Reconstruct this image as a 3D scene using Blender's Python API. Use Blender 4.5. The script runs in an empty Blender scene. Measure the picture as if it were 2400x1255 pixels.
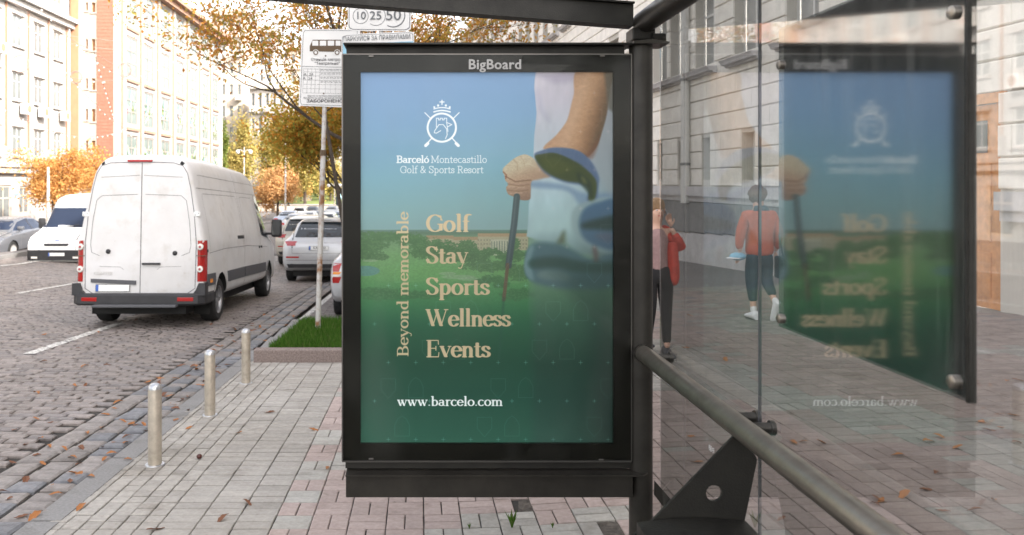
import bpy, bmesh, math, random
import numpy as np
from mathutils import Vector, Matrix
from mathutils.bvhtree import BVHTree
from mathutils.geometry import delaunay_2d_cdt
random.seed(7)
SC = bpy.context.scene; COL = SC.collection
R = math.radians; PI = math.pi
F = 1890.0; CX = 980.0; CY = 425.0; H = 1.79          # focal length and principal point in photo pixels, eye height

# ------------------------------------------------------------------ camera, sky, sun, exposure
cd = bpy.data.cameras.new('camera'); cam = bpy.data.objects.new('camera', cd); COL.objects.link(cam)
cam.location = (0, 0, H); cam.rotation_euler = (R(90), 0, 0)
cd.sensor_width = 36; cd.lens = 36*F/2400; cd.shift_x = (1200-CX)/2400; cd.shift_y = -(627.5-CY)/2400
cd.clip_start = .05; cd.clip_end = 3000
cd.dof.use_dof = True; cd.dof.focus_distance = 4.4; cd.dof.aperture_fstop = 4.0
SC.camera = cam
SUN_EL = R(32.5); SUN_PHI = R(35)
sv = Vector((math.cos(SUN_EL)*math.cos(SUN_PHI), -math.cos(SUN_EL)*math.sin(SUN_PHI), math.sin(SUN_EL)))
w = bpy.data.worlds.new('World'); SC.world = w; w.use_nodes = True
nt = w.node_tree; bg = nt.nodes['Background']
sk = nt.nodes.new('ShaderNodeTexSky'); sk.sky_type = 'NISHITA'; sk.sun_disc = False
sk.sun_elevation = SUN_EL; sk.sun_rotation = math.atan2(sv.x, sv.y); sk.dust_density = 3.0; sk.ozone_density = .8
hs = nt.nodes.new('ShaderNodeHueSaturation'); hs.inputs['Saturation'].default_value = .38   # thin high haze: a pale sky
nt.links.new(sk.outputs[0], hs.inputs['Color']); wm_ = nt.nodes.new('ShaderNodeMixRGB'); wm_.blend_type = 'MULTIPLY'; wm_.inputs[0].default_value = 1; wm_.inputs[2].default_value = (1.06, 1.0, .94, 1)
nt.links.new(hs.outputs[0], wm_.inputs[1]); nt.links.new(wm_.outputs[0], bg.inputs[0]); bg.inputs[1].default_value = .15
sl = bpy.data.lights.new('sun', 'SUN'); sl.energy = 2.0; sl.angle = R(.53); sl.color = (1, .955, .89)
so = bpy.data.objects.new('sun', sl); COL.objects.link(so); so.rotation_euler = sv.to_track_quat('Z', 'Y').to_euler()
vs = SC.view_settings; vs.view_transform = 'Standard'; vs.look = 'None'; vs.exposure = 2.3; vs.gamma = 1; vs.use_curve_mapping = False
SC.render.engine = 'CYCLES'
SC.cycles.max_bounces = 10; SC.cycles.transparent_max_bounces = 16

# ------------------------------------------------------------------ the lie of the land
def sst(a, b, x):
    t = min(1, max(0, (x-a)/(b-a))); return t*t*(3-2*t)
def pl(y):
    if y < 24: return -.0513*(y-3.8)
    z = -.0513*20.2
    if y < 85: return z-.028*(y-24)
    return z-.028*61
def pr(y):
    if y < 24: return -.035*(y-3.8)
    return -.035*20.2-.02*(min(y, 85)-24)
def gz(x, y):
    yy = max(y, 3.0)
    t = sst(-.05, .28, x/yy)
    z = pl(y)*(1-t)+(pr(y)+.04*min(max(0, x), 9))*t
    if x < -5.5: z += .055*(min(-x, 12)-5.5)
    return z
def P(px, py, D): return Vector(((px-CX)*D/F, D, H-(py-CY)*D/F))
def proj(x, y, z): return (CX+F*x/y, CY-F*(z-H)/y)

# ------------------------------------------------------------------ materials
def lin(c): return tuple(((v/12.92) if v <= .04045 else ((v+.055)/1.055)**2.4) for v in c)
M = {}
def mat(name, col, rough=.6, metal=0, noise=0, nscale=8, bump=0, bscale=40, spec=.5, attr=None, alpha=None, emit=0, coat=0, col2=None, ncon=(.35, .7), stain=0, worn=0):
    m = bpy.data.materials.new(name); m.use_nodes = True; n = m.node_tree; b = n.nodes['Principled BSDF']
    b.inputs['Roughness'].default_value = rough; b.inputs['Metallic'].default_value = metal
    b.inputs['Specular IOR Level'].default_value = spec; b.inputs['Coat Weight'].default_value = coat
    tc = n.nodes.new('ShaderNodeTexCoord'); cur = None
    if attr:
        a = n.nodes.new('ShaderNodeAttribute'); a.attribute_name = attr; cur = a.outputs['Color']
    if noise:
        t = n.nodes.new('ShaderNodeTexNoise'); t.inputs['Scale'].default_value = nscale; t.inputs['Detail'].default_value = 7; t.inputs['Roughness'].default_value = .62
        n.links.new(tc.outputs['Object'], t.inputs['Vector'])
        rp = n.nodes.new('ShaderNodeValToRGB'); rp.color_ramp.elements[0].position = ncon[0]; rp.color_ramp.elements[1].position = ncon[1]
        lo = 1-noise
        rp.color_ramp.elements[0].color = (lo, lo, lo, 1) if not col2 else (*col2, 1); rp.color_ramp.elements[1].color = (1, 1, 1, 1) if not col2 else (*col, 1)
        n.links.new(t.outputs[0], rp.inputs[0])
        if col2: cur = rp.outputs[0]
        else:
            mx = n.nodes.new('ShaderNodeMixRGB'); mx.blend_type = 'MULTIPLY'; mx.inputs[0].default_value = 1
            if cur: n.links.new(cur, mx.inputs[1])
            else: mx.inputs[1].default_value = (*col, 1)
            n.links.new(rp.outputs[0], mx.inputs[2]); cur = mx.outputs[0]
        rr = n.nodes.new('ShaderNodeMapRange'); rr.inputs[3].default_value = min(1, rough+.12); rr.inputs[4].default_value = max(.02, rough-.1)
        n.links.new(t.outputs[0], rr.inputs[0]); n.links.new(rr.outputs[0], b.inputs['Roughness'])
    if stain:
        gg = n.nodes.new('ShaderNodeNewGeometry')
        for sc_, lo_, p0, p1 in ((.55, 1-stain*.6, .35, .62), (3.2, 1-stain, .30, .46), (14, 1-stain*.8, .28, .36)):
            t = n.nodes.new('ShaderNodeTexNoise'); t.inputs['Scale'].default_value = sc_; t.inputs['Detail'].default_value = 6; t.inputs['Roughness'].default_value = .65; n.links.new(gg.outputs['Position'], t.inputs['Vector'])
            rp = n.nodes.new('ShaderNodeValToRGB'); rp.color_ramp.elements[0].position = p0; rp.color_ramp.elements[1].position = p1; rp.color_ramp.elements[0].color = (lo_, lo_*.98, lo_*.95, 1); rp.color_ramp.elements[1].color = (1, 1, 1, 1); n.links.new(t.outputs[0], rp.inputs[0])
            mx = n.nodes.new('ShaderNodeMixRGB'); mx.blend_type = 'MULTIPLY'; mx.inputs[0].default_value = 1
            if cur: n.links.new(cur, mx.inputs[1])
            else: mx.inputs[1].default_value = (*col, 1)
            n.links.new(rp.outputs[0], mx.inputs[2]); cur = mx.outputs[0]
    if worn:
        gg = n.nodes.new('ShaderNodeNewGeometry'); t = n.nodes.new('ShaderNodeTexNoise'); t.inputs['Scale'].default_value = 16; t.inputs['Detail'].default_value = 6; t.inputs['Roughness'].default_value = .7; n.links.new(gg.outputs['Position'], t.inputs['Vector'])
        mr_ = n.nodes.new('ShaderNodeMapRange'); mr_.inputs[1].default_value = worn; mr_.inputs[2].default_value = worn+.10; n.links.new(t.outputs[0], mr_.inputs[0]); n.links.new(mr_.outputs[0], b.inputs['Alpha'])
    if cur: n.links.new(cur, b.inputs['Base Color'])
    else: b.inputs['Base Color'].default_value = (*col, 1)
    if bump:
        t = n.nodes.new('ShaderNodeTexNoise'); t.inputs['Scale'].default_value = bscale; t.inputs['Detail'].default_value = 5
        n.links.new(tc.outputs['Object'], t.inputs['Vector'])
        bp = n.nodes.new('ShaderNodeBump'); bp.inputs['Strength'].default_value = bump; bp.inputs['Distance'].default_value = .01
        n.links.new(t.outputs[0], bp.inputs['Height']); n.links.new(bp.outputs[0], b.inputs['Normal'])
    if emit:
        b.inputs['Emission Strength'].default_value = emit
        if cur: n.links.new(cur, b.inputs['Emission Color'])
        else: b.inputs['Emission Color'].default_value = (*col, 1)
    M[name] = m; return m
def glassmat(name, tint, ior=1.5, rough=0, mult=1.0, dust_haze=(.008, .09)):
    m = bpy.data.materials.new(name); m.use_nodes = True; n = m.node_tree; n.nodes.clear()
    o = n.nodes.new('ShaderNodeOutputMaterial'); mx = n.nodes.new('ShaderNodeMixShader'); tr = n.nodes.new('ShaderNodeBsdfTransparent'); gl = n.nodes.new('ShaderNodeBsdfGlossy')
    tr.inputs[0].default_value = (*tint, 1); gl.inputs['Roughness'].default_value = rough
    fr = n.nodes.new('ShaderNodeFresnel'); fr.inputs[0].default_value = ior
    mu = n.nodes.new('ShaderNodeMath'); mu.operation = 'MULTIPLY'; mu.inputs[1].default_value = mult; mu.use_clamp = True
    ge = n.nodes.new('ShaderNodeNewGeometry'); iv = n.nodes.new('ShaderNodeMath'); iv.operation = 'SUBTRACT'; iv.inputs[0].default_value = 1; n.links.new(ge.outputs['Backfacing'], iv.inputs[1])
    m3 = n.nodes.new('ShaderNodeMath'); m3.operation = 'MULTIPLY'; n.links.new(mu.outputs[0], m3.inputs[0]); n.links.new(iv.outputs[0], m3.inputs[1])   # only the outer faces mirror
    n.links.new(fr.outputs[0], mu.inputs[0]); n.links.new(m3.outputs[0], mx.inputs[0])
    # faint dusty streaks on the pane; stronger values paint a milky haze
    tc = n.nodes.new('ShaderNodeTexCoord'); mp = n.nodes.new('ShaderNodeMapping'); mp.inputs['Scale'].default_value = (3, 30, 1.2)
    t = n.nodes.new('ShaderNodeTexNoise'); t.inputs['Scale'].default_value = 1.5; t.inputs['Detail'].default_value = 8
    n.links.new(tc.outputs['Object'], mp.inputs[0]); n.links.new(mp.outputs[0], t.inputs[0])
    rp = n.nodes.new('ShaderNodeMapRange'); rp.inputs[1].default_value = .52; rp.inputs[2].default_value = .85; rp.inputs[3].default_value = dust_haze[0]; rp.inputs[4].default_value = dust_haze[1]
    n.links.new(t.outputs[0], rp.inputs[0])
    di = n.nodes.new('ShaderNodeBsdfDiffuse'); di.inputs[0].default_value = (.6, .58, .53, 1)
    m2 = n.nodes.new('ShaderNodeMixShader'); n.links.new(rp.outputs[0], m2.inputs[0])
    n.links.new(tr.outputs[0], mx.inputs[1]); n.links.new(gl.outputs[0], mx.inputs[2])
    n.links.new(mx.outputs[0], m2.inputs[1]); n.links.new(di.outputs[0], m2.inputs[2]); n.links.new(m2.outputs[0], o.inputs[0])
    M[name] = m; return m
def leafmat(name, cols, tr=.35):
    m = bpy.data.materials.new(name); m.use_nodes = True; n = m.node_tree; n.nodes.clear()
    o = n.nodes.new('ShaderNodeOutputMaterial'); g = n.nodes.new('ShaderNodeNewGeometry'); rp = n.nodes.new('ShaderNodeValToRGB')
    e = rp.color_ramp.elements; rp.color_ramp.interpolation = 'LINEAR'
    while len(e) < len(cols): e.new(.5)
    for i, c in enumerate(cols): e[i].position = i/(len(cols)-1); e[i].color = (*c, 1)
    n.links.new(g.outputs['Random Per Island'], rp.inputs[0])
    d = n.nodes.new('ShaderNodeBsdfDiffuse'); t = n.nodes.new('ShaderNodeBsdfTranslucent'); mx = n.nodes.new('ShaderNodeMixShader'); mx.inputs[0].default_value = tr
    n.links.new(rp.outputs[0], d.inputs[0]); n.links.new(rp.outputs[0], t.inputs[0]); n.links.new(d.outputs[0], mx.inputs[1]); n.links.new(t.outputs[0], mx.inputs[2]); n.links.new(mx.outputs[0], o.inputs[0])
    M[name] = m; return m
mat('shelter_steel', (.052, .047, .040), .42, .4, .45, 5, .08, 220, stain=.3)
mat('rail_steel', (.33, .295, .25), .34, .8, .35, 9, .04, 200)
mat('case_black', (.010, .009, .006), .35, 0, .3, 4, spec=.25)
mat('case_edge', (.16, .15, .14), .35, .8)
mat('mount_steel', (.024, .022, .018), .5, .3, .4, 9, .15, 150)
mat('letter_grey', (.42, .41, .40), .5)
mat('steel_bollard', (.60, .54, .45), .42, .5, .35, 14, .1, 90, stain=.22)
mat('steel_cap', (.55, .56, .58), .3, .8, .3, 30)
mat('board_dark', (.035, .036, .038), .35, 0, .3, 3)
mat('paver', (.4, .4, .4), .85, 0, .22, 28, .35, 160, .3, attr='tint', stain=.26)
mat('sett', (.3, .3, .3), .50, 0, .35, 16, .5, 60, .45, attr='tint', stain=.30)
mat('joint', (.045, .040, .034), .95, 0, .4, 20, .3, 60)
mat('dirt', (.13, .11, .09), .95, 0, .6, 30, .8, 70)
mat('kerb_grey', (.27, .265, .26), .8, 0, .3, 60, .25, 120, stain=.25)
mat('kerb_pink', (.30, .235, .21), .8, 0, .55, 55, .3, 120)
mat('asphalt', (.19, .175, .17), .9, 0, .3, 30, .3, 90, stain=.2)
mat('paint_line', (.62, .61, .58), .7, 0, .35, 22, ncon=(.3, .5), worn=.40)
mat('van_white', (.70, .70, .705), .42, 0, .10, 2, coat=.15, spec=.35, stain=.11)
mat('white_paint', (.78, .78, .77), .3, 0, coat=.4)
mat('silver_paint', (.46, .47, .485), .3, .35, coat=.5)
mat('beige_paint', (.42, .39, .34), .3, .3, coat=.5)
mat('grey_paint', (.13, .135, .15), .25, .3, coat=.6)
mat('blue_paint', (.10, .14, .22), .25, .3, coat=.6)
mat('light_blue_paint', (.36, .41, .50), .28, .3, coat=.5)
mat('black_plastic', (.030, .030, .033), .55, 0, .3, 6)
mat('rub_strip', (.075, .077, .085), .6)
mat('seam', (.10, .10, .105), .7)
mat('tyre', (.015, .015, .015), .8)
mat('rim', (.32, .32, .33), .35, .7)
mat('rim_light', (.62, .61, .60), .35, .5)
mat('underbody', (.012, .012, .012), .9)
mat('car_glass', (.018, .024, .030), .04, 0, spec=.8)
mat('van_glass', (.02, .028, .05), .08, 0, spec=.25)
mat('red_lamp', (.33, .012, .010), .12, 0, spec=.7)
mat('pink_lamp', (.34, .06, .07), .15, 0, spec=.7)
mat('amber_lamp', (.75, .26, .03), .15)
mat('clear_lamp', (.72, .70, .66), .12)
mat('frame_grey', (.25, .225, .205), .5)
mat('plate_white', (.72, .73, .72), .4)
mat('plate_blue', (.05, .13, .45), .4)
mat('chrome', (.65, .65, .66), .15, 1)
mat('ink', (.035, .035, .04), .7)
mat('ink_brown', (.10, .065, .035), .7)
mat('ink_grey', (.12, .13, .14), .7)
mat('sign_white', (.70, .70, .695), .45, 0, .06, 6)
mat('sign_blue', (.25, .48, .62), .45)
mat('pole_paint', (.50, .49, .47), .5, .2, .55, 7, .2, 60, col2=(.25, .12, .05), ncon=(.36, .52))
mat('bark', (.085, .065, .048), .9, 0, .5, 12, .8, 30)
mat('bark_light', (.20, .17, .14), .9, 0, .5, 12, .8, 30)
mat('wire', (.06, .055, .05), .7)
mat('wire_faint', (.25, .20, .17), .7)
mat('plaster_white', (.36, .355, .345), .9, 0, .12, 1.5, .2, 30)
mat('plaster_cream', (.42, .37, .31), .9, 0, .12, 1.5, .2, 30)
mat('plaster_pale', (.36, .335, .315), .9, 0, .12, 1.0)
mat('trim_brown', (.30, .17, .11), .9)  # plain brown of the downpipes and fan grilles
mat('plaster_orange', (.40, .20, .115), .9, 0, .12, 2)
mat('brick_orange', (.33, .145, .10), .9, 0, .25, 7)
mat('brick_trim', (.33, .20, .145), .9, 0, .2, 5)
mat('far_stone', (.52, .45, .38), .9, 0, .2, .6)
mat('far_grey', (.42, .41, .40), .9, 0, .2, .6)
mat('facade_stone', (.86, .815, .745), .9, 0, .16, 3.0, .25, 40)
mat('facade_joint', (.50, .47, .42), .95)
mat('facade_base', (.24, .235, .235), .85, 0, .25, 6, .3, 50)
mat('facade_plinth', (.56, .54, .54), .9, 0, .2, 3)
mat('window_frame', (.60, .59, .57), .5)
mat('window_pale', (.42, .42, .405), .15, 0, .3, .8, spec=.5)
mat('window_glass', (.20, .22, .22), .08, 0, .4, .9, spec=.8)
mat('window_bright', (.15, .19, .18), .1, 0, .35, .8, spec=.7)
mat('mural_green', (.16, .42, .20), .5, 0, 1, 1.3, col2=(.6, .62, .56))
mat('curtain', (.55, .53, .50), .8, 0, .25, 6)
mat('wood_orange', (.66, .27, .07), .45, 0, .35, 9)
mat('wood_brown', (.30, .14, .06), .5, 0, .3, 9)
mat('ac_white', (.62, .60, .57), .5)
mat('downpipe', (.60, .585, .555), .6)
mat('grass_base', (.05, .085, .02), .95)
mat('soil', (.09, .075, .05), .95, 0, .4, 9)
mat('park_grass', (.17, .22, .06), .95, 0, .3, .5)
mat('skin', (.56, .34, .25), .5)
mat('hair_blond', (.28, .17, .085), .6, 0, .4, 60)
mat('hair_brown', (.17, .095, .05), .7, 0, .4, 60)
mat('red_cloth', (.52, .040, .020), .75, 0, .35, 12, .3, 40)
mat('orange_cloth', (.50, .10, .045), .8, 0, .25, 8, .3, 40)
mat('pink_knit', (.33, .21, .20), .85, 0, .2, 30)
mat('black_cloth', (.016, .015, .016), .85, 0, .3, 15)
mat('blue_cloth', (.035, .055, .075), .85, 0, .3, 15)
mat('white_cloth', (.72, .72, .72), .8)
mat('phone', (.35, .36, .38), .25)
mat('leaf_dry', (.42, .16, .04), .7, 0, .5, 30)
mat('leaf_brown', (.20, .075, .03), .7, 0, .5, 30)
mat('chestnut', (.06, .012, .008), .25)
mat('roof_sheet', (.35, .35, .35), .4)
mat('slate', (.10, .10, .11), .8)
leafmat('leaf_autumn', [(.34, .13, .03), (.50, .22, .05), (.58, .30, .08), (.42, .30, .06), (.26, .24, .06), (.44, .18, .04)], .45)
leafmat('leaf_orange', [(.52, .27, .09), (.62, .36, .13), (.50, .23, .07), (.60, .42, .18)], .45)
leafmat('leaf_mixed', [(.44, .20, .04), (.60, .31, .06), (.28, .27, .06), (.52, .36, .07), (.20, .23, .05)], .5)
leafmat('leaf_yellow', [(.42, .33, .12), (.34, .30, .10), (.50, .36, .12), (.26, .26, .09)])
leafmat('leaf_green', [(.10, .15, .04), (.16, .20, .05), (.22, .24, .06)])
leafmat('leaf_peach', [(.55, .32, .15), (.60, .38, .18), (.48, .26, .10)])
leafmat('blade', [(.030, .085, .012), (.05, .125, .018), (.09, .17, .03), (.045, .12, .016), (.13, .16, .05)], .25)
glassmat('shelter_glass', (.965, .975, .97), 1.75, .022, 2.1, (.015, .11))  # dusty streaks raised to lay a painted milky haze over the view
glassmat('roof_glass', (.62, .63, .62), 1.5, .2, .5, (.15, .3))
glassmat('case_glass', (.93, .94, .94), 1.35, .02, .45, (0, .03))
glassmat('board_glass', (.75, .78, .79), 1.9, .06, 3.2)

# ------------------------------------------------------------------ object helpers
def link(o, parent=None):
    COL.objects.link(o)
    if parent is not None: o.parent = parent
    return o
def tag(o, label=None, cat=None, group=None, kind=None):
    if label: o['label'] = label
    if cat: o['category'] = cat
    if group: o['group'] = group
    if kind: o['kind'] = kind
    return o
def thing(name, label, cat, loc=(0, 0, 0), rot=(0, 0, 0), group=None):
    o = bpy.data.objects.new(name, None); o.empty_display_size = .2; link(o); o.location = loc; o.rotation_euler = rot
    return tag(o, label, cat, group)
def mesh_obj(name, vs_, fs, m, parent=None, smooth=False, loc=None, rot=None):
    me = bpy.data.meshes.new(name); me.from_pydata([tuple(v) for v in vs_], [], fs); me.update()
    if m is not None:
        for mm in (m if isinstance(m, (list, tuple)) else [m]): me.materials.append(M[mm])
    o = bpy.data.objects.new(name, me); link(o, parent)
    if smooth: me.polygons.foreach_set('use_smooth', [True]*len(me.polygons)); shade_auto(me)
    if loc is not None: o.location = loc
    if rot is not None: o.rotation_euler = rot
    return o
def shade_auto(me, ang=35):
    bm = bmesh.new(); bm.from_mesh(me)
    for e in bm.edges:
        if len(e.link_faces) == 2 and e.calc_face_angle(0) > R(ang): e.smooth = False
    bm.to_mesh(me); bm.free()
class MB:
    def __init__(s): s.v = []; s.f = []; s.T = None
    def add(s, vs_, fs):
        k = len(s.v)
        for v in vs_: s.v.append(s.T(Vector(v)) if s.T else Vector(v))
        s.f += [tuple(i+k for i in f) for f in fs]; return s
    def box(s, x0, y0, z0, x1, y1, z1, bev=0):
        if bev <= 0:
            s.add([(x0, y0, z0), (x1, y0, z0), (x1, y1, z0), (x0, y1, z0), (x0, y0, z1), (x1, y0, z1), (x1, y1, z1), (x0, y1, z1)],
                  [(0, 3, 2, 1), (4, 5, 6, 7), (0, 1, 5, 4), (1, 2, 6, 5), (2, 3, 7, 6), (3, 0, 4, 7)])
        else:
            bm = bmesh.new(); bmesh.ops.create_cube(bm, size=1)
            for v in bm.verts: v.co = Vector(((x0+x1)/2+v.co.x*(x1-x0), (y0+y1)/2+v.co.y*(y1-y0), (z0+z1)/2+v.co.z*(z1-z0)))
            bmesh.ops.bevel(bm, geom=list(bm.edges), offset=bev, segments=2, profile=.5, affect='EDGES')
            s.addbm(bm)
        return s
    def addbm(s, bm):
        bm.verts.index_update(); s.add([v.co.copy() for v in bm.verts], [tuple(v.index for v in f.verts) for f in bm.faces]); bm.free()
    def cyl(s, a, b, r0, r1=None, n=16, cap=True):
        a = Vector(a); b = Vector(b); r1 = r0 if r1 is None else r1
        d = (b-a).normalized(); u = d.orthogonal().normalized(); v = d.cross(u)
        vs_ = []
        for c, r in ((a, r0), (b, r1)):
            for i in range(n): t = 2*PI*i/n; vs_.append(c+u*(r*math.cos(t))+v*(r*math.sin(t)))
        fs = [(i, (i+1) % n, n+(i+1) % n, n+i) for i in range(n)]
        if cap: fs += [tuple(range(n))[::-1], tuple(range(n, 2*n))]
        return s.add(vs_, fs)
    def tube(s, pts, r, n=10):
        pts = [Vector(p) for p in pts]; rs = r if isinstance(r, (list, tuple)) else [r]*len(pts); vs_ = []
        u = None
        for i, p in enumerate(pts):
            d = (pts[min(i+1, len(pts)-1)]-pts[max(i-1, 0)]).normalized()
            u = d.orthogonal().normalized() if u is None else (u-d*u.dot(d)).normalized()
            v = d.cross(u)
            for k in range(n): t = 2*PI*k/n; vs_.append(p+u*(rs[i]*math.cos(t))+v*(rs[i]*math.sin(t)))
        fs = [(i*n+k, i*n+(k+1) % n, (i+1)*n+(k+1) % n, (i+1)*n+k) for i in range(len(pts)-1) for k in range(n)]
        fs += [tuple(range(n))[::-1], tuple(range((len(pts)-1)*n, len(pts)*n))]
        return s.add(vs_, fs)
    def lathe(s, prof, axis='Z', n=24, c=(0, 0, 0)):
        vs_ = []; c = Vector(c)
        for r, h in prof:
            for k in range(n):
                t = 2*PI*k/n; a, b = r*math.cos(t), r*math.sin(t)
                vs_.append(c+(Vector((a, b, h)) if axis == 'Z' else Vector((h, a, b)) if axis == 'X' else Vector((a, h, b))))
        fs = [(i*n+k, i*n+(k+1) % n, (i+1)*n+(k+1) % n, (i+1)*n+k) for i in range(len(prof)-1) for k in range(n)]
        return s.add(vs_, fs)
    def prism(s, poly, d0, d1, axis='Y'):
        n = len(poly); mp = {'Y': lambda a, b, d: (a, d, b), 'X': lambda a, b, d: (d, a, b), 'Z': lambda a, b, d: (a, b, d)}[axis]
        vs_ = [mp(a, b, d0) for a, b in poly]+[mp(a, b, d1) for a, b in poly]
        return s.add(vs_, [tuple(range(n)), tuple(range(n, 2*n))[::-1]]+[(i, i+n, (i+1) % n+n, (i+1) % n) for i in range(n)])
    def build(s, name, m, parent=None, smooth=False, loc=None, rot=None, fix=True):
        o = mesh_obj(name, s.v, s.f, m, parent, False, loc, rot)
        if fix:
            bm = bmesh.new(); bm.from_mesh(o.data); bmesh.ops.recalc_face_normals(bm, faces=bm.faces); bm.to_mesh(o.data); bm.free()
        if smooth: o.data.polygons.foreach_set('use_smooth', [True]*len(o.data.polygons)); shade_auto(o.data)
        return o
def copy_tree(o, parent=None):
    c = o.copy(); COL.objects.link(c)
    if parent is not None: c.parent = parent
    for ch in [k for k in o.children]: copy_tree(ch, c)
    return c
def text_mesh(s, size, bold=0, align='CENTER', space=1.0, ext=.001):
    cu = bpy.data.curves.new('t', 'FONT'); cu.body = s; cu.size = size; cu.align_x = align; cu.align_y = 'CENTER'; cu.extrude = ext; cu.space_character = space; cu.resolution_u = 3
    o = bpy.data.objects.new('t', cu); COL.objects.link(o); dg = bpy.context.evaluated_depsgraph_get()
    me = bpy.data.meshes.new_from_object(o.evaluated_get(dg)); bpy.data.objects.remove(o); bpy.data.curves.remove(cu)
    if bold:      # heavier letters: the outline repeated a hair apart
        V = [v.co.copy() for v in me.vertices]; Fq = [tuple(q.vertices) for q in me.polygons]; n = len(V); VV = []; FF = []
        for k, (dx, dy) in enumerate(((-1, 0), (1, 0), (0, .7), (0, -.7), (.7, .5), (-.7, -.5), (0, 0))):
            VV += [v+Vector((dx*bold, dy*bold, k*.00012)) for v in V]; FF += [tuple(i+k*n for i in f) for f in Fq]
        me.clear_geometry(); me.from_pydata(VV, [], FF); me.update()
    me.materials.clear(); return me
def text_obj(name, s, size, m, parent, loc, rot, **k):
    sx = k.pop('sx', 1)
    me = text_mesh(s, size, **k); me.materials.append(M[m]); o = bpy.data.objects.new(name, me); link(o, parent); o.location = loc; o.rotation_euler = rot; o.scale = (sx, 1, 1); return o
def tints(me, cols):
    a = me.color_attributes.new('tint', 'FLOAT_COLOR', 'CORNER'); arr = []
    for p, c in zip(me.polygons, cols): arr += [c[0], c[1], c[2], 1]*p.loop_total
    a.data.foreach_set('color', arr)

# ------------------------------------------------------------------ ground sheets
def sheet(name, x0, x1, y0, y1, dz, m, dx=1.0, dy=1.0, kind='structure', parent=None, ccol=None):
    nx = max(1, int(round((x1-x0)/dx))); ny = max(1, int(round((y1-y0)/dy))); v = []; f = []
    for j in range(ny+1):
        for i in range(nx+1):
            x = x0+(x1-x0)*i/nx; y = y0+(y1-y0)*j/ny; v.append((x, y, gz(x, y)+dz))
    for j in range(ny):
        for i in range(nx): a = j*(nx+1)+i; f.append((a, a+1, a+nx+2, a+nx+1))
    o = mesh_obj(name, v, f, m, parent)
    if kind: o['kind'] = kind
    return o
# terrain out to the horizon: graded grid
gx = [-900, -400, -150, -80, -50, -36]+[-30+1.5*i for i in range(41)]+[32, 36, 50, 80, 150, 400, 900]
gy = [-300, -120, -60, -30]+[-20+1.5*i for i in range(100)]+[132, 140, 160, 200, 300, 500, 1000, 2200]
vv = [(x, y, gz(x, y)-.10) for y in gy for x in gx]; n_ = len(gx)
mesh_obj('ground', vv, [(j*n_+i, j*n_+i+1, (j+1)*n_+i+1, (j+1)*n_+i) for j in range(len(gy)-1) for i in range(n_-1)], 'asphalt')['kind'] = 'structure'

KX = -1.9                       # inner edge of the kerb
road = sheet('road', -13.5, KX-.18, -6, 34, -.022, 'joint', .8, .8)
far_road = sheet('road', -13.5, 3.0, 34, 100, -.004, 'asphalt', 1.5, 2)
bay = sheet('road', KX+.006, 3.2, 12.45, 34, -.022, 'joint', .6, .8)
pavement = sheet('pavement', KX, 8.6, -4, 24, -.012, 'joint', .5, .8)
far_pavement = sheet('pavement', 3.25, 9.5, 24, 100, -.006, 'asphalt', 1.0, 2)
opp = sheet('pavement', -24.5, -13.7, -6, 110, .10, 'asphalt', 1.5, 2)
for (a, b) in ((-6, 110),):
    m_ = MB()
    for j in range(int(a), int(b), 2):
        m_.box(-13.7, j, gz(-13.6, j)-.1, -13.52, j+1.99, gz(-13.6, j+1)+.13)
    m_.build('kerb', 'kerb_grey')['kind'] = 'structure'

# ------------------------------------------------------------------ pavers and setts (real pieces)
def inview(x, y, mg=60):
    if y < 2.5: return None
    u, v = proj(x, y, gz(x, y))
    if u < -mg or u > 2400+mg or v > 1255+mg: return None
    return u, v
def block(x0, y0, x1, y1, h, bev, jit, rnd, dome=0):
    # eight top and eight lower points: a worn block with uneven corners
    j = lambda: rnd.uniform(-jit, jit)
    c = [(x0+j(), y0+j()), (x1+j(), y0+j()), (x1+j(), y1+j()), (x0+j(), y1+j())]
    cx = (x0+x1)/2; cy = (y0+y1)/2
    top = [(cx+(a-cx)*(1-2*bev/(x1-x0)), cy+(b-cy)*(1-2*bev/(y1-y0))) for a, b in c]
    tz = rnd.uniform(-.0015, .0015)*(1+jit*300)
    v = [(a, b, -h) for a, b in c]+[(a, b, tz-bev*.7) for a, b in c]+[(a, b, tz+rnd.uniform(-.001, .001)) for a, b in top]
    f = [(0, 1, 5, 4), (1, 2, 6, 5), (2, 3, 7, 6), (3, 0, 4, 7), (4, 5, 9, 8), (5, 6, 10, 9), (6, 7, 11, 10), (7, 4, 8, 11)]
    if dome: v.append((cx, cy, tz+dome)); f += [(8, 9, 12), (9, 10, 12), (10, 11, 12), (11, 8, 12)]
    else: f.append((8, 9, 10, 11))
    return v, f
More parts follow.
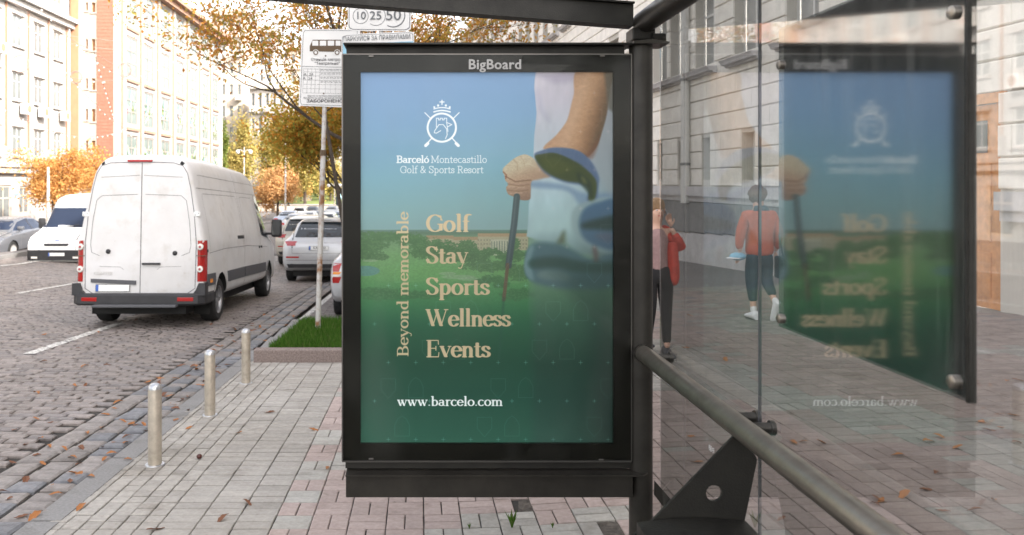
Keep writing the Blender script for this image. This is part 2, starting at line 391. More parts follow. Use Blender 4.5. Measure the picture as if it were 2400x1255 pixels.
def lay(items, parent, name, stuffname, m, h, bev, jit, dome=0, nmax=300, seed=1):
    """items: (cx, cy, w, d, rot, colour).  The nmax largest in view are objects, the rest one mesh."""
    rnd = random.Random(seed)
    sc = []
    for it in items:
        iv = inview(it[0], it[1], 0); hid = iv and (806 < iv[0] < 1530 and iv[1] < 1165)
        sc.append((-1 if (iv is None or hid) else it[2]*it[3]/(it[1]**2), it))
    sc.sort(key=lambda t: -t[0]); near = [t[1] for t in sc[:nmax]]; rest = [t[1] for t in sc[nmax:]]
    protos = {}
    for it in near:
        x, y, w_, d_, rot, c = it; key = (round(w_, 3), round(d_, 3), rnd.randint(0, 5), tuple(round(q*12) for q in c))
        if key not in protos:
            v, f = block(-w_/2, -d_/2, w_/2, d_/2, h, bev, jit, rnd, dome)
            me = bpy.data.meshes.new(name); me.from_pydata(v, [], f); me.materials.append(M[m]); k = rnd.uniform(.93, 1.07); tints(me, [tuple(q*k for q in c)]*len(f)); protos[key] = me
        o = bpy.data.objects.new(name, protos[key]); link(o, parent)
        o.location = (x, y, gz(x, y)+rnd.uniform(-.0015, .0015)); sx = (gz(x, y+.05)-gz(x, y-.05))/.1; sy = (gz(x+.05, y)-gz(x-.05, y))/.1
        o.rotation_euler = (math.atan(sx), -math.atan(sy), rot)
    V = []; Fc = []; C = []
    for it in rest:
        x, y, w_, d_, rot, c = it
        v, f = block(-w_/2, -d_/2, w_/2, d_/2, h, bev, jit, rnd, dome if y < 16 else 0); k = len(V); cr, sr = math.cos(rot), math.sin(rot)
        tz = rnd.uniform(-.0015, .0015); kk = rnd.uniform(.92, 1.08)
        if y > 11: f = f[4:]
        for a, b, z in v:
            X = x+a*cr-b*sr; Y = y+a*sr+b*cr; V.append((X, Y, gz(X, Y)+z+tz))
        Fc += [tuple(i+k for i in q) for q in f]; C += [tuple(q*kk for q in c)]*len(f)
    if V:
        o = mesh_obj(stuffname, V, Fc, m, parent); tints(o.data, C); o['kind'] = 'stuff'
rnd = random.Random(3)
def cj(c, a=.06):
    k = 1+rnd.uniform(-a, a); return tuple(q*k for q in c)
GREYP = (.43, .405, .37); PINKP = (.46, .375, .345); PALE = (.45, .435, .40)
items = []
XA = -.77
def grey_cols():
    xs = [XA-.2*i for i in range(4)]; x = xs[-1]
    while x > KX+.02: xs.append(x-.1); x -= .1
    return xs
gcols = grey_cols()
holes = [P(1247, 1180, 1).x]  # kept for reference of the missing block
def missing(x, y):
    u, v = proj(x, y, gz(x, y))
    return (1222 < u < 1272 and 1166 < v < 1196) or (u > 1405 and u < 1490 and v > 1216)
y = 3.4
while y < 14:
    for a, b in zip(gcols[:-1], gcols[1:]):
        cx = (a+b)/2
        if y > 9.15 and cx > -1.85: continue
        if y > 9.3: continue
        items.append((cx+rnd.uniform(-.001, .001), y+.05, abs(a-b)-.007, .089, rnd.uniform(-.006, .006), cj(GREYP, .075)))
    y += .1
# basket weave to the right of the grey strip
i = 0
y0 = 3.4
nr = random.Random(5)
def region_col(x, y):
    s_ = math.sin(x*1.7+y*.9)+.7*math.sin(x*.8-y*1.3+1)+.5*math.sin(x*3.1+y*2.3)
    return PINKP if s_+nr.uniform(-.5, .5) > -.35 else PALE
for j in range(0, 60):
    for i in range(0, 48):
        x = XA+.2*i; y = y0+.2*j
        if y > 9.05 and x < 2.2: continue
        if y > 15: continue
        if y < 7 and x < 1.1 and x > -.2: rc = PINKP if y > 4.28 or nr.random() < .3 else PALE
        elif x < -.2: rc = PINKP if nr.random() < .75 else PALE
        else: rc = region_col(x, y)
        if x > 1.2: rc = (rc[0]*.60, rc[1]*.59, rc[2]*.575)  # paving past the glass coloured darker, standing in for its shade
        gap = .006
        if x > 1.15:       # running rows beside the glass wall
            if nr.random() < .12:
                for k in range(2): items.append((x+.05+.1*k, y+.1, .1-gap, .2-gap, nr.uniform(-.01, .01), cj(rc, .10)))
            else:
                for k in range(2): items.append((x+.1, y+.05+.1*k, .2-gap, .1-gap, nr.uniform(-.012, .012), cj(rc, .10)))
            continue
        if (i+j) % 2 == 0:
            for k in range(2):
                if not missing(x+.1, y+.05+.1*k): items.append((x+.1, y+.05+.1*k, .2-gap, .1-gap, 0, cj(rc, .07)))
        else:
            for k in range(2):
                if not missing(x+.05+.1*k, y+.1): items.append((x+.05+.1*k, y+.1, .1-gap, .2-gap, 0, cj(rc, .07)))
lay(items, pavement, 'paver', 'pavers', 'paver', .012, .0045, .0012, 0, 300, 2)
# asphalt strip and drain across the right-hand pavement
sheet('pavement', 1.5, 9.2, 9.9, 24, -.002, 'asphalt', .5, .8)

SET1 = (.265, .232, .215); SET2 = (.215, .192, .185); BLU = (.185, .19, .205)
items = []
GX = KX-.18-.60
y = 3.5; row = 0
while y < 33:
    xr = -.56*y-1.6; x = GX-.004-(.115 if row % 2 else 0)+rnd.uniform(-.02, .02)
    first = True
    while x > max(xr, -13.4):
        w_ = rnd.uniform(.195, .245); k = rnd.random(); xa = min(x, GX)
        c = SET1 if k < .7 else SET2
        dyy = rnd.uniform(-.008, .008)
        items.append(((xa+x-w_)/2, y+.055+dyy, (xa-(x-w_))-.014, .112-.013, rnd.uniform(-.03, .03), cj(c, .13)))
        x -= w_
    y += .112; row += 1
lay(items, road, 'sett', 'setts', 'sett', .022, .013, .007, .006, 300, 4)
items = []
for col, (xa, wd) in enumerate(((KX-.18, .19), (KX-.375, .2), (KX-.58, .2))):
    y = 3.3
    while y < 26:
        d_ = rnd.uniform(.14, .23) if col < 2 else rnd.uniform(.2, .3)
        c = BLU if (rnd.random() < (.5 if col < 2 else .2)) else (.265, .24, .225)
        items.append((xa-wd/2, y+d_/2, wd-.018, d_-.02, rnd.uniform(-.05, .05), cj(c, .14))); y += d_
lay(items, road, 'gutter_stone', 'gutter_stones', 'sett', .022, .016, .009, .008, 220, 6)
items = []; y = 12.6; row = 0
while y < 30:
    x = KX+.02-(.1 if row % 2 else 0)
    while x < 2.6*min(1, (y-8)/8):
        w_ = rnd.uniform(.19, .24); items.append((max(x, KX+.01)+w_/2, y+.06, w_-.015, .105, rnd.uniform(-.04, .04), cj(SET2, .14))); x += w_
    y += .12; row += 1
lay(items, bay, 'sett', 'setts', 'sett', .022, .013, .007, .006, 60, 8)

# kerb stones
m_ = None
y = 2.0
kr = thing('kerb', 'flush grey stone kerb between the pavement and the gutter stones', 'kerb'); kr['kind'] = 'structure'
del kr['category']; del kr['label']
while y < 9.1:
    L_ = 1.15; m_ = MB(); z = gz(KX-.09, y+L_/2)
    bm = bmesh.new(); bmesh.ops.create_cube(bm, size=1)
    for v in bm.verts: v.co = Vector((v.co.x*.176, v.co.y*(L_-.008), v.co.z*.2-.1))
    bmesh.ops.bevel(bm, geom=list(bm.edges), offset=.008, segments=2, affect='EDGES')
    m_.addbm(bm); m_.build('kerb_stone', 'kerb_grey', kr, loc=(KX-.09, y+L_/2, z+.004), rot=(-math.atan(.0513), 0, 0)); y += L_

# painted lines: strips that follow the setts
def line(x, y0, y1, w_, dz=.009, x1=None):
    v = []; f = []; n = max(2, int((y1-y0)/.25))
    for i in range(n+1):
        t = i/n; yy = y0+(y1-y0)*t; xx = x+((x1 if x1 is not None else x)-x)*t
        for s in (-.5, .5): v.append((xx+s*w_, yy, gz(xx+s*w_, yy)+dz))
    for i in range(n): a = 2*i; f.append((a, a+1, a+3, a+2))
    o = mesh_obj('painted_line', v, f, 'paint_line'); o['kind'] = 'structure'
line(-4.71, 9.75, 12.75, .14)
line(-8.15, 9, 15.6, .14); line(-8.15, 16.4, 33, .12)
line(-11.9, 12, 60, .16)
line(KX+.0, 12.4, 33, .11, .010)
line(-4.71, 21, 24, .14); line(-4.71, 30, 33, .14)

# grass bed with granite kerb
bed = thing('grass_bed', 'small raised bed of green grass edged with granite kerb around the sign pole', 'flower bed')
BY0, BY1 = 9.2, 12.35
b = MB(); b.box(KX+.15, BY0+.16, -1, 1.6, BY1-.1, .09)
def bedT(v): return Vector((v.x, v.y, gz(v.x, v.y)+v.z if v.z > -.5 else gz(v.x, v.y)-.05))
b.T = bedT; b.v = [bedT(v) for v in b.v]; b.build('soil', 'grass_base', bed)
xs = KX+.02
for i, wd in enumerate((1.02, 1.0, .98)):
    z = gz(xs+wd/2, BY0); q = MB(); q.box(xs, BY0, z-.05, xs+wd-.006, BY0+.155, z+.14, .012); q.build('kerb_stone', 'kerb_pink', bed); xs += wd
for i in range(3):
    ya = BY0+.16+i*.95; z = gz(KX, ya+.45); q = MB(); q.box(KX+.004, ya, z-.06, KX+.14, ya+.944, z+.11, .012); q.build('kerb_stone', 'kerb_grey', bed)
q = MB(); q.box(KX+.15, BY1-.09, gz(KX, BY1)-.05, 1.6, BY1+.06, gz(KX, BY1)+.11, .012); q.build('kerb_stone', 'kerb_grey', bed)
gv = []; gf = []; gr = random.Random(11)
for i in range(15000):
    x = gr.uniform(KX+.16, -.2); y = gr.uniform(BY0+.15, BY1-.1); z = gz(x, y)+.085; hh = gr.uniform(.05, .13); a = gr.uniform(0, 2*PI); lx, ly = gr.uniform(-.05, .05), gr.uniform(-.05, .05); w_ = .005
    k = len(gv); dx, dy = math.cos(a)*w_, math.sin(a)*w_
    gv += [(x-dx, y-dy, z), (x+dx, y+dy, z), (x+lx*.5+dx*.7, y+ly*.5+dy*.7, z+hh*.6), (x+lx*.5-dx*.7, y+ly*.5-dy*.7, z+hh*.6), (x+lx, y+ly, z+hh)]
    gf += [(k, k+1, k+2, k+3), (k+3, k+2, k+4)]
tag(mesh_obj('grass', gv, gf, 'blade', bed), kind='stuff')
# bare sand where the paving is broken, and a weed
dp = P(1245, 1182, 1890*1.63/ (1182-522)*1.0)
def patch(px0, px1, py0, py1, name='dirt_patch'):
    c = []
    for (u, v) in ((px0, py1), (px1, py1), (px1, py0), (px0, py0)):
        D = 4.4
        for _ in range(20): x = (u-CX)*D/F; D = F*(H-gz(x, D))/(v-CY)
        c.append((x, D))
    n = 8; V = []; Fc = []
    for j in range(n+1):
        for i in range(n+1):
            s, t = i/n, j/n
            x = (c[0][0]*(1-s)+c[1][0]*s)*(1-t)+(c[3][0]*(1-s)+c[2][0]*s)*t; yy = (c[0][1]*(1-s)+c[1][1]*s)*(1-t)+(c[3][1]*(1-s)+c[2][1]*s)*t
            V.append((x, yy, gz(x, yy)-.009+rnd.uniform(-.003, .005)))
    for j in range(n):
        for i in range(n): a = j*(n+1)+i; Fc.append((a, a+1, a+n+2, a+n+1))
    o = mesh_obj(name, V, Fc, 'dirt', smooth=False); o['kind'] = 'structure'
patch(1215, 1280, 1160, 1200, 'bare_earth'); patch(1395, 1530, 1212, 1262, 'bare_earth')
def groundpt(u, v):
    D = 6
    for _ in range(40): x = (u-CX)*D/F; D = F*(H-gz(x, D))/(v-CY)
    return Vector(((u-CX)*D/F, D, gz((u-CX)*D/F, D)))
g = groundpt(1200, 1238)
wv = []; wf = []
for i in range(16):
    a = gr.uniform(0, 2*PI); L_ = gr.uniform(.05, .10); k = len(wv); dx, dy = -math.sin(a)*.004, math.cos(a)*.004
    ox, oy = math.cos(a)*L_*.45, math.sin(a)*L_*.45
    wv += [(dx, dy, 0), (-dx, -dy, 0), (ox*.5-dx*1.6, oy*.5-dy*1.6, L_*.6), (ox*.5+dx*1.6, oy*.5+dy*1.6, L_*.6), (ox, oy, L_)]; wf += [(k, k+1, k+2, k+3), (k+3, k+2, k+4)]
tag(mesh_obj('weed', wv, wf, 'blade', loc=g), 'small green tuft of weed growing in a paving joint under the poster', 'weed')
for (u, v) in ((1100, 1240), (1295, 1238)):
    g = groundpt(u, v); c = tag(mesh_obj('moss', [Vector(q)*.35 for q in wv], wf, 'blade', loc=g), 'tiny sprout of moss between two grey pavers near the frame bottom', 'weed', 'moss sprouts between pavers')

# ------------------------------------------------------------------ bus shelter
YS = 3.74; S = F/YS
def sx(px): return (px-CX)/S
def szz(py): return H-(py-CY)/S
sh = thing('bus_shelter', 'dark steel bus shelter with glass side wall, handrail and framed poster case', 'bus shelter', (1.04, YS, 0))
def loc0(v): return Vector(v)-Vector((1.04, YS, 0))
class SB(MB):
    def build(s, name, m, parent=None, smooth=False, loc=None, rot=None, fix=True):
        s.v = [loc0(v) for v in s.v]; return MB.build(s, name, m, parent or sh, smooth, loc, rot, fix)
PXC = sx(1506)
SB().cyl((PXC, YS+.03, -.1), (PXC, YS+.03, szz(96)), .054, n=32).build('post', 'shelter_steel', smooth=True)
b = SB(); b.cyl((PXC, YS+.03, -.03), (PXC, YS+.03, .012), .10, n=32); b.build('base_flange', 'shelter_steel')
# poster case: box body, black glass front, thin bright edges
x0, x1, zt, zb = sx(804), sx(1479), szz(129), szz(1080)
ax0, ax1, azt, azb = sx(848), sx(1435), szz(172), szz(1037)
case = SB(); fy = YS
fw = [(x0, x1, azt+.006, zt), (x0, x1, zb, azb-.006), (x0, ax0-.006, azb-.006, azt+.006), (ax1+.006, x1, azb-.006, azt+.006)]
for a, b_, c, d in fw: case.box(a, fy, c, b_, fy+.012, d)
case.box(x0, fy+.03, zb, x1, fy+.15, zt); ob = case.build('display_case', 'case_black')
e = SB(); t = .006
e.box(x0-.004, fy-.006, zb-t, x1+.002, fy+.03, zb); e.box(x0-.004, fy-.006, zt, x1+.002, fy+.03, zt+t*.8); e.box(x0-.006, fy-.006, zb, x0, fy+.15, zt); e.box(x1, fy-.004, zb, x1+.004, fy+.03, zt)
e.build('case_edge', 'case_edge')
e = SB(); e.box(x0+.002, fy-.0045, zb+.002, x1-.002, fy-.0015, zt-.002); e.build('case_glass', 'case_glass')
for (u, v) in ((870, 133), (1411, 132), (870, 1075), (1408, 1077)):
    q = SB(); q.box(sx(u)-.011, fy-.010, szz(v)-.004, sx(u)+.011, fy-.004, szz(v)+.004, .0015); q.build('latch', 'case_edge')
t_ = text_obj('lettering', 'BigBoard', .0640, 'letter_grey', sh, loc0((sx(1159.5), fy-.0075, szz(153))), (R(90), 0, 0), bold=.0016, space=1.06, sx=1.0)
# top cap above the case
b = SB(); b.box(sx(806), fy-.03, szz(107), sx(1482), fy+.13, szz(102.5), .001); b.box(sx(811), fy+.02, szz(127.5), sx(1466), fy+.12, szz(107)); b.build('top_channel', 'mount_steel')
# lower ledge and beam
b = SB(); b.box(sx(809), fy+.015, szz(1101), sx(1483), fy+.14, szz(1081.5)); b.build('lower_bracket', 'mount_steel')
b = SB(); b.prism([(sx(812), fy-.055), (sx(1500), fy-.055), (sx(1520), fy-.01), (sx(1520), fy+.02), (sx(812), fy+.14)], szz(1108), szz(1104), 'Z'); b.build('ledge', 'shelter_steel')
b = SB(); b.box(sx(812), fy-.035, szz(1160), sx(1479), fy+.06, szz(1108.3), .004); b.build('lower_beam', 'shelter_steel')
# top beam running left and rising
b = SB()
def pxz(u, v): return (sx(u), szz(v))
a_ = [pxz(1482, 63), pxz(1000, 26), pxz(740, 5), pxz(300, -34), pxz(300, -78), pxz(700, -48), pxz(1000, -22), pxz(1482, 14)]
b.prism(a_, fy-.02, fy+.07, 'Y'); b.build('roof_beam', 'mount_steel')
b = SB(); b.prism([pxz(1482, 13), pxz(300, -80), pxz(300, -84), pxz(1482, 9)], fy-.045, fy+.10, 'Y'); b.build('beam_flange', 'mount_steel')
# joint block on the post
b = SB(); b.box(PXC-.055, YS-.035, szz(97), PXC+.05, YS+.09, szz(68), .006); b.build('joint_block', 'mount_steel')
b = SB(); b.prism([pxz(1478, 107), pxz(1560, 107), pxz(1560, 103), pxz(1520, 97), pxz(1478, 101)], YS-.06, YS+.1, 'Y'); b.build('joint_plate', 'shelter_steel')
b = SB(); b.cyl((sx(1522), YS-.03, szz(94)), (sx(1553), YS-.03, szz(94)), .025, n=20); b.build('joint_bolt', 'mount_steel', smooth=True)
XG = 1.115
# roof tube along the shelter, handrail, back glass
TZ = szz(52)
b = SB(); b.cyl((PXC+.01, YS+.02, TZ), (PXC+.01, .4, TZ), .052, n=32); b.build('roof_tube', 'shelter_steel', smooth=True)
RZ = szz(826)
pts = [(PXC, YS+.0, RZ-.004), (PXC, YS-.05, RZ), (PXC, .5, RZ)]
b = SB(); b.cyl((PXC-.004, YS-.02, RZ), (PXC-.004, .5, RZ), .037, n=36); b.build('handrail', 'rail_steel', smooth=True)
b = SB(); b.cyl((PXC-.004, YS-.035, RZ), (PXC-.004, YS+.03, RZ), .042, n=30); b.build('rail_end', 'shelter_steel', smooth=True)
SEAM = XG*F/(1778-CX)
for (ya, yb) in ((SEAM+.004, YS-.02), (.55, SEAM-.004)):
    q = SB(); q.box(XG, ya, .10, XG+.008, yb, 2.62); q.build('glass_pane', 'shelter_glass')
q = SB(); q.box(XG-.001, SEAM-.0018, .10, XG+.009, SEAM+.0018, 2.62); q.build('pane_seal', 'rub_strip')
q = SB(); q.cyl((XG+.004, YS, 2.625), (XG+.004, .5, 2.625), .006, n=8); q.build('top_bead', 'black_plastic')
for yy in (SEAM+.06, SEAM-.055, YS-.12, 1.2):
    q = SB(); q.cyl((PXC+.02, yy, RZ+.002), (XG+.022, yy, RZ+.002), .017, n=18); q.cyl((XG+.012, yy, RZ+.002), (XG+.026, yy, RZ+.002), .024, n=20); q.build('glass_clamp', 'shelter_steel', smooth=True)
text_obj('etched_number', '88 9', .030, 'sign_white', sh, loc0((XG-.002, XG*F/(1668-CX), H-(1054-CY)*(XG/(1668-CX)))), (R(90), 0, R(-90)), ext=.0002)
# dark board bolted to the glass
BY_ = [XG*F/(1830-CX), XG*F/(2267-CX)]
bz1 = H+(425-145)*BY_[0]/F; bz0 = H-(765-425)*BY_[0]/F
bd = SB(); bd.box(XG+.0095, BY_[1], bz0, XG+.013, BY_[0], bz1+.10); bd.build('notice_board', 'board_dark')
bd = SB(); bd.box(XG-.004, BY_[1]-.008, bz0-.003, XG+.014, BY_[1]-.0005, bz1+.10); bd.build('board_edge', 'mount_steel')
bd = SB(); bd.box(XG-.006, BY_[1], bz0, XG-.002, BY_[0], bz1+.10); bd.build('board_glass', 'board_glass')
for yy, zz in ((BY_[0]-.015, bz1-.012), (BY_[0]-.015, bz0+.026), (BY_[1]+.03, H+(425-30)*(BY_[1]+.03)/F), (BY_[1]+.03, H-(895-425)*(BY_[1]+.03)/F)):
    q = SB(); q.cyl((XG-.014, yy, zz), (XG+.02, yy, zz), .0145, n=24); q.cyl((XG-.017, yy, zz), (XG-.014, yy, zz), .010, .0145, n=24); q.build('board_bolt', 'rail_steel', smooth=True)
# bench bracket: steel plate with a hole
BYP = 2.60; SP = F/BYP
def bp(u, v): return (((u-CX)/SP), H-(v-CY)/SP)
outer = [bp(*q) for q in ((1727, 1013), (1748, 1030), (1773, 1076), (1735, 1262), (1470, 1262), (1512, 1236))]
hc = bp(1672, 1155); hr = 19/SP
hole = [(hc[0]+hr*math.cos(2*PI*i/28), hc[1]+hr*math.sin(2*PI*i/28)) for i in range(28)]
def plate2d(name, outer, hole, y0, y1, m, parent, cls=MB):
    pts = [Vector(p) for p in outer]+[Vector(p) for p in hole]; no = len(outer); nh = len(hole)
    ed = [(i, (i+1) % no) for i in range(no)]+[(no+i, no+(i+1) % nh) for i in range(nh)]
    r = delaunay_2d_cdt(pts, ed, [], 0, 1e-6); vs2, fs2 = r[0], r[2]
    keep = []
    for f in fs2:
        c = sum((vs2[i] for i in f), Vector((0, 0)))/len(f)
        if (c-Vector(hc)).length < hr*.97: continue
        ins = False; j = no-1
        for i in range(no):
            a, b2 = outer[i], outer[j]
            if (a[1] > c.y) != (b2[1] > c.y) and c.x < (b2[0]-a[0])*(c.y-a[1])/(b2[1]-a[1])+a[0]: ins = not ins
            j = i
        if ins: keep.append(tuple(f))
    q = cls(); k = len(vs2)
    V = [(v.x, y0, v.y) for v in vs2]+[(v.x, y1, v.y) for v in vs2]; Fs = keep+[tuple(i+k for i in f[::-1]) for f in keep]
    idx = lambda p: min(range(k), key=lambda i: (vs2[i]-Vector(p)).length)
    for loop in (outer, hole):
        ii = [idx(p) for p in loop]
        for a, b2 in zip(ii, ii[1:]+ii[:1]): Fs.append((a, b2, b2+k, a+k))
    q.add(V, Fs); return q.build(name, m, parent)
plate2d('bench_bracket', outer, hole, BYP-.006, BYP+.006, 'mount_steel', sh, SB)
b = SB(); pts = []
for i in range(13):
    t = i/12; pts.append((bp(1490+t*255, 0)[0], bp(0, 1226-16*math.sin(t*PI*.75+.3))[1]))
b.prism(pts+[(pts[-1][0], pts[-1][1]-.3), (pts[0][0], pts[0][1]-.3)], BYP-.36, BYP-.012, 'Y'); b.build('bench_seat', 'mount_steel')
b = SB(); yb = YS-.06; sb = F/yb
bb = lambda u, v: ((u-CX)/sb, H-(v-CY)/sb)
b.prism([bb(1534, 1127), bb(1586, 1186), bb(1575, 1215), bb(1533, 1160)], yb-.005, yb+.005, 'Y'); b.build('brace', 'shelter_steel')
# roof sheet over the shelter
b = SB(); b.box(.80, .9, 2.74, 1.5, YS+.1, 2.752); b.build('roof_sheet', 'roof_glass')


# ------------------------------------------------------------------ poster print, painted pixel by pixel
K = 2; PW, PH = 587*K, 865*K
yy_, xx_ = np.mgrid[0:PH, 0:PW].astype(np.float32); XX = xx_/K+848; YY = yy_/K+172
def hexc(r, g, b): return np.array([r, g, b], np.float32)/255
img = np.zeros((PH, PW, 3), np.float32)
def ramp(Y, stops):
    ys = [s[0] for s in stops]; out = np.zeros(Y.shape+(3,), np.float32)
    for c in range(3): out[..., c] = np.interp(Y, ys, [s[1][c] for s in stops])
    return out/255
img[:] = ramp(YY+(XX-1100)*.10, [(150, (128, 160, 200)), (280, (125, 163, 196)), (400, (128, 170, 184)), (480, (130, 166, 168)), (545, (130, 158, 156))])
nr2 = np.random.RandomState(4)
def vnoise(sc, seed, asp=1.0):
    r = np.random.RandomState(seed); h = int(PH/sc/asp)+3; w2 = int(PW/sc)+3; g = r.rand(h, w2).astype(np.float32)
    u = xx_/sc; v = yy_/sc/asp; iu = u.astype(int); iv = v.astype(int); fu = u-iu; fv = v-iv; fu = fu*fu*(3-2*fu); fv = fv*fv*(3-2*fv)
    return (g[iv, iu]*(1-fu)+g[iv, iu+1]*fu)*(1-fv)+(g[iv+1, iu]*(1-fu)+g[iv+1, iu+1]*fu)*fv
def mixin(mask, col):
    global img
    m3 = np.clip(mask, 0, 1)[..., None]; img = img*(1-m3)+(col if getattr(col, 'ndim', 1) == 3 else hexc(*col))*m3
def soft(d, w=1.0): return np.clip(.5-d/w, 0, 1)
n1 = vnoise(60, 1); n2 = vnoise(18, 2, .6); n3 = vnoise(7, 3, .7); n4 = vnoise(120, 5)
land = ramp(YY, [(536, (112, 132, 118)), (560, (112, 142, 108)), (600, (116, 160, 104)), (650, (102, 154, 94)), (700, (76, 134, 82)), (760, (40, 98, 68)), (860, (26, 78, 58)), (950, (30, 80, 62)), (1040, (42, 92, 74))])
mixin(soft(541+3*n1-YY, 8), land)
mixin(soft(540-YY, 2)*soft(YY-552, 6)*.5, (78, 104, 88))
def trees(cx, cy, rx, ry, col, den=.5, seed=0):
    d = ((XX-cx)/rx)**2+((YY-cy)/ry)**2; mixin(np.clip((1.15-d+(n3-.5)*1.1+(n2-.5)*.9)*3, 0, 1)*.9, col)
    mixin(np.clip((1.05-d)*2, 0, 1)*np.clip((n3-.55)*5, 0, 1)*.45*(d < 1.2), (96, 132, 84))
mixin(soft(np.abs(YY-640-10*n1)-16, 8)*soft(900-XX, 60)*.5, (112, 160, 96))
bs = [(1062, 556, 1126, 584), (1120, 548, 1238, 588), (1000, 553, 1064, 578)]
for a, b_, c, d in bs:
    mk_ = (XX > a)*(XX < c)*(YY > b_)*(YY < d); mixin(mk_*.95, (164, 158, 130)); mixin(mk_*(YY < b_+8), (158, 138, 108))
    mixin(mk_*(YY > b_+11)*((XX*1.0) % 7 < 3)*((YY-b_) % 9 > 5)*.55, (100, 112, 94))
mixin((XX > 1150)*(XX < 1200)*(YY > 562)*(YY < 600)*.8, (178, 178, 156)); mixin((XX > 1150)*(XX < 1200)*(YY > 566)*(YY < 596)*((XX % 6) < 2.4)*.7, (100, 116, 100))
for t in ((905, 556, 70, 13), (870, 575, 40, 20), (960, 562, 40, 14), (1010, 585, 55, 24), (1050, 590, 40, 20), (1110, 600, 40, 16), (1095, 580, 22, 16), (1150, 625, 60, 13), (1200, 600, 36, 14), (1080, 606, 60, 10), (1215, 640, 30, 20), (890, 603, 24, 8), (860, 600, 18, 14), (1205, 575, 14, 18), (1150, 590, 30, 8)):
    trees(*t, (80, 114, 76))
mixin(soft(((XX-858)/34)**2+((YY-636)/12)**2-1, .2)*.9, (96, 140, 136))
for (a, b_, c, d) in ((1075, 650, 40, 5), (1050, 642, 20, 4), (1100, 655, 26, 4), (870, 612, 18, 3)): mixin(soft(((XX-a)/c)**2+((YY-b_)/d)**2-1, .4)*.6, (150, 168, 140))
for t in ((1160, 655, 34, 10), (1175, 668, 22, 8), (900, 690, 80, 14), (1000, 692, 70, 9), (1215, 690, 40, 14), (1130, 662, 18, 9)): trees(*t, (70, 110, 70))
img = img*(1+.10*(n3[..., None]-.5)*np.clip((YY-540)/30, 0, 1)[..., None]*np.clip((760-YY)/60, 0, 1)[..., None])
# green wash over the lower half, light strokes of pattern
wash = np.clip((YY-620)/190, 0, 1)*.75
mixin(wash, ramp(YY, [(600, (84, 134, 84)), (720, (46, 106, 70)), (850, (22, 70, 50)), (920, (26, 72, 56)), (1040, (42, 90, 72))]))
def poly_mask(pts, blur=1.5):
    # signed distance to a polygon in photo pixels (within a local window)
    xs_ = [p[0] for p in pts]; ys_ = [p[1] for p in pts]; pad = blur*3+4
    i0 = max(0, int((min(ys_)-pad-172)*K)); i1 = min(PH, int((max(ys_)+pad-172)*K)+1); j0 = max(0, int((min(xs_)-pad-848)*K)); j1 = min(PW, int((max(xs_)+pad-848)*K)+1)
    X = XX[i0:i1, j0:j1]; Y = YY[i0:i1, j0:j1]; d = np.full(X.shape, 1e9, np.float32); ins = np.zeros(X.shape, bool); n = len(pts)
    for i in range(n):
        ax, ay = pts[i]; bx, by = pts[(i+1) % n]; ex, ey = bx-ax, by-ay; wx, wy = X-ax, Y-ay; t = np.clip((wx*ex+wy*ey)/(ex*ex+ey*ey+1e-9), 0, 1)
        d = np.minimum(d, (wx-ex*t)**2+(wy-ey*t)**2)
        c = ((ay > Y) != (by > Y)) & (X < ex*(Y-ay)/(ey if abs(ey) > 1e-9 else 1e-9)+ax); ins ^= c
    d = np.sqrt(d); d[ins] *= -1; out = np.zeros((PH, PW), np.float32); out[i0:i1, j0:j1] = np.clip(.5-d/(2*blur), 0, 1); return out
def smooth_poly(pts, n=6):
    m_ = len(pts); out = []
    for i in range(m_):
        p0, p1, p2, p3 = [np.array(pts[(i+k-1) % m_], float) for k in range(4)]
        for k in range(n):
            t = k/n; out.append(tuple(.5*((2*p1)+(-p0+p2)*t+(2*p0-5*p1+4*p2-p3)*t*t+(-p0+3*p1-3*p2+p3)*t**3)))
    return out
def stroke(pts, w, col, a=1, blur=.6, wy=None):
    global img
    wy = wy or w; s = w/wy
    xs_ = [p[0] for p in pts]; ys_ = [p[1] for p in pts]; pad = max(w, wy)+blur*2+2
    i0 = max(0, int((min(ys_)-pad-172)*K)); i1 = min(PH, int((max(ys_)+pad-172)*K)+1); j0 = max(0, int((min(xs_)-pad-848)*K)); j1 = min(PW, int((max(xs_)+pad-848)*K)+1)
    X = XX[i0:i1, j0:j1]; Y = YY[i0:i1, j0:j1]*s; d = np.full(X.shape, 1e9, np.float32)
    for (ax, ay), (bx, by) in zip(pts[:-1], pts[1:]):
        ay *= s; by *= s; ex, ey = bx-ax, by-ay; wx_, wy_ = X-ax, Y-ay; t = np.clip((wx_*ex+wy_*ey)/(ex*ex+ey*ey+1e-9), 0, 1); d = np.minimum(d, (wx_-ex*t)**2+(wy_-ey*t)**2)
    d = np.sqrt(d)-w/2; m_ = (np.clip(.5-d/(2*blur*max(1, s*.6)), 0, 1)*a)[..., None]
    img[i0:i1, j0:j1] = img[i0:i1, j0:j1]*(1-m_)+hexc(*col)*m_
